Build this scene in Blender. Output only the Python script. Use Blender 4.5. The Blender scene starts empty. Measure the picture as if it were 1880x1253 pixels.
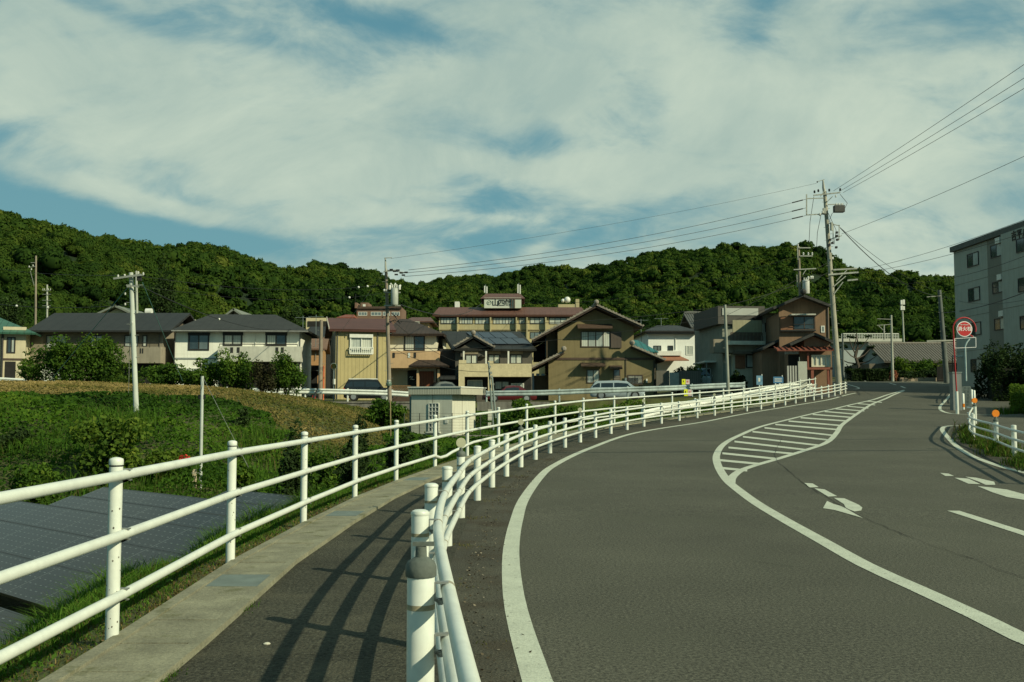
import bpy, math, random
import numpy as np
from mathutils import Vector, Matrix
random.seed(7); RNG = np.random.default_rng(11)
R = math.radians
sc = bpy.context.scene
col = sc.collection

# ------------------------------------------------------------------ camera
FPX, CAMZ, PITCH = 1828.0, 1.42, math.atan(118.5/1828.0)
cd = bpy.data.cameras.new('camera'); cam = bpy.data.objects.new('camera', cd); col.objects.link(cam)
cd.sensor_width = 36.0; cd.lens = FPX/1880.0*36.0; cd.clip_start = .05; cd.clip_end = 6000
cam.location = (0, 0, CAMZ); cam.rotation_euler = (math.pi/2+PITCH, 0, 0)
sc.camera = cam
# ------------------------------------------------------------------ light
SUN_EL, SUN_DIR = R(31), (0.80, -0.60)
SUN_STRENGTH, SKY_STRENGTH = 4.8, 0.1
sc.view_settings.view_transform = 'Standard'; sc.view_settings.look = 'None'
sc.view_settings.gamma = 1; sc.view_settings.use_curve_mapping = False
sc.view_settings.exposure = 0.0
ld = bpy.data.lights.new('sun', 'SUN'); ld.energy = SUN_STRENGTH; ld.angle = R(.55); ld.color = (1.0, .955, .69)
sun = bpy.data.objects.new('sun', ld); col.objects.link(sun); sun.location = (40, -30, 60)
sd = Vector((SUN_DIR[0]*math.cos(SUN_EL), SUN_DIR[1]*math.cos(SUN_EL), math.sin(SUN_EL)))
sun.rotation_euler = sd.to_track_quat('Z', 'Y').to_euler()

w = bpy.data.worlds.new('World'); sc.world = w; w.use_nodes = True
nt = w.node_tree; nt.nodes.clear()
def wn(t, **k):
    n = nt.nodes.new(t)
    for a, b in k.items(): setattr(n, a, b)
    return n
def wm(op, a, b=None, c=None, clamp=False):
    n = wn('ShaderNodeMath', operation=op, use_clamp=clamp)
    for i, v in enumerate((a, b, c)):
        if v is None: continue
        if isinstance(v, (int, float)): n.inputs[i].default_value = v
        else: nt.links.new(v, n.inputs[i])
    return n.outputs[0]
def wmix(f, a, b):
    n = wn('ShaderNodeMix', data_type='RGBA')
    for s, v in ((n.inputs[0], f), (n.inputs[6], a), (n.inputs[7], b)):
        if isinstance(v, (int, float)): s.default_value = v
        elif isinstance(v, tuple): s.default_value = v+(1,)
        else: nt.links.new(v, s)
    return n.outputs[2]
sky = wn('ShaderNodeTexSky', sky_type='NISHITA'); sky.sun_disc = False
sky.sun_elevation = SUN_EL; sky.sun_rotation = math.atan2(SUN_DIR[0], SUN_DIR[1])
sky.air_density = 1.0; sky.dust_density = 1.2; sky.ozone_density = 2.0
tc = wn('ShaderNodeTexCoord'); sp = wn('ShaderNodeSeparateXYZ'); nt.links.new(tc.outputs['Generated'], sp.inputs[0])
dx, dy, dz = sp.outputs
az = wm('ARCTAN2', dx, dy); el = wm('ARCSINE', dz)
zz = wm('ADD', wm('MAXIMUM', dz, 0.0), .42)
cb = wn('ShaderNodeCombineXYZ'); nt.links.new(wm('DIVIDE', dx, zz), cb.inputs[0]); nt.links.new(wm('DIVIDE', dy, zz), cb.inputs[1])
def wnoise(scale, detail, rough, vec, dist=0.0, rot=(0, 0, 0), scl=(1, 1, 1), loc=(0, 0, 0)):
    mp = wn('ShaderNodeMapping'); mp.inputs['Rotation'].default_value = rot; mp.inputs['Scale'].default_value = scl
    mp.inputs['Location'].default_value = loc
    nt.links.new(vec, mp.inputs[0])
    n = wn('ShaderNodeTexNoise'); n.inputs['Scale'].default_value = scale; n.inputs['Detail'].default_value = detail
    n.inputs['Roughness'].default_value = rough; n.inputs['Distortion'].default_value = dist
    nt.links.new(mp.outputs[0], n.inputs['Vector']); return n.outputs['Fac']
n1 = wnoise(1.7, 9, .58, cb.outputs[0], .5, rot=(0, 0, R(30)), scl=(1, 1.5, 1), loc=(3.1, .7, 0))
n2 = wnoise(6.5, 8, .60, cb.outputs[0], .5, rot=(0, 0, R(-25)), scl=(1, 1.35, 1))
def px2ae(px, py):
    a, b = (px-940)/FPX, (626.5-py)/FPX
    y = math.cos(PITCH)-b*math.sin(PITCH); z = math.sin(PITCH)+b*math.cos(PITCH)
    return math.atan2(a, y), math.atan2(z, math.hypot(a, y))
# cloud banks (+) and blue gaps (-): centre of the patch, its half width and height, its weight, its slant
BLOBS = [(330, 40, 150, 36, -.06, .10), (640, 30, 240, 34, -.14, .15), (1400, 20, 80, 60, -.30, -.5), (1640, 40, 100, 50, -.20, .2), (1820, 40, 120, 70, -.18, 0),
         (180, 10, 110, 22, -.22, .2), (985, 268, 140, 46, -.46, .05), (870, 330, 90, 30, -.25, .2), (640, 150, 110, 45, -.10, .4), (120, 230, 200, 60, .22, .1), (780, 60, 120, 30, -.2, .3),
         (360, 435, 280, 30, -.66, .10), (120, 400, 140, 26, -.55, .25), (900, 370, 170, 36, -.50, .0), (1080, 420, 260, 44, -.34, -.05), (820, 440, 200, 30, -.30, 0),
         (1180, 170, 60, 80, -.2, -.2), (1100, 100, 90, 30, -.14, .2),
         (300, 200, 330, 150, .30, .25), (700, 280, 220, 100, .22, .3), (1400, 200, 300, 130, .24, -.1), (1100, 310, 220, 45, .24, .1), (1700, 300, 260, 160, .18, 0),
         (820, 395, 150, 12, .20, .02), (1000, 450, 60, 14, .2, -.45), (260, 375, 260, 24, .26, .22), (1150, 60, 160, 60, .2, 0)]
acc = None
for (bx, by, sx, sy, wt, sl) in BLOBS:
    a0, e0 = px2ae(bx, by); a1 = px2ae(bx+sx, by)[0]-a0; e1 = e0-px2ae(bx, by+sy)[1]
    u = wm('SUBTRACT', az, a0); v = wm('ADD', wm('SUBTRACT', el, e0), wm('MULTIPLY', u, sl))
    q = wm('ADD', wm('POWER', wm('ABSOLUTE', wm('DIVIDE', u, a1)), 2.0), wm('POWER', wm('ABSOLUTE', wm('DIVIDE', v, e1)), 2.0))
    g = wm('MULTIPLY', wm('EXPONENT', wm('MULTIPLY', q, -1.0)), wt)
    acc = g if acc is None else wm('ADD', acc, g)
cov = wm('ADD', wm('ADD', wm('MULTIPLY', wm('SUBTRACT', n1, .5), 1.7), wm('MULTIPLY', wm('SUBTRACT', n2, .5), 1.0)), wm('MULTIPLY', acc, 1.15))
# fewer clouds in the unseen sky behind the viewer, to lower ambient light
cov = wm('ADD', cov, wm('MULTIPLY', wm('MINIMUM', wm('SUBTRACT', dy, .35), 0.0), 1.1))
mr = wn('ShaderNodeMapRange', interpolation_type='SMOOTHERSTEP'); nt.links.new(cov, mr.inputs[0])
mr.inputs[1].default_value = -.46; mr.inputs[2].default_value = .26
dens = wnoise(2.6, 9, .62, cb.outputs[0], .5, loc=(5, 2, 0))
mr2 = wn('ShaderNodeMapRange'); nt.links.new(dens, mr2.inputs[0]); mr2.inputs[1].default_value = .36; mr2.inputs[2].default_value = .62
cloud = wmix(mr2.outputs[0], (4.0, 5.2, 4.55), (5.9, 6.85, 5.55))
gn = wn('ShaderNodeMix', data_type='RGBA', blend_type='MULTIPLY'); gn.inputs[0].default_value = 1
nt.links.new(sky.outputs[0], gn.inputs[6]); gn.inputs[7].default_value = (1.0, 1.16, .80, 1)
blue = gn.outputs[2]
bluer = wmix(.80, blue, (.95, 2.75, 3.5))
# paler towards the horizon
mr3 = wn('ShaderNodeMapRange'); nt.links.new(el, mr3.inputs[0]); mr3.inputs[1].default_value = R(24); mr3.inputs[2].default_value = R(3)
bluer = wmix(wm('MULTIPLY', mr3.outputs[0], .5), bluer, (1.9, 3.9, 4.3))
skc = wmix(wm('MULTIPLY', mr.outputs[0], .93), bluer, cloud)
bg = wn('ShaderNodeBackground'); bg.inputs[1].default_value = SKY_STRENGTH; nt.links.new(skc, bg.inputs[0])
wo = wn('ShaderNodeOutputWorld'); nt.links.new(bg.outputs[0], wo.inputs[0])

# ------------------------------------------------------------------ picture <-> place
def ray(px, py):
    a, b = (px-940)/FPX, (626.5-py)/FPX
    return a, math.cos(PITCH)-b*math.sin(PITCH), math.sin(PITCH)+b*math.cos(PITCH)
def at(px, py, Y):
    a, y, z = ray(px, py); t = Y/y
    return Vector((a*t, Y, CAMZ+z*t))
ZK = [(-60, 0), (12, 0), (18, .05), (21, .13), (24, .20), (27, .28), (32, .47), (35, .60), (41, .79), (47, 1.03), (53, 1.28), (62, 1.80), (66, 2.1), (75, 2.6), (90, 3.35), (110, 4.4), (140, 5.6), (600, 12)]
_yy = np.arange(-60, 601, .5); _zz = np.interp(_yy, *zip(*ZK)); _k = np.hanning(13); _k /= _k.sum()
_zs = np.convolve(np.pad(_zz, 6, 'edge'), _k, 'valid')
def zr(Y): return np.interp(Y, _yy, _zs)
SK = [(-70, 3.0), (-34, 2.5), (-23, 2.2), (-12, 1.75), (-1.5, 1.6), (5.8, 1.75), (10.8, 1.95), (15, 2.15), (20, 2.3)]
def S(X): return np.interp(X, *zip(*SK))
FK = [(-12, -2.2), (0, -2.28), (3.1, -2.34), (6.1, -2.41), (9.05, -2.53), (12, -2.49), (15, -2.35), (17.9, -2.07), (20.8, -1.6), (23.7, -1.06), (26.6, -.36), (29.3, .43), (32, 1.38), (34.8, 2.49), (37.8, 3.87),
      (40.8, 5.4), (43.6, 7.0), (46.8, 8.8), (50, 10.6), (53, 12.3), (56, 13.9), (59, 15.6), (62, 17.3), (65, 18.8), (67, 20.0), (69, 21.0), (74, 23.0)]
def xf(Y): return np.interp(Y, *zip(*FK))
def sstep(a, b, x):
    t = np.clip((x-a)/(b-a), 0, 1); return t*t*(3-2*t)
def vnoise(x, y, s, seed=0):
    x = np.asarray(x, float)/s; y = np.asarray(y, float)/s
    xi = np.floor(x); yi = np.floor(y); fx = x-xi; fy = y-yi; fx = fx*fx*(3-2*fx); fy = fy*fy*(3-2*fy)
    def h(a, b):
        v = np.sin(a*127.1+b*311.7+seed*74.7)*43758.5453; return v-np.floor(v)
    return ((h(xi, yi)*(1-fx)+h(xi+1, yi)*fx)*(1-fy)+(h(xi, yi+1)*(1-fx)+h(xi+1, yi+1)*fx)*fy)*2-1
def H(X, Y):
    """height of the land"""
    X = np.asarray(X, float); Y = np.asarray(Y, float)
    road = zr(Y)
    farz = S(X)+.03*np.maximum(0, Y-74); mixr = sstep(12, 20, X)
    far = farz*(1-mixr)+road*mixr
    # low field with the solar panels, bank rising behind it
    low = -2.3+sstep(20, 26, Y)*.5+vnoise(X, Y, 3, 3)*.08
    crest = np.interp(X, [-60, -34, -24, -18, -15.5, -13.2, -11.5, -9, -7.4, -5.8, -3, 0, 5, 12], [3.2, 2.95, 2.65, 2.4, 2.2, 1.95, 1.75, 1.25, .6, -.1, -.3, -.1, .5, 1.3])
    y0 = np.interp(X, [-40, -14, -8, 0], [24, 26, 30, 30]); y1 = np.interp(X, [-40, -14, -8, 0], [53, 54, 52, 44])
    t = np.clip((Y-y0)/(y1-y0), 0, 1); t = 1-(1-t)**1.55
    bank = low+(crest-low)*t+vnoise(X, Y, 4, 1)*.12*t
    back = bank*(1-sstep(57, 62.5, Y))+(S(X)-.12-np.where(X > -13, .45, .0))*sstep(57, 62.5, Y)
    left = back
    # verge and drop beside the footway
    d = xf(Y)-X
    f = sstep(.35, 3.0, d); drop = road-.02-.10*np.clip(d, 0, .6)-vnoise(X, Y, .7, 5)*.02
    near = drop*(1-f)+left*f
    z = np.where(d > -.05, near, road-.05)
    z = np.where(Y > 63.6, far-.05, z)
    m = sstep(17, 20, X)*(Y < 63.7)
    return z*(1-m)+(road-.05)*m
def ground_hit(px, py, f=None, y0=2.0, y1=300.0):
    f = f or (lambda x, y: zr(y))
    a, b, c = ray(px, py); Y = y0
    ys = np.concatenate([np.arange(y0, 30, .02), np.arange(30, y1, .06)])
    t = ys/b; dz = CAMZ+c*t-f(a*t, ys)
    i = np.argmax(dz < 0)
    if dz[i] >= 0: i = len(ys)-1
    Y = ys[i]
    if i > 0: Y = ys[i-1]+(ys[i]-ys[i-1])*dz[i-1]/(dz[i-1]-dz[i]+1e-9)
    t = Y/b
    return Vector((a*t, Y, float(f(a*t, Y))))
def G(px, py): return ground_hit(px, py)
def GH(px, py, y0=8): return ground_hit(px, py, H, y0)

# ------------------------------------------------------------------ materials
MATS = {}
def mat(name, c, rough=.75, var=.18, scale=3.0, bump=0.0, bscale=40.0, metal=0.0, spec=.35, c2=None, streak=0.0, fine=0.0, fscale=120., coord='Object', chip=None, stone=None, patch=None):
    if name in MATS: return MATS[name]
    m = bpy.data.materials.new(name); m.use_nodes = True; t = m.node_tree; N, L = t.nodes, t.links
    b = N['Principled BSDF']; b.inputs['Roughness'].default_value = rough; b.inputs['Metallic'].default_value = metal
    b.inputs['Specular IOR Level'].default_value = spec
    co = N.new('ShaderNodeTexCoord')
    lo = tuple(x*(1-var) for x in c); hi = tuple(min(1, x*(1+var)) for x in (c2 or c))
    n = N.new('ShaderNodeTexNoise'); n.inputs['Scale'].default_value = scale; n.inputs['Detail'].default_value = 7; n.inputs['Roughness'].default_value = .62
    L.new(co.outputs[coord], n.inputs['Vector'])
    mr = N.new('ShaderNodeMapRange'); mr.inputs[1].default_value = .32; mr.inputs[2].default_value = .68; L.new(n.outputs[0], mr.inputs[0])
    mx = N.new('ShaderNodeMix'); mx.data_type = 'RGBA'; L.new(mr.outputs[0], mx.inputs[0]); mx.inputs[6].default_value = lo+(1,); mx.inputs[7].default_value = hi+(1,)
    out = mx.outputs[2]
    def darken(out, fac, amt):
        k = N.new('ShaderNodeMath'); k.operation = 'MULTIPLY_ADD'; L.new(fac, k.inputs[0]); k.inputs[1].default_value = -amt; k.inputs[2].default_value = 1
        q = N.new('ShaderNodeMix'); q.data_type = 'RGBA'; q.blend_type = 'MULTIPLY'; q.inputs[0].default_value = 1; L.new(out, q.inputs[6])
        cc = N.new('ShaderNodeCombineColor'); 
        for i in range(3): L.new(k.outputs[0], cc.inputs[i])
        L.new(cc.outputs[0], q.inputs[7]); return q.outputs[2]
    if streak:
        mp = N.new('ShaderNodeMapping'); mp.inputs['Scale'].default_value = (1, 1, .12); L.new(co.outputs[coord], mp.inputs[0])
        s = N.new('ShaderNodeTexNoise'); s.inputs['Scale'].default_value = 5; s.inputs['Detail'].default_value = 5; L.new(mp.outputs[0], s.inputs['Vector'])
        r2 = N.new('ShaderNodeMapRange'); r2.inputs[1].default_value = .45; r2.inputs[2].default_value = .75; L.new(s.outputs[0], r2.inputs[0])
        out = darken(out, r2.outputs[0], streak)
    if fine:
        s = N.new('ShaderNodeTexNoise'); s.inputs['Scale'].default_value = fscale; s.inputs['Detail'].default_value = 3; L.new(co.outputs[coord], s.inputs['Vector'])
        r2 = N.new('ShaderNodeMapRange'); r2.inputs[1].default_value = .35; r2.inputs[2].default_value = .65; L.new(s.outputs[0], r2.inputs[0])
        out = darken(out, r2.outputs[0], fine)
    def mask(scale_, lo_, hi_, det=6):
        s = N.new('ShaderNodeTexNoise'); s.inputs['Scale'].default_value = scale_; s.inputs['Detail'].default_value = det; s.inputs['Roughness'].default_value = .65; L.new(co.outputs[coord], s.inputs['Vector'])
        r2 = N.new('ShaderNodeMapRange'); r2.inputs[1].default_value = lo_; r2.inputs[2].default_value = hi_; L.new(s.outputs[0], r2.inputs[0]); return r2.outputs[0]
    for spec_ in (patch, stone, chip):
        if spec_:
            cc_, sc_, lo_, hi_ = spec_; q = N.new('ShaderNodeMix'); q.data_type = 'RGBA'; L.new(mask(sc_, lo_, hi_), q.inputs[0]); L.new(out, q.inputs[6]); q.inputs[7].default_value = cc_+(1,); out = q.outputs[2]
    L.new(out, b.inputs['Base Color'])
    if bump:
        n2 = N.new('ShaderNodeTexNoise'); n2.inputs['Scale'].default_value = bscale; n2.inputs['Detail'].default_value = 5; L.new(co.outputs[coord], n2.inputs['Vector'])
        bp = N.new('ShaderNodeBump'); bp.inputs['Strength'].default_value = bump; bp.inputs['Distance'].default_value = .02; L.new(n2.outputs[0], bp.inputs['Height']); L.new(bp.outputs[0], b.inputs['Normal'])
    MATS[name] = m; return m
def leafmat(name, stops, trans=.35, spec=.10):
    """leaves: the colour follows a stored value: random, and in crowns and hedges lighter with height"""
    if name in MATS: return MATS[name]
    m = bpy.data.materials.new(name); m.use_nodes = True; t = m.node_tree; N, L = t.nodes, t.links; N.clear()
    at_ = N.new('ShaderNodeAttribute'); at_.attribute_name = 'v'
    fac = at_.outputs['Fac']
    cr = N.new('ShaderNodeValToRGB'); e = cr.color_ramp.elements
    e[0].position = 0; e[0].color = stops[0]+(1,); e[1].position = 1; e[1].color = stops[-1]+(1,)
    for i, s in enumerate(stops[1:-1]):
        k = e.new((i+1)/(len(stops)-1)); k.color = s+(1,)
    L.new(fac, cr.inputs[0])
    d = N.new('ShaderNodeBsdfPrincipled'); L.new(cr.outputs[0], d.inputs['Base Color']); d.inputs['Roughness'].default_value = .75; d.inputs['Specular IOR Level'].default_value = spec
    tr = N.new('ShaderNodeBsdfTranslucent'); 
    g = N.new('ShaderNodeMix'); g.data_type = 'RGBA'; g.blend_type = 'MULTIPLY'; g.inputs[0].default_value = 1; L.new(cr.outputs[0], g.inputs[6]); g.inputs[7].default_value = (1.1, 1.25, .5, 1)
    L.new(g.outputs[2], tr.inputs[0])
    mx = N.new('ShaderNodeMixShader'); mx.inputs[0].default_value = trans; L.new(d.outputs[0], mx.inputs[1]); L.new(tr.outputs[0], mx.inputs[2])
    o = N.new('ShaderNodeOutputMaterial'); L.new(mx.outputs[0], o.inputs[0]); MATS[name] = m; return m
def linemat(name, c, period, dark=.6, width=.12, axis=0, rough=.7, var=.1, bump=.3, axis2=None, period2=1.0, width2=.05, streak=.15, dark2=None):
    """boards, siding, roof courses: grooves repeated along a UV axis given in metres"""
    if name in MATS: return MATS[name]
    m = mat(name, c, rough, var, 1.3, streak=streak); t = m.node_tree; N, L = t.nodes, t.links; b = N['Principled BSDF']
    uv = N.new('ShaderNodeUVMap'); uv.uv_map = 'UVMap'; sx = N.new('ShaderNodeSeparateXYZ'); L.new(uv.outputs[0], sx.inputs[0])
    def groove(ax, per, wd):
        a = N.new('ShaderNodeMath'); a.operation = 'DIVIDE'; L.new(sx.outputs[ax], a.inputs[0]); a.inputs[1].default_value = per
        f = N.new('ShaderNodeMath'); f.operation = 'FRACT'; L.new(a.outputs[0], f.inputs[0])
        l = N.new('ShaderNodeMath'); l.operation = 'LESS_THAN'; L.new(f.outputs[0], l.inputs[0]); l.inputs[1].default_value = wd
        return l.outputs[0], f.outputs[0]
    g, fr = groove(axis, period, width)
    if axis2 is not None:
        g2, _ = groove(axis2, period2, width2)
        mm = N.new('ShaderNodeMath'); mm.operation = 'MAXIMUM'; L.new(g, mm.inputs[0]); L.new(g2, mm.inputs[1]); g = mm.outputs[0]
    src = b.inputs['Base Color'].links[0].from_socket
    q = N.new('ShaderNodeMix'); q.data_type = 'RGBA'; L.new(g, q.inputs[0]); L.new(src, q.inputs[6]); q.inputs[7].default_value = tuple(x*dark for x in c)+(1,)
    if dark2: q.inputs[7].default_value = dark2+(1,)
    L.new(q.outputs[2], b.inputs['Base Color'])
    iv = N.new('ShaderNodeMath'); iv.operation = 'SUBTRACT'; iv.inputs[0].default_value = 1; L.new(g, iv.inputs[1])
    bp = N.new('ShaderNodeBump'); bp.inputs['Strength'].default_value = bump; bp.inputs['Distance'].default_value = .03; L.new(iv.outputs[0], bp.inputs['Height']); L.new(bp.outputs[0], b.inputs['Normal'])
    return m
def glassmat(name='window_glass', c=(.03, .045, .05), rough=.06, spec=.8):
    return mat(name, c, rough, .3, 2, spec=spec)

# ------------------------------------------------------------------ mesh collector
def tag(o, label=None, cat=None, group=None, kind=None):
    for k, v in (('label', label), ('category', cat), ('group', group), ('kind', kind)):
        if v: o[k] = v
    return o
def empty(name, loc, rz=0, label=None, cat=None, group=None):
    o = bpy.data.objects.new(name, None); o.empty_display_size = .3; col.objects.link(o)
    o.location = loc; o.rotation_euler = (0, 0, rz); return tag(o, label, cat, group)
class MB:
    def __init__(s): s.v = []; s.f = []
    def add(s, vs, fs):
        n = len(s.v); s.v += [tuple(p) for p in vs]; s.f += [tuple(i+n for i in f) for f in fs]; return s
    def box(s, x0, y0, z0, x1, y1, z1):
        x0, x1 = min(x0, x1), max(x0, x1); y0, y1 = min(y0, y1), max(y0, y1); z0, z1 = min(z0, z1), max(z0, z1)
        return s.add([(x0, y0, z0), (x1, y0, z0), (x1, y1, z0), (x0, y1, z0), (x0, y0, z1), (x1, y0, z1), (x1, y1, z1), (x0, y1, z1)],
                     [(0, 3, 2, 1), (4, 5, 6, 7), (0, 1, 5, 4), (1, 2, 6, 5), (2, 3, 7, 6), (3, 0, 4, 7)])
    def poly(s, pts): return s.add(pts, [tuple(range(len(pts)))])
    def slab(s, pts, t):
        P = [Vector(p) for p in pts]; n = (P[1]-P[0]).cross(P[2]-P[0]).normalized()
        if n.z < 0: P.reverse(); n = -n
        Q = [p-n*t for p in P]; k = len(P)
        fs = [tuple(range(k)), tuple(range(2*k-1, k-1, -1))]+[(i, i+k, (i+1) % k+k, (i+1) % k) for i in range(k)]
        return s.add(P+Q, fs)
    def prism(s, pts, d):
        """flat outline pushed along the vector d"""
        P = [Vector(p) for p in pts]; d = Vector(d); k = len(P)
        n = (P[1]-P[0]).cross(P[2]-P[1])
        if n.dot(d) > 0: P.reverse()
        Q = [p+d for p in P]
        return s.add(P+Q, [tuple(range(k)), tuple(range(2*k-1, k-1, -1))]+[(i, i+k, (i+1) % k+k, (i+1) % k) for i in range(k)])
    def tube(s, pts, r, n=8, cap=True):
        P = [Vector(p) for p in pts]; m = len(P); rr = r if hasattr(r, '__len__') else [r]*m
        vs = []; up = None
        for i, p in enumerate(P):
            d = (P[min(i+1, m-1)]-P[max(i-1, 0)]).normalized()
            if up is None: up = Vector((0, 0, 1)) if abs(d.z) < .9 else Vector((1, 0, 0))
            a = d.cross(up).normalized(); b = a.cross(d).normalized(); up = b
            for k in range(n):
                t = 2*math.pi*k/n; vs.append(p+(a*math.cos(t)+b*math.sin(t))*rr[i])
        fs = [(i*n+k, i*n+(k+1) % n, (i+1)*n+(k+1) % n, (i+1)*n+k) for i in range(m-1) for k in range(n)]
        if cap: fs += [tuple(range(n-1, -1, -1)), tuple((m-1)*n+k for k in range(n))]
        return s.add(vs, fs)
    def bar(s, a, b, w_, h_=None):
        h_ = h_ or w_; a, b = Vector(a), Vector(b); d = (b-a).normalized(); up = Vector((0, 0, 1)) if abs(d.z) < .95 else Vector((0, 1, 0))
        x = d.cross(up).normalized()*w_/2; y = x.cross(d).normalized()*h_/2
        return s.add([a-x-y, a+x-y, a+x+y, a-x+y, b-x-y, b+x-y, b+x+y, b-x+y], [(0, 1, 2, 3), (7, 6, 5, 4), (0, 4, 5, 1), (1, 5, 6, 2), (2, 6, 7, 3), (3, 7, 4, 0)])
    def lathe(s, c, prof, n=12, cap=True):
        c = Vector(c); vs = [c+Vector((r*math.cos(2*math.pi*k/n), r*math.sin(2*math.pi*k/n), z)) for r, z in prof for k in range(n)]
        m = len(prof); fs = [(i*n+k, i*n+(k+1) % n, (i+1)*n+(k+1) % n, (i+1)*n+k) for i in range(m-1) for k in range(n)]
        if cap: fs += [tuple(range(n-1, -1, -1)), tuple((m-1)*n+k for k in range(n))]
        return s.add(vs, fs)
    def ball(s, c, r, n=10, sz=1.0):
        return s.lathe(c, [(r*math.sin(math.pi*i/n)+1e-4, -r*sz*math.cos(math.pi*i/n)) for i in range(n+1)], n=n+2, cap=False)
    def ribbon(s, pts, wd, z=0, f=None):
        """flat strip following a line in plan; height from f"""
        P = [Vector((p[0], p[1], 0)) for p in pts]; m = len(P); vs = []
        ws = wd if hasattr(wd, '__len__') else [wd]*m
        for i, p in enumerate(P):
            d = (P[min(i+1, m-1)]-P[max(i-1, 0)]).normalized(); nrm = Vector((-d.y, d.x, 0))
            for sgn in (1, -1):
                q = p+nrm*ws[i]/2*sgn; vs.append((q.x, q.y, float(f(q.x, q.y))+z))
        return s.add(vs, [(2*i, 2*i+1, 2*i+3, 2*i+2) for i in range(m-1)])
    def build(s, name, m, parent=None, smooth=False, **tg):
        me = bpy.data.meshes.new(name); me.from_pydata([tuple(map(float, v)) for v in s.v], [], s.f); me.update()
        uvl = me.uv_layers.new(name='UVMap'); uvd = np.zeros(len(me.loops)*2)
        k = 0
        for p in me.polygons:
            n = p.normal
            if abs(n.z) > .999: u = Vector((1, 0, 0)); vv = Vector((0, 1, 0))
            else: u = Vector((-n.y, n.x, 0)).normalized(); vv = n.cross(u)
            for li in p.loop_indices:
                c = me.vertices[me.loops[li].vertex_index].co; uvd[li*2] = c.dot(u); uvd[li*2+1] = c.dot(vv)
            if smooth: p.use_smooth = True
        uvl.data.foreach_set('uv', uvd)
        if m: me.materials.append(m)
        o = bpy.data.objects.new(name, me); col.objects.link(o)
        if parent: o.parent = parent
        if smooth:
            try: me.set_sharp_from_angle(angle=R(45))
            except Exception: pass
        return tag(o, **{('cat' if k_ == 'category' else k_): v for k_, v in tg.items()})
def smooth_path(pts, step=.5):
    """Catmull-Rom through plan points"""
    P = [Vector(p) for p in pts]; P = [P[0]*2-P[1]]+P+[P[-1]*2-P[-2]]; out = []
    for i in range(1, len(P)-2):
        a, b, c, d = P[i-1:i+3]; n = max(2, int((c-b).length/step))
        for k in range(n):
            t = k/n; out.append(.5*((2*b)+(c-a)*t+(2*a-5*b+4*c-d)*t*t+(-a+3*b-3*c+d)*t**3))
    out.append(P[-2]); return out
def copy_tree(o, parent=None):
    c = o.copy(); col.objects.link(c); c.parent = parent

    for ch in [x for x in o.children]: copy_tree(ch, c)
    return c

def raw_mesh(name, V, Fq, m, val=None, **tg):
    """large mesh from arrays of quads or triangles; val = one number per face"""
    V = np.asarray(V, np.float32); Fq = np.asarray(Fq, np.int32); k = Fq.shape[1]; nf = len(Fq)
    me = bpy.data.meshes.new(name); me.vertices.add(len(V)); me.vertices.foreach_set('co', V.ravel())
    me.loops.add(nf*k); me.loops.foreach_set('vertex_index', Fq.ravel())
    me.polygons.add(nf); me.polygons.foreach_set('loop_start', np.arange(nf, dtype=np.int32)*k)
    me.update(calc_edges=True)
    if val is not None:
        a = me.attributes.new('v', 'FLOAT', 'FACE'); a.data.foreach_set('value', np.asarray(val, np.float32))
    if m: me.materials.append(m)
    o = bpy.data.objects.new(name, me); col.objects.link(o); return tag(o, **tg)
def leaf_quads(P, size, nrm=None, aspect=.55, spread=1.0):
    """rhombic leaves at points P; nrm pulls the blade's face outwards"""
    n = len(P); size = np.broadcast_to(size, (n,))[:, None]
    N_ = RNG.normal(size=(n, 3))*spread
    if nrm is not None: N_ = N_+nrm
    N_ /= np.linalg.norm(N_, axis=1, keepdims=True)+1e-9
    A = np.cross(N_, RNG.normal(size=(n, 3))); A /= np.linalg.norm(A, axis=1, keepdims=True)+1e-9
    B = np.cross(N_, A)
    a = A*size*.5; b = B*size*.5*aspect
    V = np.stack([P-a, P-b+a*.1, P+a, P+b+a*.1], 1).reshape(-1, 3)
    return V, np.arange(n*4).reshape(n, 4)
# ------------------------------------------------------------------ land, road, footway
M_ASPH = mat('asphalt', (.112, .108, .077), .88, .20, .30, bump=.5, bscale=75, spec=.25, fine=.62, fscale=42, stone=((.22, .21, .16), 95, .64, .72), patch=((.074, .073, .050), .45, .50, .72))
M_WALK = mat('footway_asphalt', (.072, .070, .048), .95, .25, .8, bump=1.0, bscale=45, spec=.2, fine=.6, fscale=34, stone=((.24, .23, .17), 80, .62, .70), patch=((.080, .075, .05), 1.5, .5, .7))
M_LINE = mat('road_paint', (.52, .54, .42), .7, .10, 3, fine=.22, fscale=60, bump=.2, bscale=90, chip=((.12, .115, .085), 22, .63, .67))
M_CONC = mat('concrete', (.245, .235, .155), .9, .24, 2.2, patch=((.10, .10, .04), 3.5, .56, .72), bump=.4, bscale=60, fine=.25, fscale=45, streak=.15)
M_CONC2 = mat('old_concrete', (.20, .19, .155), .9, .3, 1.2, bump=.4, bscale=30, fine=.25, streak=.45)
M_SOIL = mat('soil_and_moss', (.085, .065, .028), .95, .35, 1.1, bump=.9, bscale=9, c2=(.075, .095, .02), fine=.45, fscale=35)
def grid_sheet(name, xs, ys, f, m, **tg):
    X, Y = np.meshgrid(np.asarray(xs, float), np.asarray(ys, float)); Z = f(X, Y)
    V = np.stack([X, Y, Z], -1).reshape(-1, 3); nx, ny = len(xs), len(ys)
    i, j = np.meshgrid(np.arange(nx-1), np.arange(ny-1)); a = (j*nx+i).ravel()
    return raw_mesh(name, V, np.stack([a, a+1, a+nx+1, a+nx], 1), m, **tg)
ar = np.arange
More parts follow.
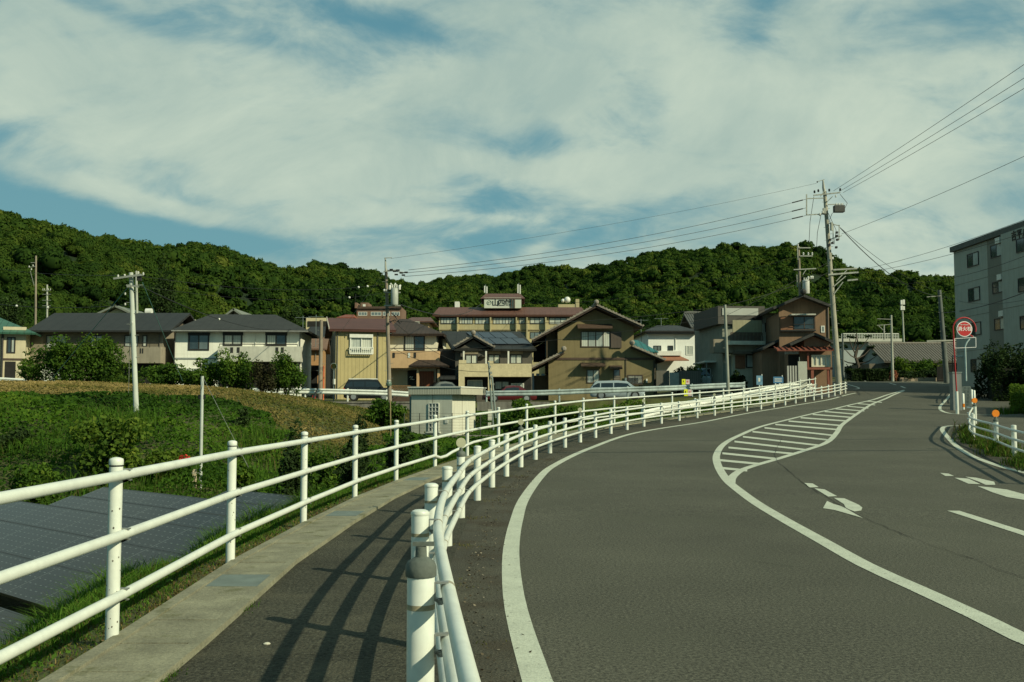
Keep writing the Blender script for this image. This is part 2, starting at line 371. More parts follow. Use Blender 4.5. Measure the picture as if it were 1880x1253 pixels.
gx = np.concatenate([ar(-700, -80, 20), ar(-80, -8, .8), ar(-8, 4, .2), ar(4, 24, .4), ar(24, 60, 2), ar(60, 701, 20)])
gy = np.concatenate([ar(-60, 0, 3), ar(0, 30, .25), ar(30, 63.5, .5), [63.5, 63.7, 64.2], ar(66, 180, 4), ar(180, 801, 20)])
go = grid_sheet('ground', gx, gy, H, M_SOIL, kind='structure')
for p in go.data.polygons: p.use_smooth = True
def strip_sheet(name, fl, fr, ys, n, f, m, kind='structure'):
    V, Fq = [], []
    for Y in ys:
        l, r_ = fl(Y), fr(Y)
        for k in range(n+1):
            x = l+(r_-l)*k/n; V.append((x, Y, float(f(x, Y))))
    for j in range(len(ys)-1):
        for k in range(n): a = j*(n+1)+k; Fq.append((a, a+1, a+n+2, a+n+1))
    return raw_mesh(name, V, Fq, m, kind=kind)
# guard rail line in plan, from the feet of its posts
GPX = [(775, None, 3.85), (773, None, 5.96), (793, None, 7.98), (822, None, 10.2), (846, 951.5, 0), (872, 919, 0), (897, 895.7, 0), (925, 874, 0), (953, 858.3, 0), (980, 844.6, 0), (1005, 833, 0), (1033.5, 822, 0), (1063, 812, 0), (1091, 804, 0), (1118, 797, 0),
       (1147.5, 791, 0), (1178, 784, 0), (1210.6, 778, 0), (1244.5, 773, 0), (1278, 768, 0), (1311, 763.5, 0), (1342.5, 759, 0), (1371, 755.5, 0), (1398, 752, 0), (1421, 748.3, 0), (1442, 744.6, 0), (1461, 741, 0), (1478, 738, 0), (1495, 735.3, 0), (1509, 732.5, 0), (1522, 730, 0), (1533, 727.7, 0), (1542, 725.3, 0), (1552, 722.6, 0)]
GP = []
for px, row, Y in GPX:
    p = G(px, row) if row else Vector(((px-940)/FPX*Y, Y, 0)); GP.append((p.x, p.y))
_g = np.array(GP); 
for _ in range(3): _g[5:-1] = .25*_g[4:-2]+.5*_g[5:-1]+.25*_g[6:]
GP = [tuple(p) for p in _g]
GP = [(.45, -2.3), (.12, -.2), (-.13, 1.85)]+GP
def xg(Y): return float(np.interp(Y, [p[1] for p in GP], [p[0] for p in GP]))
ysr = np.concatenate([ar(-8, 75, .5), ar(75, 101, 1)])
strip_sheet('road', lambda Y: (xf(Y)+.35 if Y < 70 else 18.0+(8 if Y > 79 else 0)*1.0), lambda Y: 64, [y for y in ysr if y < 79], 26, lambda x, y: zr(y), M_ASPH)
strip_sheet('road_bend', lambda Y: 25.5, lambda Y: 60, ar(78.01, 100, 1), 10, lambda x, y: zr(y)-.004, M_ASPH)
strip_sheet('footway', lambda Y: xf(Y)+.56, lambda Y: xg(Y)+.10, [y for y in ysr if y < 67], 4, lambda x, y: zr(y)+.004, M_WALK)
_el = [(987, 1253), (956, 1153), (943, 1094), (938, 1035), (940, 996), (948, 957), (962, 917), (990, 878), (1019, 854), (1077, 826), (1150, 799.5), (1220, 786), (1283, 776.5), (1360, 761.5), (1434, 749), (1520, 734.5), (1571, 722)]
_ex = sorted([(G(*q).y, G(*q).x) for q in _el]); _ex = [(-8, _ex[0][1]+1.5), (2.5, _ex[0][1]+.62)]+_ex
def XE(Y): return float(np.interp(Y, *zip(*_ex)))
strip_sheet('road_shoulder', lambda Y: xg(Y)+.10, lambda Y: max(xg(Y)+.25, XE(Y)-.02), [y for y in ysr if y < 67], 3, lambda x, y: zr(y)+.002, mat('dirty_asphalt', (.080, .075, .050), .95, .25, .9, bump=.8, bscale=60, fine=.5, fscale=48, stone=((.22, .20, .15), 85, .64, .72), patch=((.045, .036, .020), 1.3, .47, .62)))
strip_sheet('upper_street', lambda Y: -75, lambda Y: 21.5, ar(64.3, 72.5, 1), 60, lambda x, y: H(x, y)+.058, mat('old_asphalt', (.10, .10, .09), .9, .2, .5, bump=.3, bscale=60, fine=.3))
# concrete gutter covers beside the footway, with joints, and a low kerb on each side of them
gut = MB(); segs = []; cuts = [(7.75, 8.3), (12.6, 13.15), (17.9, 18.45)]
edges = [-4+.5*0]; y_ = -4.0
while y_ < 66:
    L_ = .62 if y_ < 40 else 2.0; nx = y_+L_
    for c0, c1 in cuts:
        if y_ < c0 < nx: nx = c0
        if abs(y_-c0) < 1e-6: nx = c1
    q = [(xf(y_+.006)+.12, y_+.006), (xf(y_+.006)+.52, y_+.006), (xf(nx-.006)+.52, nx-.006), (xf(nx-.006)+.12, nx-.006)]
    if any(abs(y_-c0) < 1e-6 for c0, _ in cuts): segs.append(q)
    else:
        dz_ = random.uniform(-.004, .004); gut.slab([(x, y, zr(y)+.035+dz_) for x, y in q], .1)
    y_ = nx
gut.build('gutter_cover', M_CONC, kind='structure')
kb = MB(); yk = list(ar(-4, 66, .5))
for o0, o1 in ((.02, .11), (.53, .60)):
    for a, b in zip(yk, yk[1:]):
        kb.slab([(xf(a)+o0, a, zr(a)+.045), (xf(a)+o1, a, zr(a)+.045), (xf(b)+o1, b, zr(b)+.045), (xf(b)+o0, b, zr(b)+.045)], .12)
kb.build('kerb', M_CONC, kind='structure')
M_GALV = mat('galvanised_steel', (.17, .21, .19), .6, .15, 6, metal=.2, streak=.15)
for i, q in enumerate(segs):
    g_ = MB(); (x0, y0), (x1, _), (x2, y1), (x3, _) = q
    n = 12
    for k in range(n):
        a0, a1 = k/n+.01, (k+.72)/n
        g_.slab([(x0+(x3-x0)*t+(x1-x0)*s_, y0+(y1-y0)*t, zr(y0+(y1-y0)*t)+.036) for t, s_ in ((a0, 0), (a0, 1), (a1, 1), (a1, 0))], .03)
    g_.slab([(x0, y0, zr(y0)+.008), (x1, y0, zr(y0)+.008), (x2, y1, zr(y1)+.008), (x3, y1, zr(y1)+.008)], .02)
    g_.build('drain_grate', M_GALV, label=['steel drain grate nearest the camera, set in the concrete gutter', 'second steel drain grate along the gutter, by the third fence post', 'farthest steel drain grate in the gutter, ahead of the bent rail'][i], cat='drain grate', group='drain grates along the footway')

# ------------------------------------------------------------------ road markings
def px_path(pts, step=.4): return smooth_path([Vector((G(*p).x, G(*p).y, 0)) for p in pts], step)
Z1 = .004
def line(name, pts, wd=.15, step=.4, straight=False):
    P = px_path(pts, step) if not straight else [Vector((G(*p).x, G(*p).y, 0)) for p in pts]
    return MB().ribbon([(p.x, p.y) for p in P], wd, Z1, lambda x, y: zr(y)).build(name, M_LINE, kind='structure')
el_ = [(987, 1253), (956, 1153), (943, 1094), (938, 1035), (940, 996), (948, 957), (962, 917), (990, 878), (1019, 854), (1077, 826), (1150, 799.5), (1220, 786), (1283, 776.5), (1360, 761.5), (1434, 749), (1520, 734.5), (1571, 722)]
P = px_path(el_); P = [Vector((P[0].x+.55, P[0].y-2.2, 0)), Vector((P[0].x+.22, P[0].y-1, 0))]+P
MB().ribbon([(p.x, p.y) for p in P], .16, Z1, lambda x, y: zr(y)).build('road_edge_line', M_LINE, kind='structure')
LC = [(1359.5, 799), (1412, 779.5), (1479, 763), (1545, 747.7), (1611, 731.8), (1660, 716.5)]
line('centre_line', [(2100, 1262), (1990, 1219), (1880, 1174.6), (1801, 1135), (1677, 1078), (1589, 1038), (1501, 989), (1434.5, 951.7), (1390, 925), (1359.5, 903), (1333, 880), (1318, 854.5), (1316, 835), (1329, 816)]+LC, .17)
line('island_line', [(1341, 889), (1345, 876), (1368, 861), (1426, 843.5), (1479, 827), (1518, 812.6), (1536, 795), (1547, 779.5), (1571, 762), (1598, 744), (1633, 729), (1660, 717.7)], .17)
stripes = [((95, 362), (208, 373)), ((95, 330), (265, 346)), ((105, 301), (328, 324)), ((130, 277), (398, 303)), ((155, 252), (455, 287)), ((190, 232), (505, 268)), ((230, 211), (548, 246)), ((280, 195), (570, 227)), ((325, 181), (592, 203)), ((380, 167), (605, 186)), ((430, 153), (628, 167)), ((480, 139), (648, 152)), ((530, 127), (668, 139)), ((575, 116), (695, 125)), ((625, 105), (712, 113)), ((668, 94), (740, 100)), ((705, 84), (768, 89))]
hs = MB()
def c8(x, y): return 1280+x/2.265, 700+y/2.265
for k, (a, b) in enumerate(stripes):
    th = np.interp(a[1], [85, 150, 250, 362], [1.2, 2.3, 3.1, 4.0])
    (ax, ay), (bx, by) = c8(*a), c8(*b); n = 5
    for q in range(n):
        t0, t1 = q/n, (q+1)/n
        pts = [(ax+(bx-ax)*t, ay+(by-ay)*t+s_) for t, s_ in ((t0, th/2), (t1, th/2), (t1, -th/2), (t0, -th/2))]
        W_ = [G(*p) for p in pts]; hs.poly([(p.x, p.y, p.z+Z1+.0015) for p in W_])
hs.build('hatching', M_LINE, kind='structure')
def paint(name, polys):
    m = MB()
    for pl in polys:
        W_ = [G(*c8(*p)) for p in pl]; m.poly([(p.x, p.y, p.z+Z1+.002) for p in W_][::-1])
    return m.build(name, M_LINE, kind='structure')
paint('turn_arrow', [[(445, 425), (480, 427), (505, 442), (468, 444)], [(487, 447), (530, 452), (582, 480), (545, 482)], [(568, 487), (612, 489), (672, 516), (655, 530), (617, 527), (610, 513)],
      [(672, 516), (687, 528), (682, 540), (655, 544), (628, 534), (617, 527), (655, 530)], [(540, 500), (523, 530), (572, 538), (568, 513)], [(568, 513), (572, 538), (688, 571), (618, 531), (600, 522)]])
paint('straight_arrow', [[(1010, 383), (1045, 386), (1068, 396), (1032, 396)], [(1070, 403), (1128, 407), (1178, 430), (1128, 428)], [(1115, 399), (1160, 403), (1235, 420), (1240, 433), (1200, 433), (1172, 420)],
      [(1165, 438), (1215, 443), (1290, 453), (1290, 484), (1230, 465)], [(1290, 453), (1400, 483), (1400, 502), (1290, 484)]])
line('lane_line', [(1750, 938.5), (1880, 980), (2000, 1020)], .16, straight=True)
line('road_edge_line_right', [(1769, 782), (1748, 782.2), (1734, 784), (1730, 790), (1740, 803), (1758, 821), (1784, 837), (1819, 851), (1846, 859.5), (1880, 868), (1960, 885)], .15, .2)
line('side_road_line', [(1749, 719), (1743, 727), (1733, 739), (1726, 747), (1728, 754), (1742, 759), (1767, 761), (1819, 762), (1880, 762.5)], .15, .2)
line('far_edge_line', [(1660, 700), (1700, 701.5), (1723, 703.5), (1749, 706)], .15)
line('far_lane_dash', [(1654, 709.5), (1662, 713)], .17, straight=True)
line('far_lane_dash', [(1632, 703.5), (1645, 707)], .15, straight=True)
line('far_lane_dash', [(1582, 698.5), (1590, 700.5)], .15, straight=True)
line('stop_line', [(1556, 706), (1570, 710), (1577, 713), (1570, 715), (1556, 715)], .15, .2)
# cracks in the asphalt
ck = MB(); rr = random.Random(3)
def crack(pts, wd=.018):
    P = px_path(pts, .25); P = [(p.x+rr.uniform(-.02, .02), p.y+rr.uniform(-.03, .03)) for p in P]
    ck.ribbon(P, [wd*rr.uniform(.3, 1.3) for _ in P], .0075, lambda x, y: zr(y))
crack([c8(352, 240), c8(325, 290), c8(330, 330), c8(400, 390), c8(450, 432), c8(600, 520), c8(690, 568), c8(800, 615), c8(960, 680), c8(1145, 740)], .012)
crack([c8(1145, 740), c8(1250, 785), c8(1359, 820)], .008); crack([c8(238, 750), c8(330, 765), c8(400, 775)], .008)
crack([(1160, 930), (1185, 935), (1197, 942)], .006)
ck.build('road_crack', mat('crack', (.012, .012, .010), .95), kind='structure')

# ------------------------------------------------------------------ white fence beside the footway
M_WHITE = mat('white_paint', (.64, .665, .575), .38, .05, 4, spec=.45, streak=.10, fine=.05, fscale=30)
M_WHITE_RAIL = M_WHITE
M_GREY = mat('weathered_grey_cap', (.10, .115, .095), .75, .25, 12, bump=.2)
M_DARK = mat('dark_rubber', (.02, .02, .018), .6)
M_STEEL = mat('bolt_steel', (.30, .31, .28), .45, .2, 20, metal=.6)
M_BAND = mat('tape_worn', (.30, .26, .16), .6, .3, 30)
fence_posts = [(x, y) for y, x in FK if 3 < y < 70]
fence_posts = [(float(xf(.2)), .2)]+fence_posts
fr_ = empty('pedestrian_fence', (-2.41, 6.1, 0), 0, 'long white three-rail pipe fence along the grass edge of the footway', 'fence')
def rel(o, p): return (p[0]-o.location.x, p[1]-o.location.y, p[2]-o.location.z)
def chips(m_, n, r, h, seed, parent):
    rr = random.Random(seed)
for i, (x, y) in enumerate(fence_posts):
    z = float(zr(y)); p = empty('dummy', (0, 0, 0)) if False else None
    m_ = MB().lathe(rel(fr_, (x, y, z)), [(.040, -.15), (.040, 1.055)], 16)
    po = m_.build('post', M_WHITE, fr_, True)
    MB().lathe(rel(fr_, (x, y, z)), [(.0412, 1.059), (.0425, 1.062), (.0425, 1.088), (.0385, 1.097), (.022, 1.104), (.003, 1.107)], 16).build('cap', M_WHITE, po, True)
    MB().lathe(rel(fr_, (x, y, z)), [(.0415, 1.050), (.0415, 1.058)], 16, cap=False).build('seal', M_DARK, po)
    if y < 24:
        # clamps that hold the three rails to the camera side of the post
        for h in (1.0, .64, .28):
            if y > 19 and h < .5: h = .42
            sec = [(-.035, .036), (.085, .036), (.085, .029), (-.01, .029), (-.01, -.029), (.02, -.029), (.02, -.05), (.04, -.05), (.04, -.029), (.085, -.029), (.085, -.036), (-.035, -.036)]
            MB().prism([rel(fr_, (x+u_, y+.01, z+h+v_)) for u_, v_ in sec], (0, .03, 0)).build('clamp', M_STEEL, po)
def rail_pts(h, dx=.055, dents=None):
    pts = []
    for k, Y in enumerate(ar(-3, 69.01, .5)):
        hh = h
        if dents: hh = float(np.interp(Y, *zip(*dents)))
        pts.append(rel(fr_, (float(xf(Y))+dx, Y, float(zr(Y))+hh)))
    return pts
MB().tube(rail_pts(1.0), .0305, 12).build('rail', M_WHITE, fr_, True)
MB().tube(rail_pts(.64), .0305, 12).build('rail', M_WHITE, fr_, True)
MB().tube(rail_pts(.28, dents=[(-5, .28), (20.5, .28), (21.2, .17), (21.9, .24), (24, .34), (28, .36), (80, .34)]), .0305, 12).build('rail', M_WHITE, fr_, True)
# rust chips on the nearest posts
ch_ = MB(); rr = random.Random(5)
for (x, y) in fence_posts[1:5]:
    for k in range(26 if y < 7 else 10):
        a = rr.uniform(-2.6, .2); h = abs(rr.gauss(0, .35)) if k % 2 else rr.uniform(0, 1); s_ = rr.uniform(.002, .007); z = float(zr(y))
        ca, sa = math.cos(a), math.sin(a); c = Vector(rel(fr_, (x+ca*.0408, y+sa*.0408, z+min(h, 1)))); t_ = Vector((-sa, ca, 0))
        ch_.poly([c-t_*s_, c+Vector((0, 0, -s_*1.3)), c+t_*s_*.8, c+Vector((0, 0, s_))])
ch_.build('rust_speck', mat('rust_chip', (.07, .05, .03), .9), fr_)

# ------------------------------------------------------------------ white pipe guard rail between footway and road
gr = empty('pipe_guardrail', (GP[3][0], GP[3][1], 0), 0, 'curving white guard rail of thick posts and three bent pipes between footway and road', 'guard rail')
refl = {3, 7, 11, 15, 19, 23}
for i, (x, y) in enumerate(GP):
    z = float(zr(y)); c = rel(gr, (x, y, z)); r_ = .053
    cap = i in refl
    top = .80
    prof = [(r_, -.2), (r_, top-.02), (r_*.93, top-.004), (r_*.6, top+.004), (.003, top+.006)]
    po = MB().lathe(c, prof, 24 if y < 16 else 12).build('post', M_WHITE, gr, True)
    if y < 22:
        MB().lathe(c, [(r_+.0015, top-.028), (r_+.0032, top-.024), (r_+.0032, top-.012), (r_+.0015, top-.008)], 24, cap=False).build('rim', M_WHITE, po, True)
        MB().lathe(c, [(r_+.0012, top-.152), (r_+.0012, top-.132)], 24, cap=False).build('band', M_BAND, po, True)
    # brackets that carry the pipes on the road side
    i0, i1 = max(0, i-1), min(len(GP)-1, i+1); d = Vector((GP[i1][0]-GP[i0][0], GP[i1][1]-GP[i0][1], 0)).normalized(); nn = Vector((d.y, -d.x, 0))
    if y < 30:
        C_ = Vector(c)
        for h in (.715, .52, .325):
            o_ = C_+Vector((0, 0, h)); sec = [(r_-.006, .034), (r_+.052, .034), (r_+.052, .027), (r_+.004, .027), (r_+.004, -.027), (r_+.012, -.027), (r_+.012, -.052), (r_+.028, -.052), (r_+.028, -.027), (r_+.052, -.027), (r_+.052, -.034), (r_-.006, -.034)]
            MB().prism([o_+nn*u_+Vector((0, 0, v_))-d*.016 for u_, v_ in sec], d*.032).build('bracket', M_STEEL, po)
    if cap:
        rf = MB().lathe(c, [(r_+.004, top-.030), (r_+.0065, top-.026), (r_+.0065, top+.008), (r_-.002, top+.028), (.034, top+.038), (.0225, top+.044), (.021, top+.082), (.004, top+.084)], 20).build('cap', M_GREY, po, True)
        if i == 3:
            # the nearest one has lost its disc
            MB().box(*[a+b for a, b in zip(c, (-.032, -.01, top+.085))], *[a+b for a, b in zip(c, (.05, .01, top+.10))]).build('broken_reflector', M_GREY, rf)
        else:
            cc = Vector(c)+Vector((0, 0, top+.145)); dd = (Vector((0, 0, 0))-Vector((x, y, 0))).normalized()
            mm_ = MB(); mm_.tube([cc-dd*.012, cc+dd*.012], .062, 24); mm_.build('reflector', mat('reflector_disc', (.42, .41, .27), .4, .15, 20), rf)
def gpath(off, h):
    P = smooth_path([Vector((x, y, 0)) for x, y in GP], .35); out = []
    for i, p in enumerate(P):
        d = (P[min(i+1, len(P)-1)]-P[max(i-1, 0)]).normalized(); nn = Vector((d.y, -d.x, 0)); q = p+nn*off
        out.append(rel(gr, (q.x, q.y, float(zr(q.y))+h)))
    return out
for h in (.715, .52, .325):
    ro = MB().tube(gpath(.053+.052, h), .0285, 14).build('rail', M_WHITE, gr, True)
    P = gpath(.053+.052, h)
    for gi in range(2, 9):
        gx_, gy_ = GP[gi]; k = min(range(len(P)), key=lambda q: abs(P[q][1]+gr.location.y-(gy_+.18)))
        k = max(1, min(len(P)-2, k)); a, b = Vector(P[k]), Vector(P[k+1]); dd = (b-a).normalized()
        MB().tube([a, a+dd*.05], .0292, 14).build('joint_sleeve', mat('rusty_sleeve', (.34, .31, .22), .7, .3, 40, fine=.3, fscale=80), ro, True)

# ------------------------------------------------------------------ pipe guard rail on the right
rg = [(G(px, row).x, G(px, row).y) for px, row in ((1777, 789), (1805, 816), (1830, 829), (1863, 845), (1915, 866), (1990, 895))]
rg[0] = (at(1778, 745, 36.5).x, 36.0); rg[1] = (at(1803, 745, 29).x, 29.6); 
rgo = empty('pipe_guardrail', (rg[3][0], rg[3][1], float(zr(rg[3][1]))), 0, 'white pipe guard rail at the right edge with weeds around its posts and orange discs', 'guard rail')
M_ORANGE = mat('orange_reflector', (.70, .20, .01), .4, .1)
for i, (x, y) in enumerate(rg):
    z = float(zr(y)); c = rel(rgo, (x, y, z)); po = MB().lathe(c, [(.057, -.1), (.057, .79), (.04, .8), (.003, .803)], 14).build('post', M_WHITE, rgo, True)
    if i in (0, 2):
        cp = MB().lathe(c, [(.068, .76), (.066, .81), (.03, .84), (.025, .89)], 12).build('cap', M_GREY, po, True)
        cc = Vector(c)+Vector((0, 0, .97)); MB().tube([cc+Vector((0, .014, 0)), cc-Vector((0, .014, 0))], .095, 16).build('reflector', M_ORANGE, cp)
P = smooth_path([Vector((x, y, 0)) for x, y in rg], .5)
P = [Vector((P[0].x-.02, P[0].y+.35, 0))]+P
for h in (.70, .50, .30):
    MB().tube([rel(rgo, (p.x-.10, p.y-.02, float(zr(p.y))+h)) for p in P], .03, 8).build('rail', M_WHITE, rgo, True)

# a second short piece of pipe rail on the far side of the side road, seen end-on
eg_ = [(G(*q).x+.5, G(*q).y) for q in ((1745, 742), (1743, 737), (1744, 732), (1747, 727), (1750, 722))]
ego = empty('pipe_guardrail', (eg_[0][0], eg_[0][1], float(zr(eg_[0][1]))), 0, 'short white pipe guard rail seen end-on beside the red and white sign pole', 'guard rail')
for (x, y) in eg_: MB().lathe(rel(ego, (x, y, float(zr(y)))), [(.057, -.1), (.057, .79), (.04, .8), (.003, .803)], 12).build('post', M_WHITE, ego, True)
for h in (.70, .50, .30): MB().tube([rel(ego, (p.x-.10, p.y, float(zr(p.y))+h)) for p in smooth_path([Vector((x, y, 0)) for x, y in eg_], .5)], .03, 8).build('rail', M_WHITE, ego, True)
# ------------------------------------------------------------------ wooded hills
RID = [(-500, 330), (-200, 345), (0, 371), (60, 390), (150, 418), (250, 432), (300, 441), (350, 434), (400, 441), (450, 460), (520, 482), (575, 469), (640, 482), (690, 492), (735, 510), (760, 514), (800, 506), (850, 495), (900, 500), (935, 494), (970, 479), (1040, 483), (1100, 482), (1150, 462), (1220, 447), (1290, 445), (1350, 434), (1410, 442), (1450, 436), (1490, 441), (1530, 462), (1570, 482), (1620, 496), (1690, 498), (1740, 497), (1800, 505), (1900, 500), (2200, 470), (2600, 460)]
RD = [(-500, 300), (0, 320), (450, 400), (750, 520), (1000, 500), (1300, 400), (1500, 400), (1900, 420), (2600, 400)]
def hill_top(u):
    px = 940+u*FPX; row = np.interp(px, *zip(*RID)); D = np.interp(px, *zip(*RD)); return D, CAMZ+(745-row)/FPX*D-5.0
U0 = [(-500, 105), (0, 112), (250, 120), (560, 175), (1050, 185), (1250, 135), (1400, 125), (1700, 140), (2600, 140)]
def HH(X, Y):
    X = np.asarray(X, float); Y = np.asarray(Y, float); u = X/np.maximum(Y, 1)
    D, top = hill_top(u); y0 = np.interp(940+u*FPX, *zip(*U0)); b = H(X, Y)
    t = np.clip((Y-y0)/(D-y0), 0, 1.0); s_ = .25*t+.75*t**1.15*(1-.12*np.sin(math.pi*t))
    sp_ = vnoise(X, Y, 46, 9)*9+vnoise(X, Y, 23, 4)*4
    z = b+(top-b)*s_+sp_*np.minimum(1, 3.4*t*(1-t))*1.0
    back = np.clip((Y-D)/260, 0, 1)
    return np.where(Y < y0, b-.5, np.where(Y > D, top-back*30, z))
hx = np.concatenate([ar(-420, -200, 12), ar(-200, 260, 6), ar(260, 500, 12)]); hy = ar(100, 700, 7)
hills = grid_sheet('hills', hx, hy, HH, mat('forest_floor', (.008, .022, .004), .95, .3, .1), kind='structure')
M_FOREST = leafmat('forest_leaves', [(.011, .026, .007), (.023, .050, .009), (.043, .078, .012), (.076, .106, .016), (.12, .135, .026)], .32, .03)
def forest(name, spots, scale, val, nleaf, lsize, label=None, m=None, flat=.85):
    """one crown of leaf clumps per spot"""
    spots = np.asarray(spots); n = len(spots)
    protos = []
    for k in range(9):
        nb = RNG.integers(6, 11); d = RNG.normal(size=(nb, 3)); d /= np.linalg.norm(d, axis=1)[:, None]; d[:, 2] = np.abs(d[:, 2])*.8
        cc = d*RNG.uniform(.3, .62, (nb, 1)); rb = RNG.uniform(.30, .5, nb)
        which = RNG.integers(0, nb, nleaf); nv = RNG.normal(size=(nleaf, 3)); nv /= np.linalg.norm(nv, axis=1)[:, None]
        nv[:, 2] = np.where(nv[:, 2] < -.25, -nv[:, 2], nv[:, 2])
        P = cc[which]+nv*rb[which][:, None]*RNG.uniform(.85, 1.1, (nleaf, 1))
        P[:, 2] *= flat
        V, Fq = leaf_quads(P, RNG.uniform(.7, 1.3, nleaf)*lsize, nv*1.9+np.array([0, 0, .4]), .8, .8)
        lv = RNG.normal(0, .07, nleaf)+(P[:, 2]-.3)*.12+RNG.normal(0, .07, nb)[which]  # higher leaves painted lighter, like lit crown tops
        # the solid inside of each clump, so that no light comes through
        cv_, cf_, cl_ = [], [], []; nu, nw = 8, 5
        for b_ in range(nb):
            th = np.linspace(0, math.pi, nw)[:, None]; ph = np.arange(nu)[None, :]*2*math.pi/nu; rr__ = rb[b_]*RNG.uniform(.72, .90, (nw, nu))
            gx__ = np.stack([rr__*np.sin(th)*np.cos(ph), rr__*np.sin(th)*np.sin(ph), rr__*np.cos(th)*np.ones_like(ph)], -1)+cc[b_]; gx__[..., 2] *= flat
            i0 = len(V)+b_*nw*nu; cv_.append(gx__.reshape(-1, 3))
            for i in range(nw-1):
                for j in range(nu): cf_.append((i0+i*nu+j, i0+(i+1)*nu+j, i0+(i+1)*nu+(j+1) % nu, i0+i*nu+(j+1) % nu)); cl_.append(RNG.normal(.0, .06))
        V = np.concatenate([V]+cv_); Fq = np.concatenate([Fq, np.array(cf_)]); lv = np.concatenate([lv, np.array(cl_)])
        protos.append((V, Fq, lv))
    pid = RNG.integers(0, len(protos), n); Vs, Fs, Ls = [], [], []; off = 0
    for k, (V, Fq, lv) in enumerate(protos):
        idx = np.where(pid == k)[0]
        if not len(idx): continue
        a = RNG.uniform(0, 6.28, len(idx)); ca, sa = np.cos(a), np.sin(a); s_ = scale[idx]
        x = (V[None, :, 0]*ca[:, None]-V[None, :, 1]*sa[:, None])*s_[:, None]+spots[idx, 0][:, None]
        y = (V[None, :, 0]*sa[:, None]+V[None, :, 1]*ca[:, None])*s_[:, None]+spots[idx, 1][:, None]
        z = V[None, :, 2]*(s_*RNG.uniform(.85, 1.3, len(idx)))[:, None]+spots[idx, 2][:, None]
        Vs.append(np.stack([x, y, z], -1).reshape(-1, 3)); m_ = len(V)
        Fs.append((Fq[None]+(np.arange(len(idx))*m_)[:, None, None]).reshape(-1, 4)+off); off += len(idx)*m_
        Ls.append((lv[None]+val[idx][:, None]).ravel())
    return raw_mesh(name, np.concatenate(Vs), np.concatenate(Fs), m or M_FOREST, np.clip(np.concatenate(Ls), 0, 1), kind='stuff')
def in_view(X, Y, m=60): 
    px = 940+X/Y*FPX; return (px > -m*3) & (px < 1880+m*3)
sp_ = []
y_ = 108.0
while y_ < 560:
    st = 4.0 if y_ < 200 else 4.3
    xs_ = np.arange(-.62*y_, .62*y_, st)+RNG.uniform(-1.9, 1.9, len(np.arange(-.62*y_, .62*y_, st)))
    ys_ = y_+RNG.uniform(-2, 2, len(xs_)); sp_.append(np.stack([xs_, ys_], 1)); y_ += st*.9
sp_ = np.concatenate(sp_); u_ = sp_[:, 0]/sp_[:, 1]; D_, T_ = hill_top(u_); y0_ = np.interp(940+u_*FPX, *zip(*U0))
keep = (sp_[:, 1] > y0_+1) & (sp_[:, 1] < D_+14); sp_ = sp_[keep]
z_ = HH(sp_[:, 0], sp_[:, 1]); sz = RNG.uniform(2.5, 4.7, len(sp_)); sz = np.where(RNG.random(len(sp_)) < .10, sz*1.4, sz)
sz = sz*np.where(sp_[:, 1] < 200, .88, .90)
vv = .42+vnoise(sp_[:, 0], sp_[:, 1], 30, 2)*.18+RNG.normal(0, .10, len(sp_)); vv = np.where(RNG.random(len(sp_)) < .07, vv+.24, vv)
vv = np.where(RNG.random(len(sp_)) < .08, vv-.16, vv)
near_ = sp_[:, 1] < 235
pts_ = np.column_stack([sp_, z_+sz*.25])
forest('forest', pts_[~near_], sz[~near_], vv[~near_], 330, .20)
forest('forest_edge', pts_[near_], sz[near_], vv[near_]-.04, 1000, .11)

# ------------------------------------------------------------------ solar panels in the field
rv = Vector((-.749, .663, 0)); tau = R(18.7); cv = Vector((.663*math.cos(tau), .749*math.cos(tau), math.sin(tau)))
Y0s = 16.5; a_, b_, c_ = ray(0, 1088); P0 = Vector((a_*Y0s/b_, Y0s, CAMZ+c_*Y0s/b_))
M_PV = bpy.data.materials.new('solar_cells'); M_PV.use_nodes = True
def pv_mat():
    t = M_PV.node_tree; N, L = t.nodes, t.links; b = N['Principled BSDF']; b.inputs['Roughness'].default_value = .2; b.inputs['Specular IOR Level'].default_value = .17
    tcn = N.new('ShaderNodeTexCoord'); sx = N.new('ShaderNodeSeparateXYZ'); L.new(tcn.outputs['Object'], sx.inputs[0])
    def m(op, a, b_=None):
        n = N.new('ShaderNodeMath'); n.operation = op
        for i, v in enumerate((a, b_)):
            if v is None: continue
            if isinstance(v, (int, float)): n.inputs[i].default_value = v
            else: L.new(v, n.inputs[i])
        return n.outputs[0]
    x, y = sx.outputs[0], sx.outputs[1]
    fx = m('FRACT', m('DIVIDE', x, .195)); fy = m('FRACT', m('DIVIDE', y, .1645))
    dot = m('MULTIPLY', m('LESS_THAN', m('ABSOLUTE', m('SUBTRACT', fx, .5)), .16), m('LESS_THAN', m('ABSOLUTE', m('SUBTRACT', fy, .5)), .055))
    seam = m('MULTIPLY', m('LESS_THAN', m('FRACT', m('DIVIDE', x, 1.17)), .012), .45)
    ln = m('MAXIMUM', m('MULTIPLY', dot, .32), seam)
    n = N.new('ShaderNodeTexNoise'); n.inputs['Scale'].default_value = .7; L.new(tcn.outputs['Object'], n.inputs['Vector'])
    mx = N.new('ShaderNodeMix'); mx.data_type = 'RGBA'; L.new(n.outputs[0], mx.inputs[0]); mx.inputs[6].default_value = (.008, .008, .006, 1); mx.inputs[7].default_value = (.016, .016, .012, 1)
    m2 = N.new('ShaderNodeMix'); m2.data_type = 'RGBA'; L.new(ln, m2.inputs[0]); L.new(mx.outputs[2], m2.inputs[6]); m2.inputs[7].default_value = (.30, .34, .31, 1); L.new(m2.outputs[2], b.inputs['Base Color'])
pv_mat()
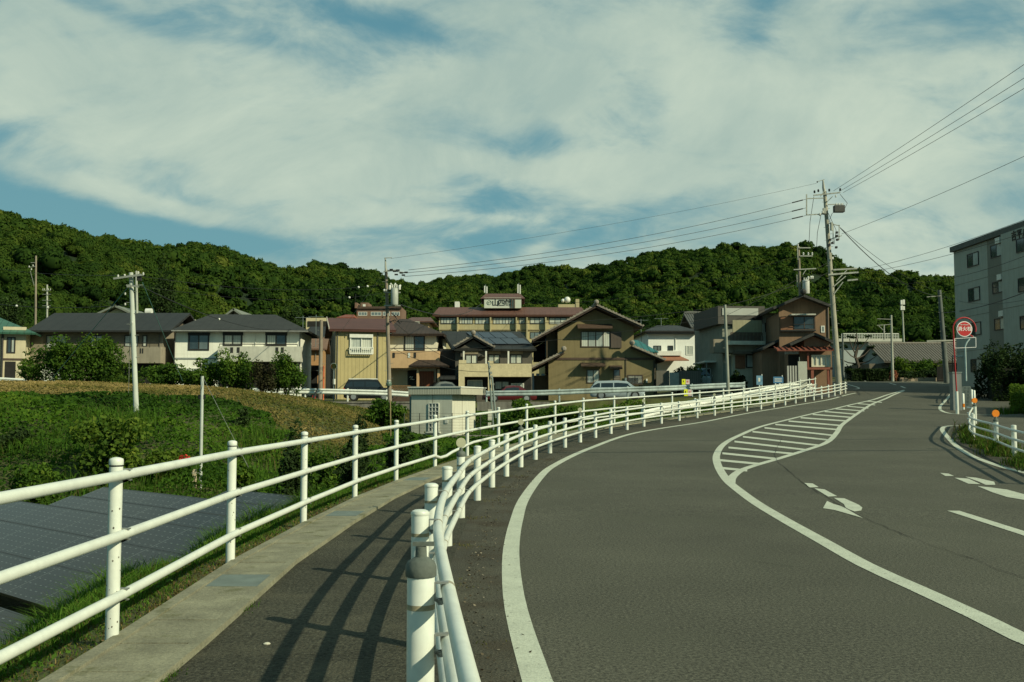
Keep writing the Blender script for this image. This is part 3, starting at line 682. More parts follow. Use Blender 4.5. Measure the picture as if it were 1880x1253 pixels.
M_ALU = mat('aluminium_frame', (.05, .055, .055), .45, .2, 5, metal=.3)
M_FRAMEDK = mat('panel_rack', (.10, .11, .10), .6, .2, 5, metal=.3)
def array(loc, label, rows, group='solar arrays below the footway'):
    o = empty('solar_array', loc, 0, label, 'solar array', group)
    rot = Matrix((rv*-1, cv, (rv*-1).cross(cv))).transposed().to_4x4()
    proto = None
    for (s0, s1, t0, t1) in rows:
        n = max(1, int(round((t1-t0)/2.34)))
        for k in range(n):
            key = round(s1-s0, 2)
            if proto is None or proto[0] != key:
                h = s1-s0
                pb = MB().box(0, .008, -.035, 2.335, h-.012, 0).build('panel', M_PV, o)
                fb = MB().box(0, .0, -.05, 2.335, .02, .002).box(0, h-.028, -.05, 2.335, h-.008, .002).build('frame', M_ALU, pb)
                proto = (key, pb, fb); cur = pb
            else:
                cur = proto[1].copy(); col.objects.link(cur); cur.parent = o
                f2 = proto[2].copy(); col.objects.link(f2); f2.parent = cur
            p = rv*-(t0+k*2.34)+cv*s0
            cur.matrix_local = Matrix.Translation(p) @ rot
    # posts below the low edge and a beam
    for k in range(7):
        for s_ in (.4, 2.4):
            q = rv*-(rows[0][2]+.8+k*2.2)+cv*s_; zb = float(H(loc[0]+q.x, loc[1]+q.y))-.3-loc[2]
            MB().bar(q-Vector((0, 0, .1)), (q.x, q.y, zb), .09, .09).build('leg', M_FRAMEDK, o)
    for s_ in (.4, 2.4): MB().bar(rv*-rows[0][2]+cv*s_-Vector((0, 0, .12)), rv*-(rows[0][3])+cv*s_-Vector((0, 0, .12)), .07).build('beam', M_FRAMEDK, o)
    return o
# right end of the array: where the column through (130,1125) runs
def st_of(px, py):
    n = rv.cross(cv); a, b, c = ray(px, py); d = Vector((a, b, c)); o_ = Vector((0, 0, CAMZ)); k = (P0-o_).dot(n)/d.dot(n); q = o_+d*k-P0
    return -q.dot(rv), q.dot(cv)
tr_ = st_of(128, 1125)[0]; tl = st_of(88, 928)[0]
print('array', tr_, tl, st_of(0, 1088), st_of(26, 921), st_of(178, 890), st_of(470, 907), st_of(345, 1019), st_of(560, 915))
array(P0, 'large tilted solar array, the biggest, behind the white fence', [(0, 1, tr_-2.34*6, tr_), (1, 2, tr_-2.34*6, tr_), (2, 2.86, tr_-2.34*6, tr_), (2.86, 3.4, tl, tr_+.2), (3.4, 3.95, tl+.4, tr_+.3), (3.95, 4.42, tr_-2.34, tr_+.4)])
a_, b_, c_ = ray(0, 1114); Yb = 12.3; P1 = Vector((a_*Yb/b_, Yb, CAMZ+c_*Yb/b_))-cv*2.9
array(P1, 'lower solar array of which only a top corner shows at the bottom edge', [(0, 1, -8, 1.36), (1, 2, -8, 1.36), (2, 2.9, -8, 1.36)])

# ------------------------------------------------------------------ ground cover: kudzu, grass, dry grass
M_KUDZU = leafmat('kudzu_leaves', [(.012, .030, .005), (.030, .072, .008), (.060, .122, .011), (.13, .18, .02)], .3, .06)
M_GRASS = leafmat('grass_blades', [(.12, .095, .035), (.055, .09, .014), (.06, .14, .015), (.12, .21, .028)], .35, .08)
M_STRAW = leafmat('dry_grass', [(.06, .08, .016), (.115, .105, .028), (.19, .145, .048), (.30, .22, .085)], .25, .05)
def scatter(n, x0, x1, y0, y1, dens):
    x = RNG.uniform(x0, x1, n); y = RNG.uniform(y0, y1, n); k = dens(x, y) > RNG.random(n); return x[k], y[k]
def blades(name, x, y, z, h, lean, val, m, wd=.012):
    n = len(x); a = RNG.uniform(0, 6.28, n); dx_ = np.cos(a); dy_ = np.sin(a); b = RNG.uniform(0, 6.28, n)
    base = np.stack([x, y, z-.01], 1); side = np.stack([np.cos(b), np.sin(b), 0*b], 1)*(wd*RNG.uniform(.6, 1.4, n))[:, None]
    ln = lean*RNG.uniform(.2, 1.3, n)
    mid = base+np.stack([dx_*ln*h*.3, dy_*ln*h*.3, h*.6], 1); tip = base+np.stack([dx_*ln*h, dy_*ln*h, h*np.clip(1-.3*ln, .2, 1)], 1)
    V = np.stack([base-side, base+side, mid+side*.8, mid-side*.8, tip], 1).reshape(-1, 3); i = np.arange(n)*5
    Fq = np.concatenate([np.stack([i, i+1, i+2, i+3], 1), np.stack([i+3, i+2, i+4, i+4], 1)])
    # the tips as thin quads
    V = np.concatenate([V, (tip+side*.12)]); Fq[n:, 3] = i+4; Fq[n:, 2] = 5*n+np.arange(n)
    Fq[n:] = np.stack([i+3, i+2, 5*n+np.arange(n), i+4], 1)
    return raw_mesh(name, V, Fq, m, np.clip(np.concatenate([val, val]), 0, 1), kind='stuff')
# verge beside the footway
def verge_d(x, y): d = xf(y)-x; return np.where((d > -.02) & (d < 3.2), np.clip(.30+sstep(.12, .55, d)*.8, 0, 1)*np.clip(vnoise(x, y, .5, 21)*.5+.75, .1, 1), 0)*np.clip(9/np.maximum(y, 3), .12, 1)
x, y = scatter(620000, -5.9, -.2, 2.2, 30, verge_d); d = xf(y)-x
h = (.035+.20*sstep(.2, .9, d))*RNG.uniform(.5, 1.5, len(x))*np.clip(vnoise(x, y, .8, 8)*.5+1, .5, 1.5)*np.where(y > 12, 1.25, 1)
gv = .68+vnoise(x, y, .6, 12)*.2+RNG.normal(0, .13, len(x))-.55*(RNG.random(len(x)) < np.clip(.62-d*.9, .08, 1))
blades('grass', x, y, H(x, y), h, .8, gv, M_GRASS, .0045+.0)
x, y = scatter(40000, -2.8, -.5, 3, 30, lambda x, y: ((xf(y)-x > -.10) & (xf(y)-x < .45))*1.0*np.clip(10/np.maximum(y, 3), .2, 1))
blades('dead_grass', x, y, H(x, y)+.004, RNG.uniform(.02, .05, len(x)), 1.6, RNG.uniform(.0, .9, len(x)), M_STRAW, .003)
x, y = scatter(26000, -1, 22, 30, 66, lambda x, y: ((xf(y)-x > .0) & (xf(y)-x < 2.2))*1.0)
blades('grass', x, y, H(x, y), RNG.uniform(.1, .35, len(x)), .6, .5+RNG.normal(0, .2, len(x)), M_GRASS, .012)
# small leaves between the verge blades
x, y = scatter(9000, -5.5, -.2, 3, 26, lambda x, y: ((xf(y)-x > .1) & (xf(y)-x < 2.6))*np.clip(8/np.maximum(y, 3), .15, 1)); z = H(x, y)+RNG.uniform(.01, .09, len(x))
V, Fq = leaf_quads(np.stack([x, y, z], 1), RNG.uniform(.018, .05, len(x)), np.array([0, 0, 2.0]), .7); raw_mesh('clover', V, Fq, M_GRASS, np.clip(RNG.normal(.62, .2, len(x)), 0, 1), kind='stuff')
# the bank: kudzu below, mown straw above
SPOLY = [(-300, 724), (0, 724), (110, 729), (200, 733), (300, 731), (380, 733), (440, 742), (490, 756), (515, 775), (520, 800), (500, 830), (560, 838), (620, 842), (700, 815), (745, 792)]
SP_ = [(q.x, q.y) for q in (GH(a, b, 15) for a, b in SPOLY)]+[(-4, 63), (-60, 63)]
def inpoly(X, Y, P):
    ins = np.zeros(X.shape, bool); n = len(P)
    for i in range(n):
        (x1, y1), (x2, y2) = P[i], P[(i+1) % n]; c_ = ((y1 > Y) != (y2 > Y)) & (X < (x2-x1)*(Y-y1)/(y2-y1+1e-12)+x1); ins ^= c_
    return ins
def straw_edge(X, Y):
    """1 where the bank is mown and dry"""
    X = np.asarray(X, float); Y = np.asarray(Y, float)
    return inpoly(X+vnoise(X, Y, 1.3, 6)*.7, Y+vnoise(X, Y, 2.2, 7)*1.3, SP_)*(Y < 62.5)*1.0
def kz(X, Y):
    return (1-straw_edge(X, Y))*(Y > 18)*(Y < 62.5)*(xf(Y)-X > 2.2)
def solar_clear(X, Y):
    q = np.stack([X-P0.x, Y-P0.y], 1); s2 = Vector((.663, .749)); r2 = Vector((.749, -.663)); s_ = q@np.array(s2); t_ = q@np.array(r2)
    return ~((s_ < 4.5) & (s_ > -8) & (t_ > -14) & (t_ < tr_+3.0)) | ((s_ > 3.0) & (t_ < tl-.3)) | ((s_ > 4.0) & (t_ < tr_-2.6))
x, y = scatter(300000, -27, 20, 18, 63, kz); k = solar_clear(x, y) & in_view(x, y, 20); x, y = x[k], y[k]
lump = .42+.5*vnoise(x, y, 1.7, 31)+.3*vnoise(x, y, .8, 17)+.6*np.maximum(0, vnoise(x, y, 4.5, 33))
z = H(x, y)+np.clip(lump, 0, 1.8)*.85*np.clip(1-(y-34)/16, .25, 1)*RNG.random(len(x))**.45
cvv = .46+vnoise(x, y, 3.5, 40)*.26+vnoise(x, y, 1.1, 41)*.16+RNG.normal(0, .1, len(x))
V, Fq = leaf_quads(np.stack([x, y, z], 1), RNG.uniform(.06, .16, len(x))*np.clip(y/32, .7, 1.5), np.array([.0, -.5, 1.3]), .8); raw_mesh('kudzu', V, Fq, M_KUDZU, np.clip(cvv, 0, 1), kind='stuff')
x, y = scatter(22000, -27, -5, 18, 40, lambda x, y: kz(x, y)*(vnoise(x, y, 3, 50) > .0)); k = solar_clear(x, y); x, y = x[k], y[k]
blades('tall_grass', x, y, H(x, y)+.2, RNG.uniform(.3, .7, len(x)), .6, .5+RNG.normal(0, .18, len(x)), M_GRASS, .012)
x, y = scatter(150000, -36, -3, 26, 62.5, lambda x, y: straw_edge(x, y)); k = in_view(x, y, 10); x, y = x[k], y[k]
sv = .50+vnoise(x, y, 2.5, 60)*.34+vnoise(x, y, 9, 61)*.25+RNG.normal(0, .12, len(x))
V, Fq = leaf_quads(np.stack([x, y, H(x, y)+RNG.uniform(.0, .07, len(x))], 1), RNG.uniform(.10, .26, len(x)), np.array([.5, -.5, 2.2]), .35); raw_mesh('mown_grass', V, Fq, M_STRAW, np.clip(sv-.25*(RNG.random(len(x)) < .3), 0, 1), kind='stuff')

# ------------------------------------------------------------------ trees, bushes, hedges
M_BARK = mat('bark', (.075, .06, .045), .95, .35, 8, bump=.6, bscale=20)
LEAF = {'dark': leafmat('dark_leaves', [(.006, .012, .004), (.013, .026, .007), (.028, .05, .012), (.05, .085, .02)], .15),
        'green': leafmat('green_leaves', [(.014, .034, .006), (.036, .080, .010), (.075, .135, .014), (.15, .21, .025)], .3),
        'lime': leafmat('lime_leaves', [(.02, .045, .008), (.05, .095, .012), (.10, .155, .018), (.18, .22, .03)], .35),
        'forest': M_FOREST,
        'purple': leafmat('purple_leaves', [(.010, .010, .006), (.024, .022, .012), (.045, .045, .018), (.06, .08, .02)], .2),
        'red': leafmat('red_leaves', [(.05, .008, .006), (.12, .02, .015), (.16, .05, .03)], .2),
        'pink': leafmat('pink_petals', [(.03, .05, .015), (.30, .10, .06), (.48, .22, .14)], .2)}
def foliage(c, rad, n, lsize, nclump=14, seed=0, shell=.55, low=-.45, clr=.42):
    g = np.random.default_rng(seed+900); rad = np.asarray(rad, float)
    d = g.normal(size=(nclump, 3)); d /= np.linalg.norm(d, axis=1)[:, None]; d[:, 2] = np.where(d[:, 2] < low, -d[:, 2]*.6, d[:, 2])
    cc = d*g.uniform(.25, .84, (nclump, 1))*g.uniform(.75, 1.2, (nclump, 1)); rb = g.uniform(.22, clr, nclump)
    wh = g.integers(0, nclump, n); nv = g.normal(size=(n, 3)); nv /= np.linalg.norm(nv, axis=1)[:, None]
    P = cc[wh]+nv*(rb[wh]*g.uniform(shell, 1.12, n)*np.where(g.random(n) < .12, g.uniform(1.05, 1.5, n), 1))[:, None]
    V, Fq = leaf_quads(P*rad+np.asarray(c), g.uniform(.6, 1.4, n)*lsize, nv*.9+np.array([0, 0, .5]), .6)
    val = .42+g.normal(0, .13, n)+g.normal(0, .10, nclump)[wh]+P[:, 2]*.16  # value rises with height: upper leaves lighter
    return V, Fq, np.clip(val, 0, 1), cc*rad+np.asarray(c)
def tree(name, label, cat, base, rad, hc, n, lsize, kind='green', trunk=.08, group=None, nclump=14, seed=0, part='crown', **k):
    """base on the ground, hc = height of the crown's middle above it"""
    o = empty(name, base, 0, label, cat, group)
    V, Fq, val, cc = foliage((0, 0, hc), rad, n, lsize, nclump, seed, **k)
    raw_mesh(part, V, Fq, LEAF[kind], val).parent = o
    if trunk:
        m_ = MB(); g = random.Random(seed); p = Vector((0, 0, -.3)); top = Vector((g.uniform(-.1, .1)*rad[0], g.uniform(-.1, .1)*rad[1], hc))
        mid = (p+top)/2+Vector((g.uniform(-.08, .08)*rad[0], 0, 0)); m_.tube([p, mid, top], [trunk*1.2, trunk*.85, trunk*.3], 7)
        for q in cc[:7]:
            f = g.uniform(.35, .8); s_ = p.lerp(top, f); e = s_.lerp(Vector(q), .9); m_.tube([s_, s_.lerp(e, .5)+Vector((0, 0, .06*rad[2])), e], [trunk*.5, trunk*.32, trunk*.12], 5)
        m_.build('trunk', M_BARK, o, True)
    return o
def bush_px(name, label, cat, px0, row0, px1, row1, Y, n, lsize, kind='green', depth=None, zb=None, group=None, seed=0, trunk=.05, **k):
    if group == G1: m_ = (px1-px0)*.10; px0 -= m_; px1 += m_; row0 -= 2; n = int(n*1.5); lsize *= .85; k.setdefault('clr', .36); k['nclump'] = k.get('nclump', 14)+10
    a = at(px0, row1, Y); b = at(px1, row0, Y); cx = (a.x+b.x)/2; rx = (b.x-a.x)/2; z0 = float(H(cx, Y)) if zb is None else zb
    zl = max(z0, a.z) if zb is None else a.z
    zl = min(zl, z0)-.05; k.setdefault('low', -2.0)
    rz = (b.z-zl)/2; return tree(name, label, cat, (cx, Y, z0), (rx, depth or rx*.8, rz), zl+rz-z0, n, lsize, kind, trunk, group, seed=seed, **k)
def hedge(name, label, x0, y0, x1, y1, w_, h, n, lsize, kind, zf=None, group=None, rough=.12, cat='hedge'):
    o = empty(name, ((x0+x1)/2, (y0+y1)/2, float((zf or H)((x0+x1)/2, (y0+y1)/2))), 0, label, cat, group)
    t = RNG.random(n); s_ = RNG.uniform(-1, 1, n); L_ = math.hypot(x1-x0, y1-y0); ux, uy = (x1-x0)/L_, (y1-y0)/L_
    face = RNG.integers(0, 3, n); cross = np.where(face == 0, -1, np.where(face == 1, 1, s_)); zz_ = np.where(face == 2, 1, RNG.random(n))
    X = x0+(x1-x0)*t-uy*cross*w_/2; Y = y0+(y1-y0)*t+ux*cross*w_/2; bump = 1+vnoise(X*1.0, Y+zz_*3, .7, 3)*rough+vnoise(X, Y, .25, 4)*rough*.6
    X = X+RNG.normal(0, .04, n); Y = Y+RNG.normal(0, .04, n)
    Z = (zf or H)(X, Y)+zz_*h*bump
    V, Fq = leaf_quads(np.stack([X, Y, Z], 1)-np.array(o.location), RNG.uniform(.6, 1.4, n)*lsize, np.array([0, -.3, .8]), .65)
    raw_mesh('foliage', V, Fq, LEAF[kind], np.clip(.4+vnoise(X, Y+Z, .8, 5)*.14+RNG.normal(0, .14, n)+zz_*.1, 0, 1)).parent = o  # upper leaves get a lighter value
    e_ = min(.7, L_*.1); x0, x1, y0, y1 = x0+ux*e_, x1-ux*e_, y0+uy*e_, y1-uy*e_
    core = MB(); core.prism([(x0-uy*w_*.42-o.location.x, y0+ux*w_*.42-o.location.y, -.3), (x0+uy*w_*.42-o.location.x, y0-ux*w_*.42-o.location.y, -.3), (x0+uy*w_*.42-o.location.x, y0-ux*w_*.42-o.location.y, h*.9), (x0-uy*w_*.42-o.location.x, y0+ux*w_*.42-o.location.y, h*.9)], (x1-x0, y1-y0, 0))
    core.build('dark_core', mat('hedge_core_shade', (.012, .016, .007), .95), o); return o  # near-black solid core; its colour stands for shade inside the hedge
# row of bushes on top of the bank
G1 = 'bushes along the top of the bank'
bush_px('bush', 'tall spreading tree-like bush in front of the charcoal-roofed taupe house, beside the pale pole', 'bush', 62, 612, 172, 706, 60, 5200, .20, group=G1, seed=1, trunk=.11, nclump=22)
bush_px('bush', 'dense bush with a pointed upright shoot right beside the pale pole', 'bush', 135, 600, 232, 706, 61, 4600, .20, group=G1, seed=2, trunk=.1, nclump=20)
bush_px('bush', 'small yellow-green sapling between the green-roofed house and the large bush', 'bush', 30, 655, 76, 700, 62, 1400, .15, 'lime', group=G1, seed=3, trunk=.03)
bush_px('bush', 'low yellow-green shrub at the foot of the pale pole by the red door', 'bush', 190, 660, 262, 706, 61, 1800, .16, 'lime', group=G1, seed=4, trunk=.04)
bush_px('bush', 'rounded mid-green bush under the first window of the white house', 'bush', 266, 660, 345, 712, 60, 3300, .18, group=G1, seed=5)
bush_px('bush', 'broad bush with a raised middle in front of the white house balcony', 'bush', 325, 655, 412, 712, 60.5, 3600, .18, group=G1, seed=6, nclump=20)
bush_px('bush', 'tallest bright bush reaching the balcony wall of the white house', 'bush', 395, 640, 470, 714, 60, 3800, .18, group=G1, seed=7, nclump=22)
bush_px('bush', 'dark purplish bush between two green ones under the white balcony', 'bush', 458, 656, 508, 716, 58.5, 2200, .16, 'purple', group=G1, seed=8)
bush_px('bush', 'glossy bright bush at the corner of the white house, with loose top shoots', 'bush', 492, 646, 560, 713, 60, 3600, .18, 'green', group=G1, seed=9, nclump=20)
for i, (a, b, c, d, Y, lb) in enumerate([(258, 488, 335, 600, 103, 'big dark tree behind the ridge of the taupe house'), (150, 520, 215, 600, 106, 'dark tree behind the taupe house, under the wooded hill'), (-20, 520, 60, 620, 100, 'dark tree behind the green-roofed house'), (330, 530, 385, 600, 105, 'dark tree filling the space between the taupe and white houses'), (498, 548, 560, 610, 118, 'dark tree behind the right end of the white house roof'), (1180, 560, 1262, 620, 122, 'dark tree above the white hip-roofed house'), (1060, 556, 1100, 620, 138, 'dark tree at the far end of the hotel')]):
    bush_px('tree', lb, 'tree', a, b, c, d, Y, 6500, .26, 'dark' if i % 2 == 0 else 'forest', seed=80+i, nclump=30, clr=.36, trunk=.2, group='trees behind the houses')
# shrubs on the slope and beside the fence
bush_px('shrub', 'yellow-green shrub growing in front of the pale pole on the kudzu slope', 'shrub', 128, 752, 278, 872, 31, 5200, .16, 'lime', seed=11, depth=1.3, nclump=22)
for i, (a, b, c, d, Y, kd, lb) in enumerate([(-20, 780, 60, 850, 34, 'dark', 'dark ragged weed bush at the picture edge above the solar panels'), (20, 835, 110, 905, 27, 'green', 'low green weed bush just above the stepped corner of the solar panels'), (290, 742, 380, 800, 43, 'green', 'leafy mound between the pale pole and the thin steel pole'), (395, 752, 470, 815, 41, 'dark', 'dark leafy mound past the thin steel pole on the slope'), (272, 812, 328, 866, 31.5, 'lime', 'light green weed clump just before the thin steel pole'), (408, 845, 470, 895, 26, 'green', 'green weed clump behind the far edge of the solar panels'), (100, 735, 190, 785, 46, 'dark', 'dark patch of brush high on the slope under the brown grass'), (560, 812, 622, 870, 29, 'green', 'green clump between the two dark evergreens')]):
    bush_px('weed_bush', lb, 'bush', a, b, c, d, Y, 2600, .13, kd, seed=110+i, trunk=.03, nclump=18, clr=.34, depth=1.0, group='wild bushes on the slope', zb=float(H(at((a+c)/2, d, Y).x, Y)))
bush_px('evergreen_shrub', 'dark rounded evergreen standing alone at the corner of the solar panels', 'shrub', 482, 800, 582, 905, 19.5, 6500, .085, 'dark', seed=12, nclump=26, clr=.36, depth=.65, group='dark evergreens beyond the fence')
bush_px('evergreen_shrub', 'dark evergreen behind the fence post where the shrubs begin to merge', 'shrub', 612, 772, 706, 905, 23, 6500, .09, 'dark', seed=13, nclump=26, clr=.36, depth=.8, group='dark evergreens beyond the fence')
bush_px('evergreen_shrub', 'dark evergreen between the merged shrub and the block hut', 'shrub', 690, 788, 762, 888, 25, 4800, .10, 'dark', seed=14, nclump=22, clr=.36, depth=.8, group='dark evergreens beyond the fence')
bush_px('evergreen_shrub', 'low dark evergreen just below the bent fence rail', 'shrub', 745, 800, 808, 868, 27, 3200, .10, 'dark', seed=15, depth=.8, group='dark evergreens beyond the fence')
bush_px('bush', 'dark leafy bush around the foot of the lamp pole beside the hut', 'bush', 655, 722, 752, 800, 52, 3600, .18, 'green', seed=16, nclump=18, zb=-.2)
bush_px('bush', 'bush climbing the slope behind the twin metal poles beyond the hut', 'bush', 915, 738, 1010, 800, 46, 4200, .17, 'green', seed=17, depth=1.6, nclump=20, zb=0)
bush_px('bush', 'ivy-like bush below the guard rail in front of the ochre house', 'bush', 985, 738, 1110, 790, 50, 4200, .16, 'green', seed=18, depth=1.5, nclump=20, zb=.4)
bush_px('bush', 'spreading bush under the guard rail by the parked silver car', 'bush', 1090, 736, 1230, 776, 55, 3800, .16, 'green', seed=19, depth=1.6, nclump=20, zb=.9)
bush_px('bush', 'low bush below the yellow notice on the guard rail', 'bush', 1215, 728, 1330, 764, 58, 2400, .16, 'green', seed=20, depth=1.2, nclump=16, zb=1.2)
# right-hand side
hedge('clipped_hedge', 'bright clipped hedge beside the side path below the dark tall hedge', at(1862, 700, 47).x, 42.5, at(1862, 700, 47).x+4, 42.5+10, 2.6, 1.25, 15000, .10, 'lime', zf=lambda x, y: zr(y))
hedge('tall_hedge', 'tall dark unclipped hedge in front of the apartment block, beside the path', at(1812, 700, 61).x, 61.5, at(1812, 700, 61).x+9, 60.5, 3.0, 2.15, 26000, .15, 'dark', zf=lambda x, y: zr(y), rough=.55)
for i, (a, b, c, d, Y, lb) in enumerate([(1805, 640, 1872, 712, 62, 'dark tall hedge bush in front of the apartment block, beside the path'), (1850, 628, 1960, 712, 60, 'second dark tall bush, behind the clipped bright hedge')]):
    bush_px('bush', lb, 'bush', a, b, c, d, Y, 6500, .17, 'dark', seed=30+i, depth=1.8, nclump=26, zb=float(zr(Y)), group='dark bushes before the apartment block')
for i, (a, b, c, d, Y, kd, lb) in enumerate([(1622, 655, 1680, 695, 103, 'lime', 'round garden bush in front of the grey tiled house'), (1672, 652, 1722, 692, 103, 'green', 'garden bush between the round one and the leaning grey pole'), (1600, 672, 1640, 697, 104, 'dark', 'dark garden bush at the gable of the grey tiled house'),
      (1712, 660, 1742, 690, 104, 'lime', 'lime bush behind the leaning grey pole'), (1640, 676, 1700, 698, 101, 'dark', 'low dark bush behind the garden kerb'), (1690, 676, 1732, 696, 101, 'dark', 'low dark bush at the end of the garden kerb'), (1556, 656, 1590, 680, 112, 'dark', 'dark bush at the foot of the trained pine')]):
    bush_px('bush', lb, 'bush', a, b, c, d, Y, 2000, .22, kd, seed=40+i, zb=float(zr(Y))-.1, group='garden bushes beyond the bend')
hedge('clipped_hedge', 'low dark clipped hedge along the bend, under the trained pine', at(1562, 690, 101).x, 101.5, at(1628, 690, 101).x, 101.5, 1.6, 1.1, 5000, .16, 'dark', zf=lambda x, y: zr(y))
bush_px('flowering_shrub', 'small shrub covered in pink blossom at the foot of a concrete pole', 'shrub', 1632, 678, 1652, 699, 99.5, 900, .16, 'pink', seed=50, zb=float(zr(99)))
bush_px('bush', 'dark ivy-covered tree between the white house and the carport', 'tree', 1283, 618, 1322, 700, 84, 3500, .2, 'dark', seed=52, nclump=22, zb=2.3)
bush_px('bush', 'green bush beside the white house, behind the wooden fence', 'bush', 1226, 668, 1268, 690, 82, 1500, .2, 'dark', seed=53, zb=2.3)
bush_px('bush', 'green bush beside the parked white van', 'bush', 1255, 672, 1292, 700, 80, 1500, .2, 'green', seed=54, zb=2.3)
bush_px('bush', 'dark shrub by the wall of the cream house, beside the blue sign', 'bush', 1335, 672, 1372, 706, 74, 1800, .18, 'dark', seed=55, zb=2.2)
# trained pine: bare curved limbs with small pads of needles
pn = empty('trained_pine', at(1574, 690, 108), 0, 'trained garden pine with bare branches and small pads beyond the bend', 'tree'); m_ = MB()
base = Vector((0, 0, -1)); pads = []
for k, (dx_, dz_) in enumerate([(-1.6, 2.9), (1.7, 3.0), (-1.0, 4.0), (1.2, 4.1), (0, 4.7), (-2.0, 2.0), (1.9, 2.1), (.2, 3.4)]):
    st_ = Vector((math.sin(dz_)*.3, 0, dz_*.62)); e = Vector((dx_, random.uniform(-.8, .8), dz_)); m_.tube([st_, st_.lerp(e, .5)+Vector((0, 0, -.2)), e], [.09, .06, .03], 5); pads.append(e)
m_.tube([base, (.15, 0, 1), (-.2, 0, 2.2), (.15, 0, 3.4), (0, 0, 4.6)], [.22, .19, .15, .09, .04], 7); m_.build('trunk', M_BARK, pn, True)
Vs, Fs, vs_ = [], [], []; off = 0
for k, e in enumerate(pads):
    V, Fq, v_, _ = foliage(tuple(e+Vector((0, 0, .12))), (.62, .62, .26), 170, .17, 5, 70+k); Vs.append(V); Fs.append(Fq+off); off += len(V); vs_.append(v_)
raw_mesh('crown', np.concatenate(Vs), np.concatenate(Fs), LEAF['dark'], np.concatenate(vs_)).parent = pn
# weeds round the posts of the rail on the right and in the verge island
_rp = smooth_path([Vector((q[0], q[1], 0)) for q in rg], .1); _rp = [q for q in _rp if q.y > 20]
k_ = RNG.integers(0, len(_rp), 9000); x = np.array([_rp[i].x for i in k_])-.02+RNG.normal(0, .19, 9000); y = np.array([_rp[i].y for i in k_])-.1+RNG.normal(0, .3, 9000)
kk = (vnoise(x, y, .9, 70) > -.35); x, y = x[kk], y[kk]
blades('weeds', x, y, zr(y), RNG.uniform(.08, .30, len(x))*np.clip(1+vnoise(x, y, .8, 71), .4, 1.9), .7, .36+RNG.normal(0, .27, len(x)), M_GRASS, .010)
P = [(q.x-.25, q.y) for q in _rp[::4]]; MB().ribbon(P, 1.0, .003, lambda x, y: zr(y)).build('verge_soil', mat('dirty_verge', (.055, .05, .03), .95, .35, 1.2, fine=.5, fscale=30, bump=.6), kind='structure')
v0 = G(1738, 752); x, y = scatter(5000, v0.x-.2, v0.x+2.2, 46, 58, lambda x, y: ((x-np.interp(y, [46, 50, 58], [G(1742, 755).x+.15, G(1735, 738).x+.4, G(1752, 720).x+.2]) > 0) & (x-np.interp(y, [46, 50, 58], [G(1742, 755).x, G(1735, 738).x, G(1752, 720).x]) < 1.0))*1.0)
blades('weeds', x, y, zr(y), RNG.uniform(.15, .5, len(x)), .5, .45+RNG.normal(0, .25, len(x)), M_GRASS, .014)
# tufts at the feet of the guard rail posts
tx, ty = [], []
for (a, b) in GP[3:16]:
    for k in range(90 if b < 20 else 40): tx.append(a+random.gauss(.14, .14)); ty.append(b+random.gauss(0, .12))
tx, ty = np.array(tx), np.array(ty); blades('moss', tx, ty, zr(ty)+.005, RNG.uniform(.01, .035, len(tx)), 1.5, RNG.uniform(0, .7, len(tx)), M_STRAW, .004)
# red flowers by the guy pole
fl = empty('red_flowers', GH(352, 888, 15), 0, 'cluster of red blossoms on green stalks beside the thin steel pole', 'flowers')
zf_ = 0; m_ = MB(); Vs = []
for k in range(9):
    a = Vector((random.uniform(-.3, .3), random.uniform(-.2, .2), 0)); b = a+Vector((random.uniform(-.1, .1), 0, random.uniform(.45, .75))); m_.tube([a, b], [.012, .008], 5); Vs.append(b)
m_.build('stem', mat('flower_stem', (.05, .10, .02), .8), fl)
P_ = np.repeat(np.array([tuple(v) for v in Vs]), 16, 0)+RNG.normal(0, .06, (144, 3))+np.array([-.25, -.35, .12]); V, Fq = leaf_quads(P_, .13, None, .6); raw_mesh('blossom', V, Fq, leafmat('red_petals', [(.35, .02, .02), (.55, .03, .03), (.6, .08, .05)], .2), RNG.random(144)).parent = fl
x, y = scatter(2500, fl.location.x-1.8, fl.location.x+3, fl.location.y-.3, fl.location.y+1.6, lambda x, y: 1+0*x)
blades('iris_leaves', x, y, H(x, y), RNG.uniform(.3, .6, len(x)), .35, .7+RNG.normal(0, .15, len(x)), M_GRASS, .02)
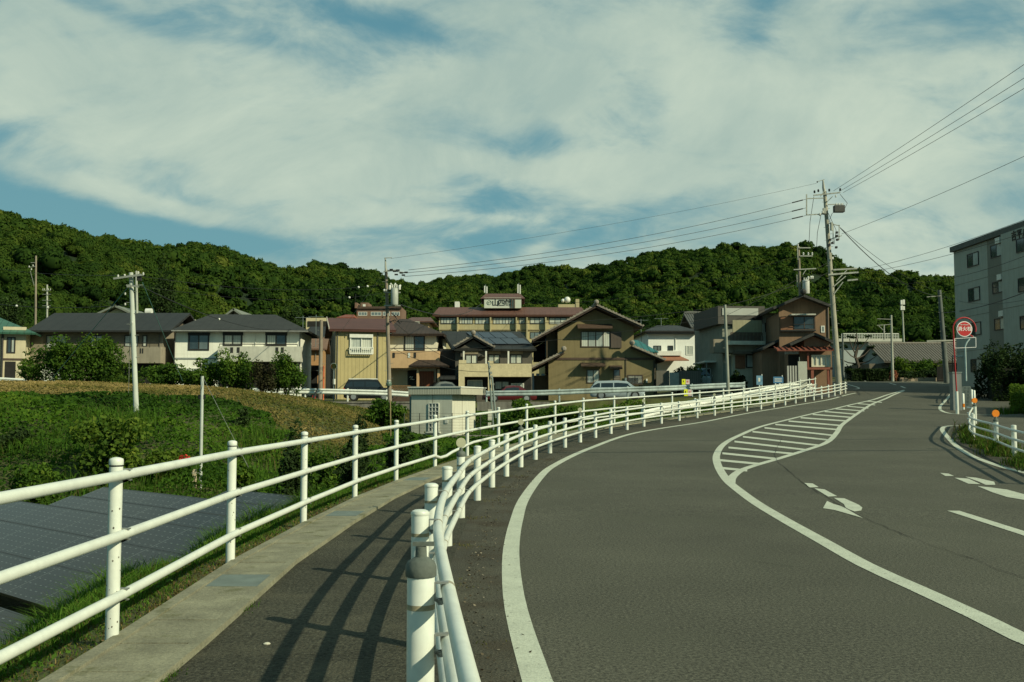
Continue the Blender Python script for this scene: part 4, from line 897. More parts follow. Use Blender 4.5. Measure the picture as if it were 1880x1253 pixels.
# ------------------------------------------------------------------ buildings
M_GLASS = glassmat()
M_GLASS_SKY = mat('window_glass_pale', (.12, .15, .145), .08, .3, .8, spec=.8)
M_CURT = linemat('curtained_glass', (.52, .53, .44), .16, .72, .35, 0, .12, .15, .05, streak=0)
M_CURT2 = linemat('lace_curtain', (.38, .41, .36), .22, .8, .3, 0, .12, .2, .05, streak=0)
M_DKFRAME = mat('dark_window_frame', (.025, .024, .02), .5, .2, 5)
M_WHFRAME = mat('white_window_frame', (.62, .62, .54), .5, .1, 5)
M_BRFRAME = mat('brown_window_frame', (.07, .05, .035), .5, .2, 5)
M_PIPE = mat('downpipe', (.10, .095, .08), .6, .2, 5)
M_SHADE = mat('flat_shade_dark', (.018, .017, .014), .9, .3, 2)  # flat near-black: shade painted on openings and ground floors, also dark parts
class House:
    def __init__(s, name, label, cat, px, Y, rot=0, group=None, zb=None):
        p = at(px, 700, Y); z = float(H(p.x, Y)) if zb is None else zb
        s.o = empty(name, (p.x, Y, z), R(rot), label, cat, group); s.z = z; s.O = Vector((p.x, Y, z))
        s.ux = Vector((math.cos(R(rot)), math.sin(R(rot)), 0)); s.uy = Vector((-math.sin(R(rot)), math.cos(R(rot)), 0))
    def l(s, px, row, dy=0):
        d = Vector(ray(px, row)); c = Vector((0, 0, CAMZ)); k = ((s.O-c).dot(s.uy)+dy)/d.dot(s.uy); q = c+d*k-s.O
        return q.dot(s.ux), q.z
    def side(s, px, row, x):
        """(y, z) where the line of sight meets the side wall at local x"""
        d = Vector(ray(px, row)); c = Vector((0, 0, CAMZ)); k = ((s.O-c).dot(s.ux)+x)/d.dot(s.ux); q = c+d*k-s.O
        return q.dot(s.uy), q.z
    def wall(s, px0, row0, px1, row1, m, dy=0, depth=8, name='wall', parent=None):
        x0, z1 = s.l(px0, row0, dy); x1, _ = s.l(px1, row0, dy); z0 = -.6 if row1 is None else s.l(px0, row1, dy)[1]
        return MB().box(x0, dy, z0, x1, dy+depth, z1).build(name, m, parent or s.o)
    def win(s, px0, row0, px1, row1, dy=0, kind='dark', frame=None, split=1, halves=None, bar=.07, name='window', parent=None, proud=.05):
        x0, z1 = s.l(px0, row0, dy); x1, z0 = s.l(px1, row1, dy); f = MB(); b = bar; y0, y1 = dy-proud, dy+.01
        f.box(x0, y0, z0, x0+b, y1, z1).box(x1-b, y0, z0, x1, y1, z1).box(x0+b, y0, z1-b, x1-b, y1, z1).box(x0+b, y0, z0, x1-b, y1, z0+b)
        n = split+1
        for k in range(1, n): xm = x0+(x1-x0)*k/n; f.box(xm-b*.35, y0+.01, z0+b, xm+b*.35, y1, z1-b)
        w_ = f.build(name, frame or M_DKFRAME, parent or s.o)
        ks = halves or [kind]*n
        for k in range(n):
            a, c = x0+(x1-x0)*k/n, x0+(x1-x0)*(k+1)/n
            mm = {'dark': M_GLASS, 'curt': M_CURT, 'lace': M_CURT2, 'pale': M_GLASS_SKY}[ks[k % len(ks)]]
            MB().box(a+b*.5, dy-.022, z0+b*.8, c-b*.5, dy-.004, z1-b*.8).build('pane', mm, w_)
        return w_
    def box(s, name, px0, row0, px1, row1, m, dy=-.1, depth=.1, parent=None): return s.wall(px0, row0, px1, row1, m, dy, depth, name, parent)
    def pipe(s, px, row0, row1, dy=-.06, r=.04, m=None):
        x, z1 = s.l(px, row0, dy); z0 = s.l(px, row1, dy)[1]; return MB().tube([(x, dy, z0), (x, dy, z1)], r, 6).build('downpipe', m or M_PIPE, s.o)
    def gable_front(s, eL, pk, eR, dyf, dyb, m, t=.18, name='roof', edge=None, ridge=True):
        """gable facing the viewer: pixel points of the left foot, peak and right foot on the plane dyf"""
        a, b, c = (s.l(*q, dyf) for q in (eL, pk, eR)); r_ = MB()
        r_.slab([(a[0], dyf, a[1]), (b[0], dyf, b[1]), (b[0], dyb, b[1]), (a[0], dyb, a[1])], t); r_.slab([(b[0], dyf, b[1]+.001), (c[0], dyf, c[1]), (c[0], dyb, c[1]), (b[0], dyb, b[1]+.001)], t)
        o = r_.build(name, m, s.o)
        if edge:
            for p, q in ((a, b), (b, c)):
                e = MB(); n = max(4, int(math.hypot(q[0]-p[0], q[1]-p[1])/.28))
                e.bar((p[0], dyf-.04, p[1]+.02), (q[0], dyf-.04, q[1]+.02), .1, .12)
                for k in range(n+1): u = k/n; e.tube([(p[0]+(q[0]-p[0])*u, dyf-.10, p[1]+(q[1]-p[1])*u+.07), (p[0]+(q[0]-p[0])*u, dyf+.08, p[1]+(q[1]-p[1])*u+.07)], .075, 6)
                e.build('verge_tile', edge, o)
            MB().tube([(b[0], dyf-.2, b[1]+.14), (b[0], dyb, b[1]+.14)], .14, 8).build('ridge_tile', edge, o)
            MB().ball((b[0], dyf-.22, b[1]+.2), .2, 8).build('ridge_end_tile', edge, o)
        return o, a, b, c
def ribs(mb, p00, p10, p11, p01, n, r):
    """round tile rolls running up a roof plane from the eave p00-p10 to the ridge p01-p11"""
    for k in range(n+1):
        u = k/n; a = Vector(p00).lerp(Vector(p10), u); b = Vector(p01).lerp(Vector(p11), u); mb.tube([a, b], r, 5)
ROOF_BK = linemat('black_roof_tiles', (.026, .027, .024), .32, .45, .22, 1, .6, .2, .7, 0, .9, .06, streak=0)
ROOF_BK2 = linemat('charcoal_roof', (.034, .034, .029), .45, .5, .16, 1, .65, .2, .6, 0, .6, .05, streak=0)
ROOF_RED = linemat('maroon_roof', (.088, .036, .027), .9, .6, .06, 1, .6, .15, .3, streak=0)
ROOF_BR = linemat('brown_roof_tiles', (.055, .036, .026), .30, .5, .25, 1, .65, .25, .6, 0, .35, .12, streak=0)
ROOF_GR = linemat('green_roof', (.040, .115, .075), .5, .5, .1, 0, .5, .2, .4)
ROOF_HOT = linemat('hotel_roof', (.115, .055, .040), .8, .8, .08, 0, .6, .12, .3, streak=0)
ROOF_TEAL = linemat('teal_roof', (.02, .14, .13), .45, .5, .2, 0, .5, .2, .5)
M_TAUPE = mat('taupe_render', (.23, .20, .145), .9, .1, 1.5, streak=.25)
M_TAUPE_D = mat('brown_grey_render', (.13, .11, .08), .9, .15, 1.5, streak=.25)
WHITE_S = linemat('white_siding', (.76, .75, .63), .9, .8, .03, 0, .75, .06, .2, 1, 3.1, .01, streak=.12)
M_LGREY = mat('pale_grey_render', (.46, .45, .37), .9, .1, 2, streak=.12)
YEL_S = linemat('yellow_siding', (.41, .335, .155), .30, .70, .14, 0, .7, .08, .5, streak=.12)
PEACH = mat('peach_render', (.52, .34, .18), .85, .1, 2, streak=.12)
CREAM = mat('cream_render', (.58, .49, .29), .85, .1, 2, streak=.12, fine=.15, fscale=8)
DGREY = mat('dark_grey_render', (.085, .078, .062), .85, .12, 2, streak=.12)
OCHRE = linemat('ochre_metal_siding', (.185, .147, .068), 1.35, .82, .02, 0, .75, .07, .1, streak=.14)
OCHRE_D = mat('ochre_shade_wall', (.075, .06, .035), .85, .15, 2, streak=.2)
TILE_W = mat('weathered_clay_tile', (.24, .21, .165), .8, .3, 6)
BROWN_TRIM = mat('brown_trim', (.075, .048, .032), .7, .2, 4)
G2 = 'houses along the upper street'
# far left: cream house with a green hipped roof
h = House('house', 'cream house with a green metal roof beside the taupe house', 'house', 5, 77, 18, G2)
xl_, ze = h.l(-160, 607); xr_, _ = h.l(47, 607); h.wall(-160, 600, 47, None, mat('cream_wall', (.58, .52, .33), .85, .08, 2, streak=.15), 0, 9)
h.wall(6, 600, 48, None, mat('cream_wall_shaded', (.50, .44, .29), .85, .08, 2, streak=.15), -.35, .36, 'darker_face')  # same cream painted darker for the face turned less to the sun
z_e = h.l(30, 611, -.8)[1]; zt = z_e+2.0
MB().slab([(xl_-1, -1.0, z_e), (xr_+.9, -1.0, z_e), (xr_-3.6, 4.5, zt), (xl_, 4.5, zt)], .15).slab([(xr_+.9, -1.0, z_e), (xr_+.9, 10, z_e), (xr_-3.6, 4.5, zt)], .15).slab([(xr_+.9, 10, z_e), (xl_-1, 10, z_e), (xl_, 4.5, zt), (xr_-3.6, 4.5, zt)], .15).build('roof', ROOF_GR, h.o)
h.win(13, 619, 28, 649, -.35, 'dark', halves=['dark', 'lace'], bar=.1); h.pipe(5, 612, 700, -.45, .09, M_DKFRAME); h.box('belt_course', 6, 658, 48, 662, M_BRFRAME, -.38, .04)
h.box('garage_shade', 9, 664, 29, 700, M_SHADE, -.37, .03)  # flat sheet; the garage's inner shade is painted on
# taupe house
h = House('house', 'wide taupe house with black gable roof and recessed balcony, behind the pale pole', 'house', 50, 80, 0, G2)
x0, ze = h.l(48, 607, -.8); x1, _ = h.l(306, 607, -.8); xr0, zt = h.l(72, 575, 4); xr1, _ = h.l(313, 576, 4)
w0 = h.l(57, 615)[0]; w1 = h.l(300, 615)[0]
h.wall(57, 608, 300, None, M_TAUPE, 0, 8)
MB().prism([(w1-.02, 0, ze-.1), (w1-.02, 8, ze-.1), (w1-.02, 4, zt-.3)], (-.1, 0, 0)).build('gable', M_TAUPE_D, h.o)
MB().slab([(x0-.0, -.8, ze), (x1+.3, -.8, ze), (x1+.3, 4, zt), (x0+.0, 4, zt)], .18).slab([(x1+.3, 8.8, ze), (x0, 8.8, ze), (x0, 4, zt), (x1+.3, 4, zt)], .18).build('roof', ROOF_BK, h.o)
MB().tube([(x0, -.85, ze-.1), (x1+.3, -.85, ze-.1)], .07, 6).build('gutter', M_DKFRAME, h.o)
h.box('painted_recess', 80, 612, 292, 637, mat('recess_shade_tone', (.15, .13, .09), .9, .15, 2), -.02, .03)  # flat panel; the recess's shade is put into its darker colour
h.box('balcony_wall', 195, 637, 295, 667, mat('taupe_balcony', (.27, .235, .17), .9, .08, 2, streak=.2), -1.1, 1.1)
h.win(85, 616, 122, 640, -.02, 'lace'); h.win(166, 616, 188, 640, -.02, 'curt'); h.win(229, 616, 254, 637, -.02, 'lace'); h.win(262, 616, 270, 637, -.02, 'curt', split=0)
rl = MB(); xa, za = h.l(150, 630, -1.15); xb, _ = h.l(292, 630, -1.15); rl.tube([(xa, -1.1, za), (xb, -1.1, za)], .03, 6)
for k in range(9): xx = xa+(xb-xa)*k/8; rl.tube([(xx, -1.1, za-.35), (xx, -1.1, za)], .02, 5)
rl.build('railing', M_DKFRAME, h.o)
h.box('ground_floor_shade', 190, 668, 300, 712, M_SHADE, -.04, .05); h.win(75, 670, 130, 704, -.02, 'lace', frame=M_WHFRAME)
h.box('door', 214, 683, 224, 708, mat('red_door', (.30, .03, .025), .5, .1, 3), -.1, .05); h.pipe(293, 612, 706, -.06)
h.box('vent', 257, 640, 259, 649, M_DKFRAME, -1.13, .03); h.box('vent', 261, 640, 263, 649, M_DKFRAME, -1.13, .03)
# white house
h = House('house', 'white house with black hip roof and long grey balcony above the bushes', 'house', 322, 80, 4, G2)
x0, ze = h.l(315, 605.5, -.8); x1, _ = h.l(566, 606.5, -.8); r0, zt = h.l(386, 577, 4); r1, _ = h.l(506, 578, 4)
h.wall(322, 608, 553, None, WHITE_S, 0, 6.4)
MB().slab([(x0, -.8, ze), (x1, -.8, ze), (r1, 4.2, zt), (r0, 4.2, zt)], .16).slab([(x1, -.8, ze), (x1, 7.2, ze), (r1, 4.2, zt)], .16).slab([(x1, 7.2, ze), (x0, 7.2, ze), (r0, 4.2, zt), (r1, 4.2, zt)], .16).slab([(x0, 7.2, ze), (x0, -.8, ze), (r0, 4.2, zt)], .16).build('roof', ROOF_BK2, h.o)
MB().tube([(x0, -.86, ze-.1), (x1, -.86, ze-.1)], .07, 6).build('gutter', mat('grey_gutter', (.2, .2, .18), .5), h.o)
h.win(346, 612, 384, 644, 0, halves=['dark', 'pale'], bar=.12); h.win(410, 609, 445, 636, 0, 'curt', bar=.12, halves=['curt', 'lace']); h.win(488, 609, 526, 636, 0, bar=.12, halves=['curt', 'dark'])
h.box('shutter_box', 409, 608, 446, 616, M_DKFRAME, -.14, .14); h.box('shutter_box', 487, 609, 527, 616, M_DKFRAME, -.14, .14); h.box('shutter_box', 345, 611, 385, 616, M_DKFRAME, -.14, .14)
h.box('balcony_wall', 400, 636, 552, 664, M_LGREY, -1.3, 1.3)
h.box('belt_course', 322, 657, 400, 660, mat('grey_band', (.22, .24, .22), .8), -.05, .05)
for a in (423, 435, 506, 516): h.box('vent', a, 638, a+5, 648, M_DKFRAME, -1.33, .03)
xa, za = h.l(403, 632, -1.25); xb, _ = h.l(546, 632.5, -1.25); rl = MB().tube([(xa, -1.25, za), (xb, -1.25, za)], .04, 6)
for k in range(8): xx = xa+(xb-xa)*k/7; rl.tube([(xx, -1.25, za-.3), (xx, -1.25, za)], .025, 5)
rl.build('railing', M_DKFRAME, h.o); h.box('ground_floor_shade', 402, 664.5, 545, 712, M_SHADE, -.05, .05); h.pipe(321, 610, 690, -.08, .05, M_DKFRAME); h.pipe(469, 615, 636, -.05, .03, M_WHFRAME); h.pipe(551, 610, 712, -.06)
h.win(330, 676, 372, 704, 0, 'lace', frame=M_WHFRAME)
# small orange house behind the gap
h = House('house', 'small orange-walled house with a brown tiled roof, seen in the gap before the yellow house', 'house', 562, 92, 8, G2)
h.wall(552, 640, 592, None, mat('orange_wall', (.36, .20, .085), .85, .12, 2, streak=.2), 0, 7); x0, ze = h.l(549, 640, -.6); x1, _ = h.l(600, 641, -.6); xt, zt = h.l(560, 619, 3)
MB().slab([(x0, -.6, ze), (x1, -.6, ze), (x1, 3.4, zt), (x0, 3.4, zt)], .15).slab([(x1, 7.4, ze), (x0, 7.4, ze), (x0, 3.4, zt), (x1, 3.4, zt)], .15).build('roof', mat('faded_brown_tiles', (.17, .10, .065), .85, .3, 6), h.o)
h.win(556, 647, 568, 672, 0, 'dark'); h.box('door', 572, 680, 583, 712, M_SHADE, -.05, .05); h.box('carport_roof', 553, 671, 590, 680, M_SHADE, -3, 3)
for a in (556, 586): h.box('post', a, 680, a+2, 712, M_DKFRAME, -2.9, .12)
# yellow house
h = House('house', 'yellow ribbed-siding house with a maroon roof, behind the parked black off-roader', 'house', 617, 79, 13, G2)
x0, ze = h.l(607, 604, -.5); x1, _ = h.l(727, 606, -.5); xt, zt = h.l(616, 583.5, 3.6); h.wall(617, 606, 711, None, YEL_S, 0, 8)
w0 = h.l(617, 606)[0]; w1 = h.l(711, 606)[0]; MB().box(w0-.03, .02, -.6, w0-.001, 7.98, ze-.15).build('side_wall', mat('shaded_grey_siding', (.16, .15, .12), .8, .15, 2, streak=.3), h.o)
MB().slab([(x0-.1, -.5, ze), (x1, -.5, ze), (x1, 4, zt), (x0-.1, 4, zt)], .2).slab([(x1, 8.6, ze), (x0-.1, 8.6, ze), (x0-.1, 4, zt), (x1, 4, zt)], .2).build('roof', ROOF_RED, h.o)
MB().prism([(w0+.02, .3, ze-.2), (w0+.02, 7.8, ze-.2), (w0+.02, 4, zt-.25)], (.1, 0, 0)).prism([(w1-.12, .3, ze-.2), (w1-.12, 7.8, ze-.2), (w1-.12, 4, zt-.25)], (.1, 0, 0)).build('gable', YEL_S, h.o)
MB().bar((x0-.12, -.55, ze+.03), (x0-.12, 4, zt+.03), .07, .14).build('verge_board', mat('pale_flashing', (.42, .36, .28), .6), h.o)
wn_ = h.win(642.5, 614, 684.5, 650, 0, frame=M_WHFRAME, halves=['lace', 'curt'], bar=.1, proud=.12); xa, za = h.l(642, 638, -.3); xb, zb_ = h.l(685, 650, -.3); rl = MB().bar((xa, -.32, za), (xb, -.32, za), .07).bar((xa, -.32, zb_), (xb, -.32, zb_), .09)
for k in range(13): xx = xa+(xb-xa)*k/12; rl.bar((xx, -.32, zb_), (xx, -.32, za), .05)
rl.bar((xa, -.32, za), (xa, 0, za), .05).bar((xb, -.32, za), (xb, 0, za), .05); rl.build('guard_rail', M_WHFRAME, wn_)
h.box('shutter_box', 642, 613.5, 685, 620, M_WHFRAME, -.22, .2); h.pipe(693.5, 608, 735, -.05, .05); h.pipe(637, 613, 617, -.2, .03); h.win(648, 696, 689, 712, 0, 'dark', frame=M_WHFRAME, bar=.1); h.pipe(620, 607, 735, -.05)
h.box('meter', 611.5, 696, 616, 706, M_WHFRAME, -.12, .1)
# peach house with the porch
h = House('house', 'peach and white house with a brown hip roof and a small roofed porch', 'house', 718, 81, -2, G2)
x0, ze = h.l(705, 613, -.7); x1, _ = h.l(815, 613, -.7); xt, zt = h.l(733, 586, 4); xu, _ = h.l(750, 587, 4)
h.wall(713, 614, 801, None, mat('warm_white_panel', (.62, .58, .44), .85, .06, 2, streak=.1), 0, 8)
MB().slab([(x0, -.7, ze), (x1, -.7, ze), (xu, 4, zt), (xt, 4, zt)], .2).slab([(x1, -.7, ze), (x1, 8.7, ze), (xu, 4, zt)], .2).slab([(x1, 8.7, ze), (x0, 8.7, ze), (xt, 4, zt), (xu, 4, zt)], .2).slab([(x0, 8.7, ze), (x0, -.7, ze), (xt, 4, zt)], .2).build('roof', ROOF_BR, h.o)
h.win(742, 616, 780, 645, 0, halves=['curt', 'dark'], bar=.1); h.box('balcony_wall', 713, 645, 806, 676, PEACH, -1.2, 1.25)
MB().tube([(h.l(715, 640, -1.1)[0], -1.1, h.l(715, 640, -1.1)[1]), (h.l(804, 640, -1.1)[0], -1.1, h.l(804, 640, -1.1)[1])], .035, 6).build('railing', M_DKFRAME, h.o)
h.box('vent', 721, 648, 725, 657, M_DKFRAME, -1.24, .03); h.box('vent', 749, 648, 753, 657, M_WHFRAME, -1.24, .03); h.box('vent', 760, 648, 764, 657, M_DKFRAME, -1.24, .03)
h.box('roller_door', 719, 680, 748, 712, mat('beige_roller_door', (.32, .28, .18), .7, .08, 2), -.1, .1); h.box('dark_panel', 749, 680, 766, 709, M_SHADE, -.12, .1)
h.box('porch_column', 765, 678, 769, None, PEACH, -1.9, .3); h.box('porch_column', 803, 678, 807, None, PEACH, -1.9, .3); h.box('door', 770, 682, 796, None, linemat('red_wood_door', (.26, .085, .04), .22, .6, .15, 0, .6, .15), -.15, .12)
xa, za = h.l(750, 671.5, -2.4); xb, _ = h.l(823, 671.5, -2.4); xc, zc = h.l(772, 658.5, -1); xd, _ = h.l(797, 658.5, -1)
MB().slab([(xa, -2.4, za), (xb, -2.4, za), (xd, -.9, zc), (xc, -.9, zc)], .14).slab([(xb, -2.4, za), (xb, .4, za), (xd, -.9, zc)], .14).slab([(xa, .4, za), (xa, -2.4, za), (xc, -.9, zc)], .14).build('porch_roof', ROOF_BR, h.o)
wr = MB(); rr = random.Random(2)
for row, (a, b) in ((692.5, (751.5, 758)), (696.5, (753, 760.5))):
    n = 9; P = []
    for k in range(n): x_, z_ = h.l(a+(b-a)*k/(n-1), row+(rr.uniform(-1.1, 1.1)), -.15); P.append((x_, -.14, z_))
    wr.tube(P, .03, 4)
wr.build('script_lettering', M_WHFRAME, h.o)
# dark grey house with solar panels
h = House('house', 'dark grey house with a front gable, roof solar panels and a cream balcony', 'house', 836, 79.5, 2, G2)
x0, ze = h.l(806, 641, -.6); x1, _ = h.l(985, 642, -.6); xt, zt = h.l(812, 608.5, 4.2); xu, _ = h.l(955, 610, 4.2)
h.wall(836, 637, 977, None, DGREY, 0, 8.5); MB().slab([(x0+1.2, -.6, ze), (x1, -.6, ze), (xu, 4.3, zt), (xt, 4.3, zt)], .16).slab([(x1, -.6, ze), (x1, 9.2, ze), (xu, 4.3, zt)], .16).slab([(x1, 9.2, ze), (x0+1.2, 9.2, ze), (xt, 4.3, zt), (xu, 4.3, zt)], .16).slab([(x0+1.2, 9.2, ze), (x0+1.2, -.6, ze), (xt, 4.3, zt)], .16).build('roof', ROOF_BK, h.o)
o_, a, b, c = h.gable_front((834, 636), (869, 616), (908, 638), -.9, 3.5, ROOF_BK, edge=TILE_W, name='gable_roof'); MB().prism([(a[0]+.5, -.35, a[1]-.1), (c[0]-.5, -.35, c[1]-.1), (b[0], -.35, b[1]-.3)], (0, .34, 0)).build('gable', DGREY, h.o)
MB().box(a[0]+.5, -.35, h.l(840, 655, -.3)[1], h.l(893, 655, -.3)[0], -.001, a[1]-.1).build('bay_wall', DGREY, h.o)
eg, rg_ = Vector((0, -.6, ze)), Vector((0, 4.3, zt)); sl_ = (rg_-eg); nrm = Vector((0, -sl_.z, sl_.y)).normalized()
xA = h.l(888, 628, .6)[0]; wdp = (h.l(975, 628, .6)[0]-xA)/4
for r__ in range(2):
    for k in range(4):
        o1 = eg+sl_*(.22+.34*r__)+nrm*.1; o2 = eg+sl_*(.54+.34*r__)+nrm*.1; xs = xA+k*wdp-r__*.9; 
        MB().slab([(xs+.03, o1.y, o1.z), (xs+wdp-.03, o1.y, o1.z), (xs+wdp-.60, o2.y, o2.z), (xs-.54, o2.y, o2.z)], .05).build('solar_panel', mat('roof_solar_cells', (.012, .016, .025), .15, .2, 4, spec=.6), h.o)
for (a, b) in ((854, 877), (896, 918), (936, 959)):
    h.win(a, 651, b, 669, -.36 if a < 890 else -.01, bar=.09, halves=['lace', 'curt']); h.box('lintel_panel', a-1, 645.5, b+1, 650.5, mat('tan_panel', (.20, .165, .105), .85), -.42 if a < 890 else -.06, .06)
for a in (850, 891, 932): h.box('pillar', a, 645, a+3, 669, mat('white_pillar', (.6, .58, .48), .8), -.9, .25)
h.box('balcony_wall', 842, 668, 976, 692, CREAM, -1.4, 1.4); h.box('balcony_pier', 842.5, 661.5, 856, 668, CREAM, -1.43, .3); h.box('balcony_pier', 896, 663, 906, 668, CREAM, -1.43, .3)
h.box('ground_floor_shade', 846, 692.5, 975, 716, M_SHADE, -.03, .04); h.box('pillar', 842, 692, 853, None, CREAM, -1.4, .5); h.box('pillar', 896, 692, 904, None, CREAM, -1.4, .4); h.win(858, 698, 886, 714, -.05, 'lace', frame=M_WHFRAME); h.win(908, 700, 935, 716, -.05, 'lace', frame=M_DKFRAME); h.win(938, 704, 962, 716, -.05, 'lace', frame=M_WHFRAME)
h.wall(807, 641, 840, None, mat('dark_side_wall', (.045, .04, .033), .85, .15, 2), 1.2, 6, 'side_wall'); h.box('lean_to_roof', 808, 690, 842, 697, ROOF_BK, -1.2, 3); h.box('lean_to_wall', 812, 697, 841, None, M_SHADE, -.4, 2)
# ochre gabled house
h = House('house', 'big ochre gabled house with tiled verges, two stepped side roofs and a shuttered window', 'house', 1024, 80, 0, G2)
h.wall(1024, 634, 1163.5, 661, OCHRE, 0, 9, 'upper_wall'); h.wall(1007, 661, 1203, None, OCHRE, 0, 9, 'lower_wall')
L_ = h.l(985, 620)[0]; o_, a, b, c = h.gable_front((977, 624), (1094.7, 560), (1181, 599.5), -1.0, 9.6, ROOF_BR, edge=TILE_W)
xe, ze = h.l(1024, 634); xf_, _ = h.l(1163.5, 634); xp, zp = b[0], b[1]
zl = a[1]+(xe-a[0])/(b[0]-a[0])*(b[1]-a[1])-.3; zr_ = c[1]+(c[0]-xf_)/(c[0]-b[0])*(b[1]-c[1])-.3
MB().prism([(xe, -.002, ze), (xf_, -.002, ze), (xf_, -.002, zr_), (xp, -.002, zp-.3), (xe, -.002, zl)], (0, .2, 0)).build('gable', OCHRE, h.o)
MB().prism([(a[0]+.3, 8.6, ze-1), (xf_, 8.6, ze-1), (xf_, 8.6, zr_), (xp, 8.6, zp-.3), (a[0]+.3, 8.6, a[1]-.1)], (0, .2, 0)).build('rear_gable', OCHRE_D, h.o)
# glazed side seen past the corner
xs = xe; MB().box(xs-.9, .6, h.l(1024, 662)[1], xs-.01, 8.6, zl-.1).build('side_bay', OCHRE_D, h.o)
for k in range(5): MB().box(xs-.94, 1.0+k*1.5, h.l(1024, 655)[1], xs-.905, 2.2+k*1.5, zl-.6).build('side_window', M_GLASS, h.o)
# stepped side roofs
for q0, q1, nm in (((960, 683), (1035, 646), 1), ((1160, 635), (1221, 661), 2)):
    a = h.l(*q0, -.7); b = h.l(*q1, -.7); r_ = MB().slab([(a[0], -.7, a[1]), (b[0], -.7, b[1]), (b[0], 9, b[1]), (a[0], 9, a[1])], .16).build('side_roof', ROOF_BR, h.o)
    e = MB(); n = int(math.hypot(b[0]-a[0], b[1]-a[1])/.28); e.bar((a[0], -.74, a[1]+.02), (b[0], -.74, b[1]+.02), .1, .14)
    for k in range(n+1): u = k/n; e.tube([(a[0]+(b[0]-a[0])*u, -.8, a[1]+(b[1]-a[1])*u+.07), (a[0]+(b[0]-a[0])*u, -.62, a[1]+(b[1]-a[1])*u+.07)], .075, 6)
    e.build('verge_tile', TILE_W, r_); q = b if nm == 1 else a; MB().ball((q[0], -.9, q[1]+.22), .22, 8).build('ridge_end_tile', TILE_W, r_)
xq, zq = h.l(1203, 661); xm, zm = h.l(1163.5, 640, 0); MB().prism([(xm, -.001, zq), (xq, -.001, zq), (xq, -.001, h.l(1203, 656)[1]), (xm, -.001, h.l(1163, 639)[1])], (0, 8.9, 0)).build('side_gable', OCHRE, h.o)
xq, zq = h.l(1007, 661); xm, zm = h.l(1024, 655, 0); MB().prism([(xq, -.001, zq), (xm, -.001, zq), (xm, -.001, h.l(1024, 654)[1]), (xq, -.001, zq+.02)], (0, 8.9, 0)).build('side_gable', OCHRE, h.o)
h.box('belt_course', 1018, 657, 1200, 661, BROWN_TRIM, -.06, .05)
h.win(1066, 608.5, 1121, 638, 0, 'curt', frame=M_BRFRAME, split=3, halves=['curt', 'lace', 'lace', 'curt'], bar=.08); h.box('shutter_case', 1121.5, 609, 1141, 639, linemat('shutter_panel', (.085, .066, .05), .25, .7, .12, 0), -.12, .13)
def awning(px0, px1, row, row2, dyo=-.9):
    xa, za = h.l(px0, row2, dyo); xb, _ = h.l(px1, row2, dyo); zc = h.l(px0, row, 0)[1]+.12
    MB().slab([(xa, dyo, za), (xb, dyo, za), (xb, 0, zc), (xa, 0, zc)], .08).build('awning', BROWN_TRIM, h.o)
awning(1061, 1125, 598, 602.5); awning(1067, 1112, 669, 672, -.8); awning(1120, 1143, 674, 676.5, -.6)
h.win(1077, 679, 1101, 704, 0, halves=['lace', 'curt'], frame=M_BRFRAME, bar=.07); h.win(1126, 678, 1139, 703, 0, 'dark', split=0, frame=M_BRFRAME, bar=.07); h.box('louvre', 1127, 690, 1138, 703, linemat('louvres', (.15, .13, .10), .15, .5, .4, 1), -.08, .03)
w_ = h.win(1152, 689, 1180, 706, 0, 'lace', frame=M_BRFRAME, bar=.06); xa, za = h.l(1152, 689, -.3); xb, zb_ = h.l(1180, 706, -.3); rl = MB().bar((xa, -.3, za), (xb, -.3, za), .05).bar((xa, -.3, zb_), (xb, -.3, zb_), .05)
for k in range(15): xx = xa+(xb-xa)*k/14; rl.bar((xx, -.3, zb_), (xx, -.3, za), .03)
rl.build('window_grille', M_BRFRAME, w_); h.box('meter', 1147, 694, 1151, 702, M_WHFRAME, -.15, .14); h.box('meter', 1186, 696, 1189, 703, M_WHFRAME, -.15, .14); h.pipe(1149, 656, 700, -.06, .03, M_DKFRAME); h.pipe(1201, 662, 725, -.08, .06, M_DKFRAME)
for k in range(3): MB().box(h.l(975+k*10, 680)[0]-.0, -.02+1.0+k*.4, .2, h.l(981+k*10, 680)[0], 1.1+k*.4, 2.2).build('lattice_window', M_GLASS, h.o)
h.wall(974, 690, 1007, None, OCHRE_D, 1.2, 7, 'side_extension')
# white house with the teal roof beside it
h = House('house', 'white house with a dark hip roof and a terracotta awning, behind the wooden fence', 'house', 1192, 94, 2, G2)
x0, ze = h.l(1164, 612.5, -.6); x1, _ = h.l(1284, 607.5, -.6); r0, zt = h.l(1208, 597, 4); r1, _ = h.l(1246, 597, 4)
h.wall(1190, 609, 1279, None, mat('bright_white_wall', (.70, .71, .64), .8, .04, 2, streak=.08), 0, 9)
h.box('eave_band', 1188, 607.5, 1279, 613.5, mat('corrugated_grey', (.16, .15, .13), .8), -.5, .5)
ze = h.l(1180, 607.5, -.7)[1]
MB().slab([(x0+1, -.7, ze), (x1, -.7, ze), (r1, 4.5, zt), (r0, 4.5, zt)], .14).slab([(x1, -.7, ze), (x1, 9.6, ze), (r1, 4.5, zt)], .14).slab([(x0+1, 9.6, ze), (x0+1, -.7, ze), (r0, 4.5, zt)], .14).slab([(x1, 9.6, ze), (x0+1, 9.6, ze), (r0, 4.5, zt), (r1, 4.5, zt)], .14).build('roof', ROOF_BK, h.o)
h.win(1200, 635, 1214, 644, 0, 'pale', bar=.06); h.win(1226, 635, 1236, 644, 0, 'dark', bar=.06); h.win(1259, 635, 1273, 652, 0, 'lace', frame=M_WHFRAME); h.box('balcony_wall', 1207, 645, 1251, 653, M_WHFRAME, -1, 1); h.pipe(1240, 613, 642, -.05, .05, M_WHFRAME)
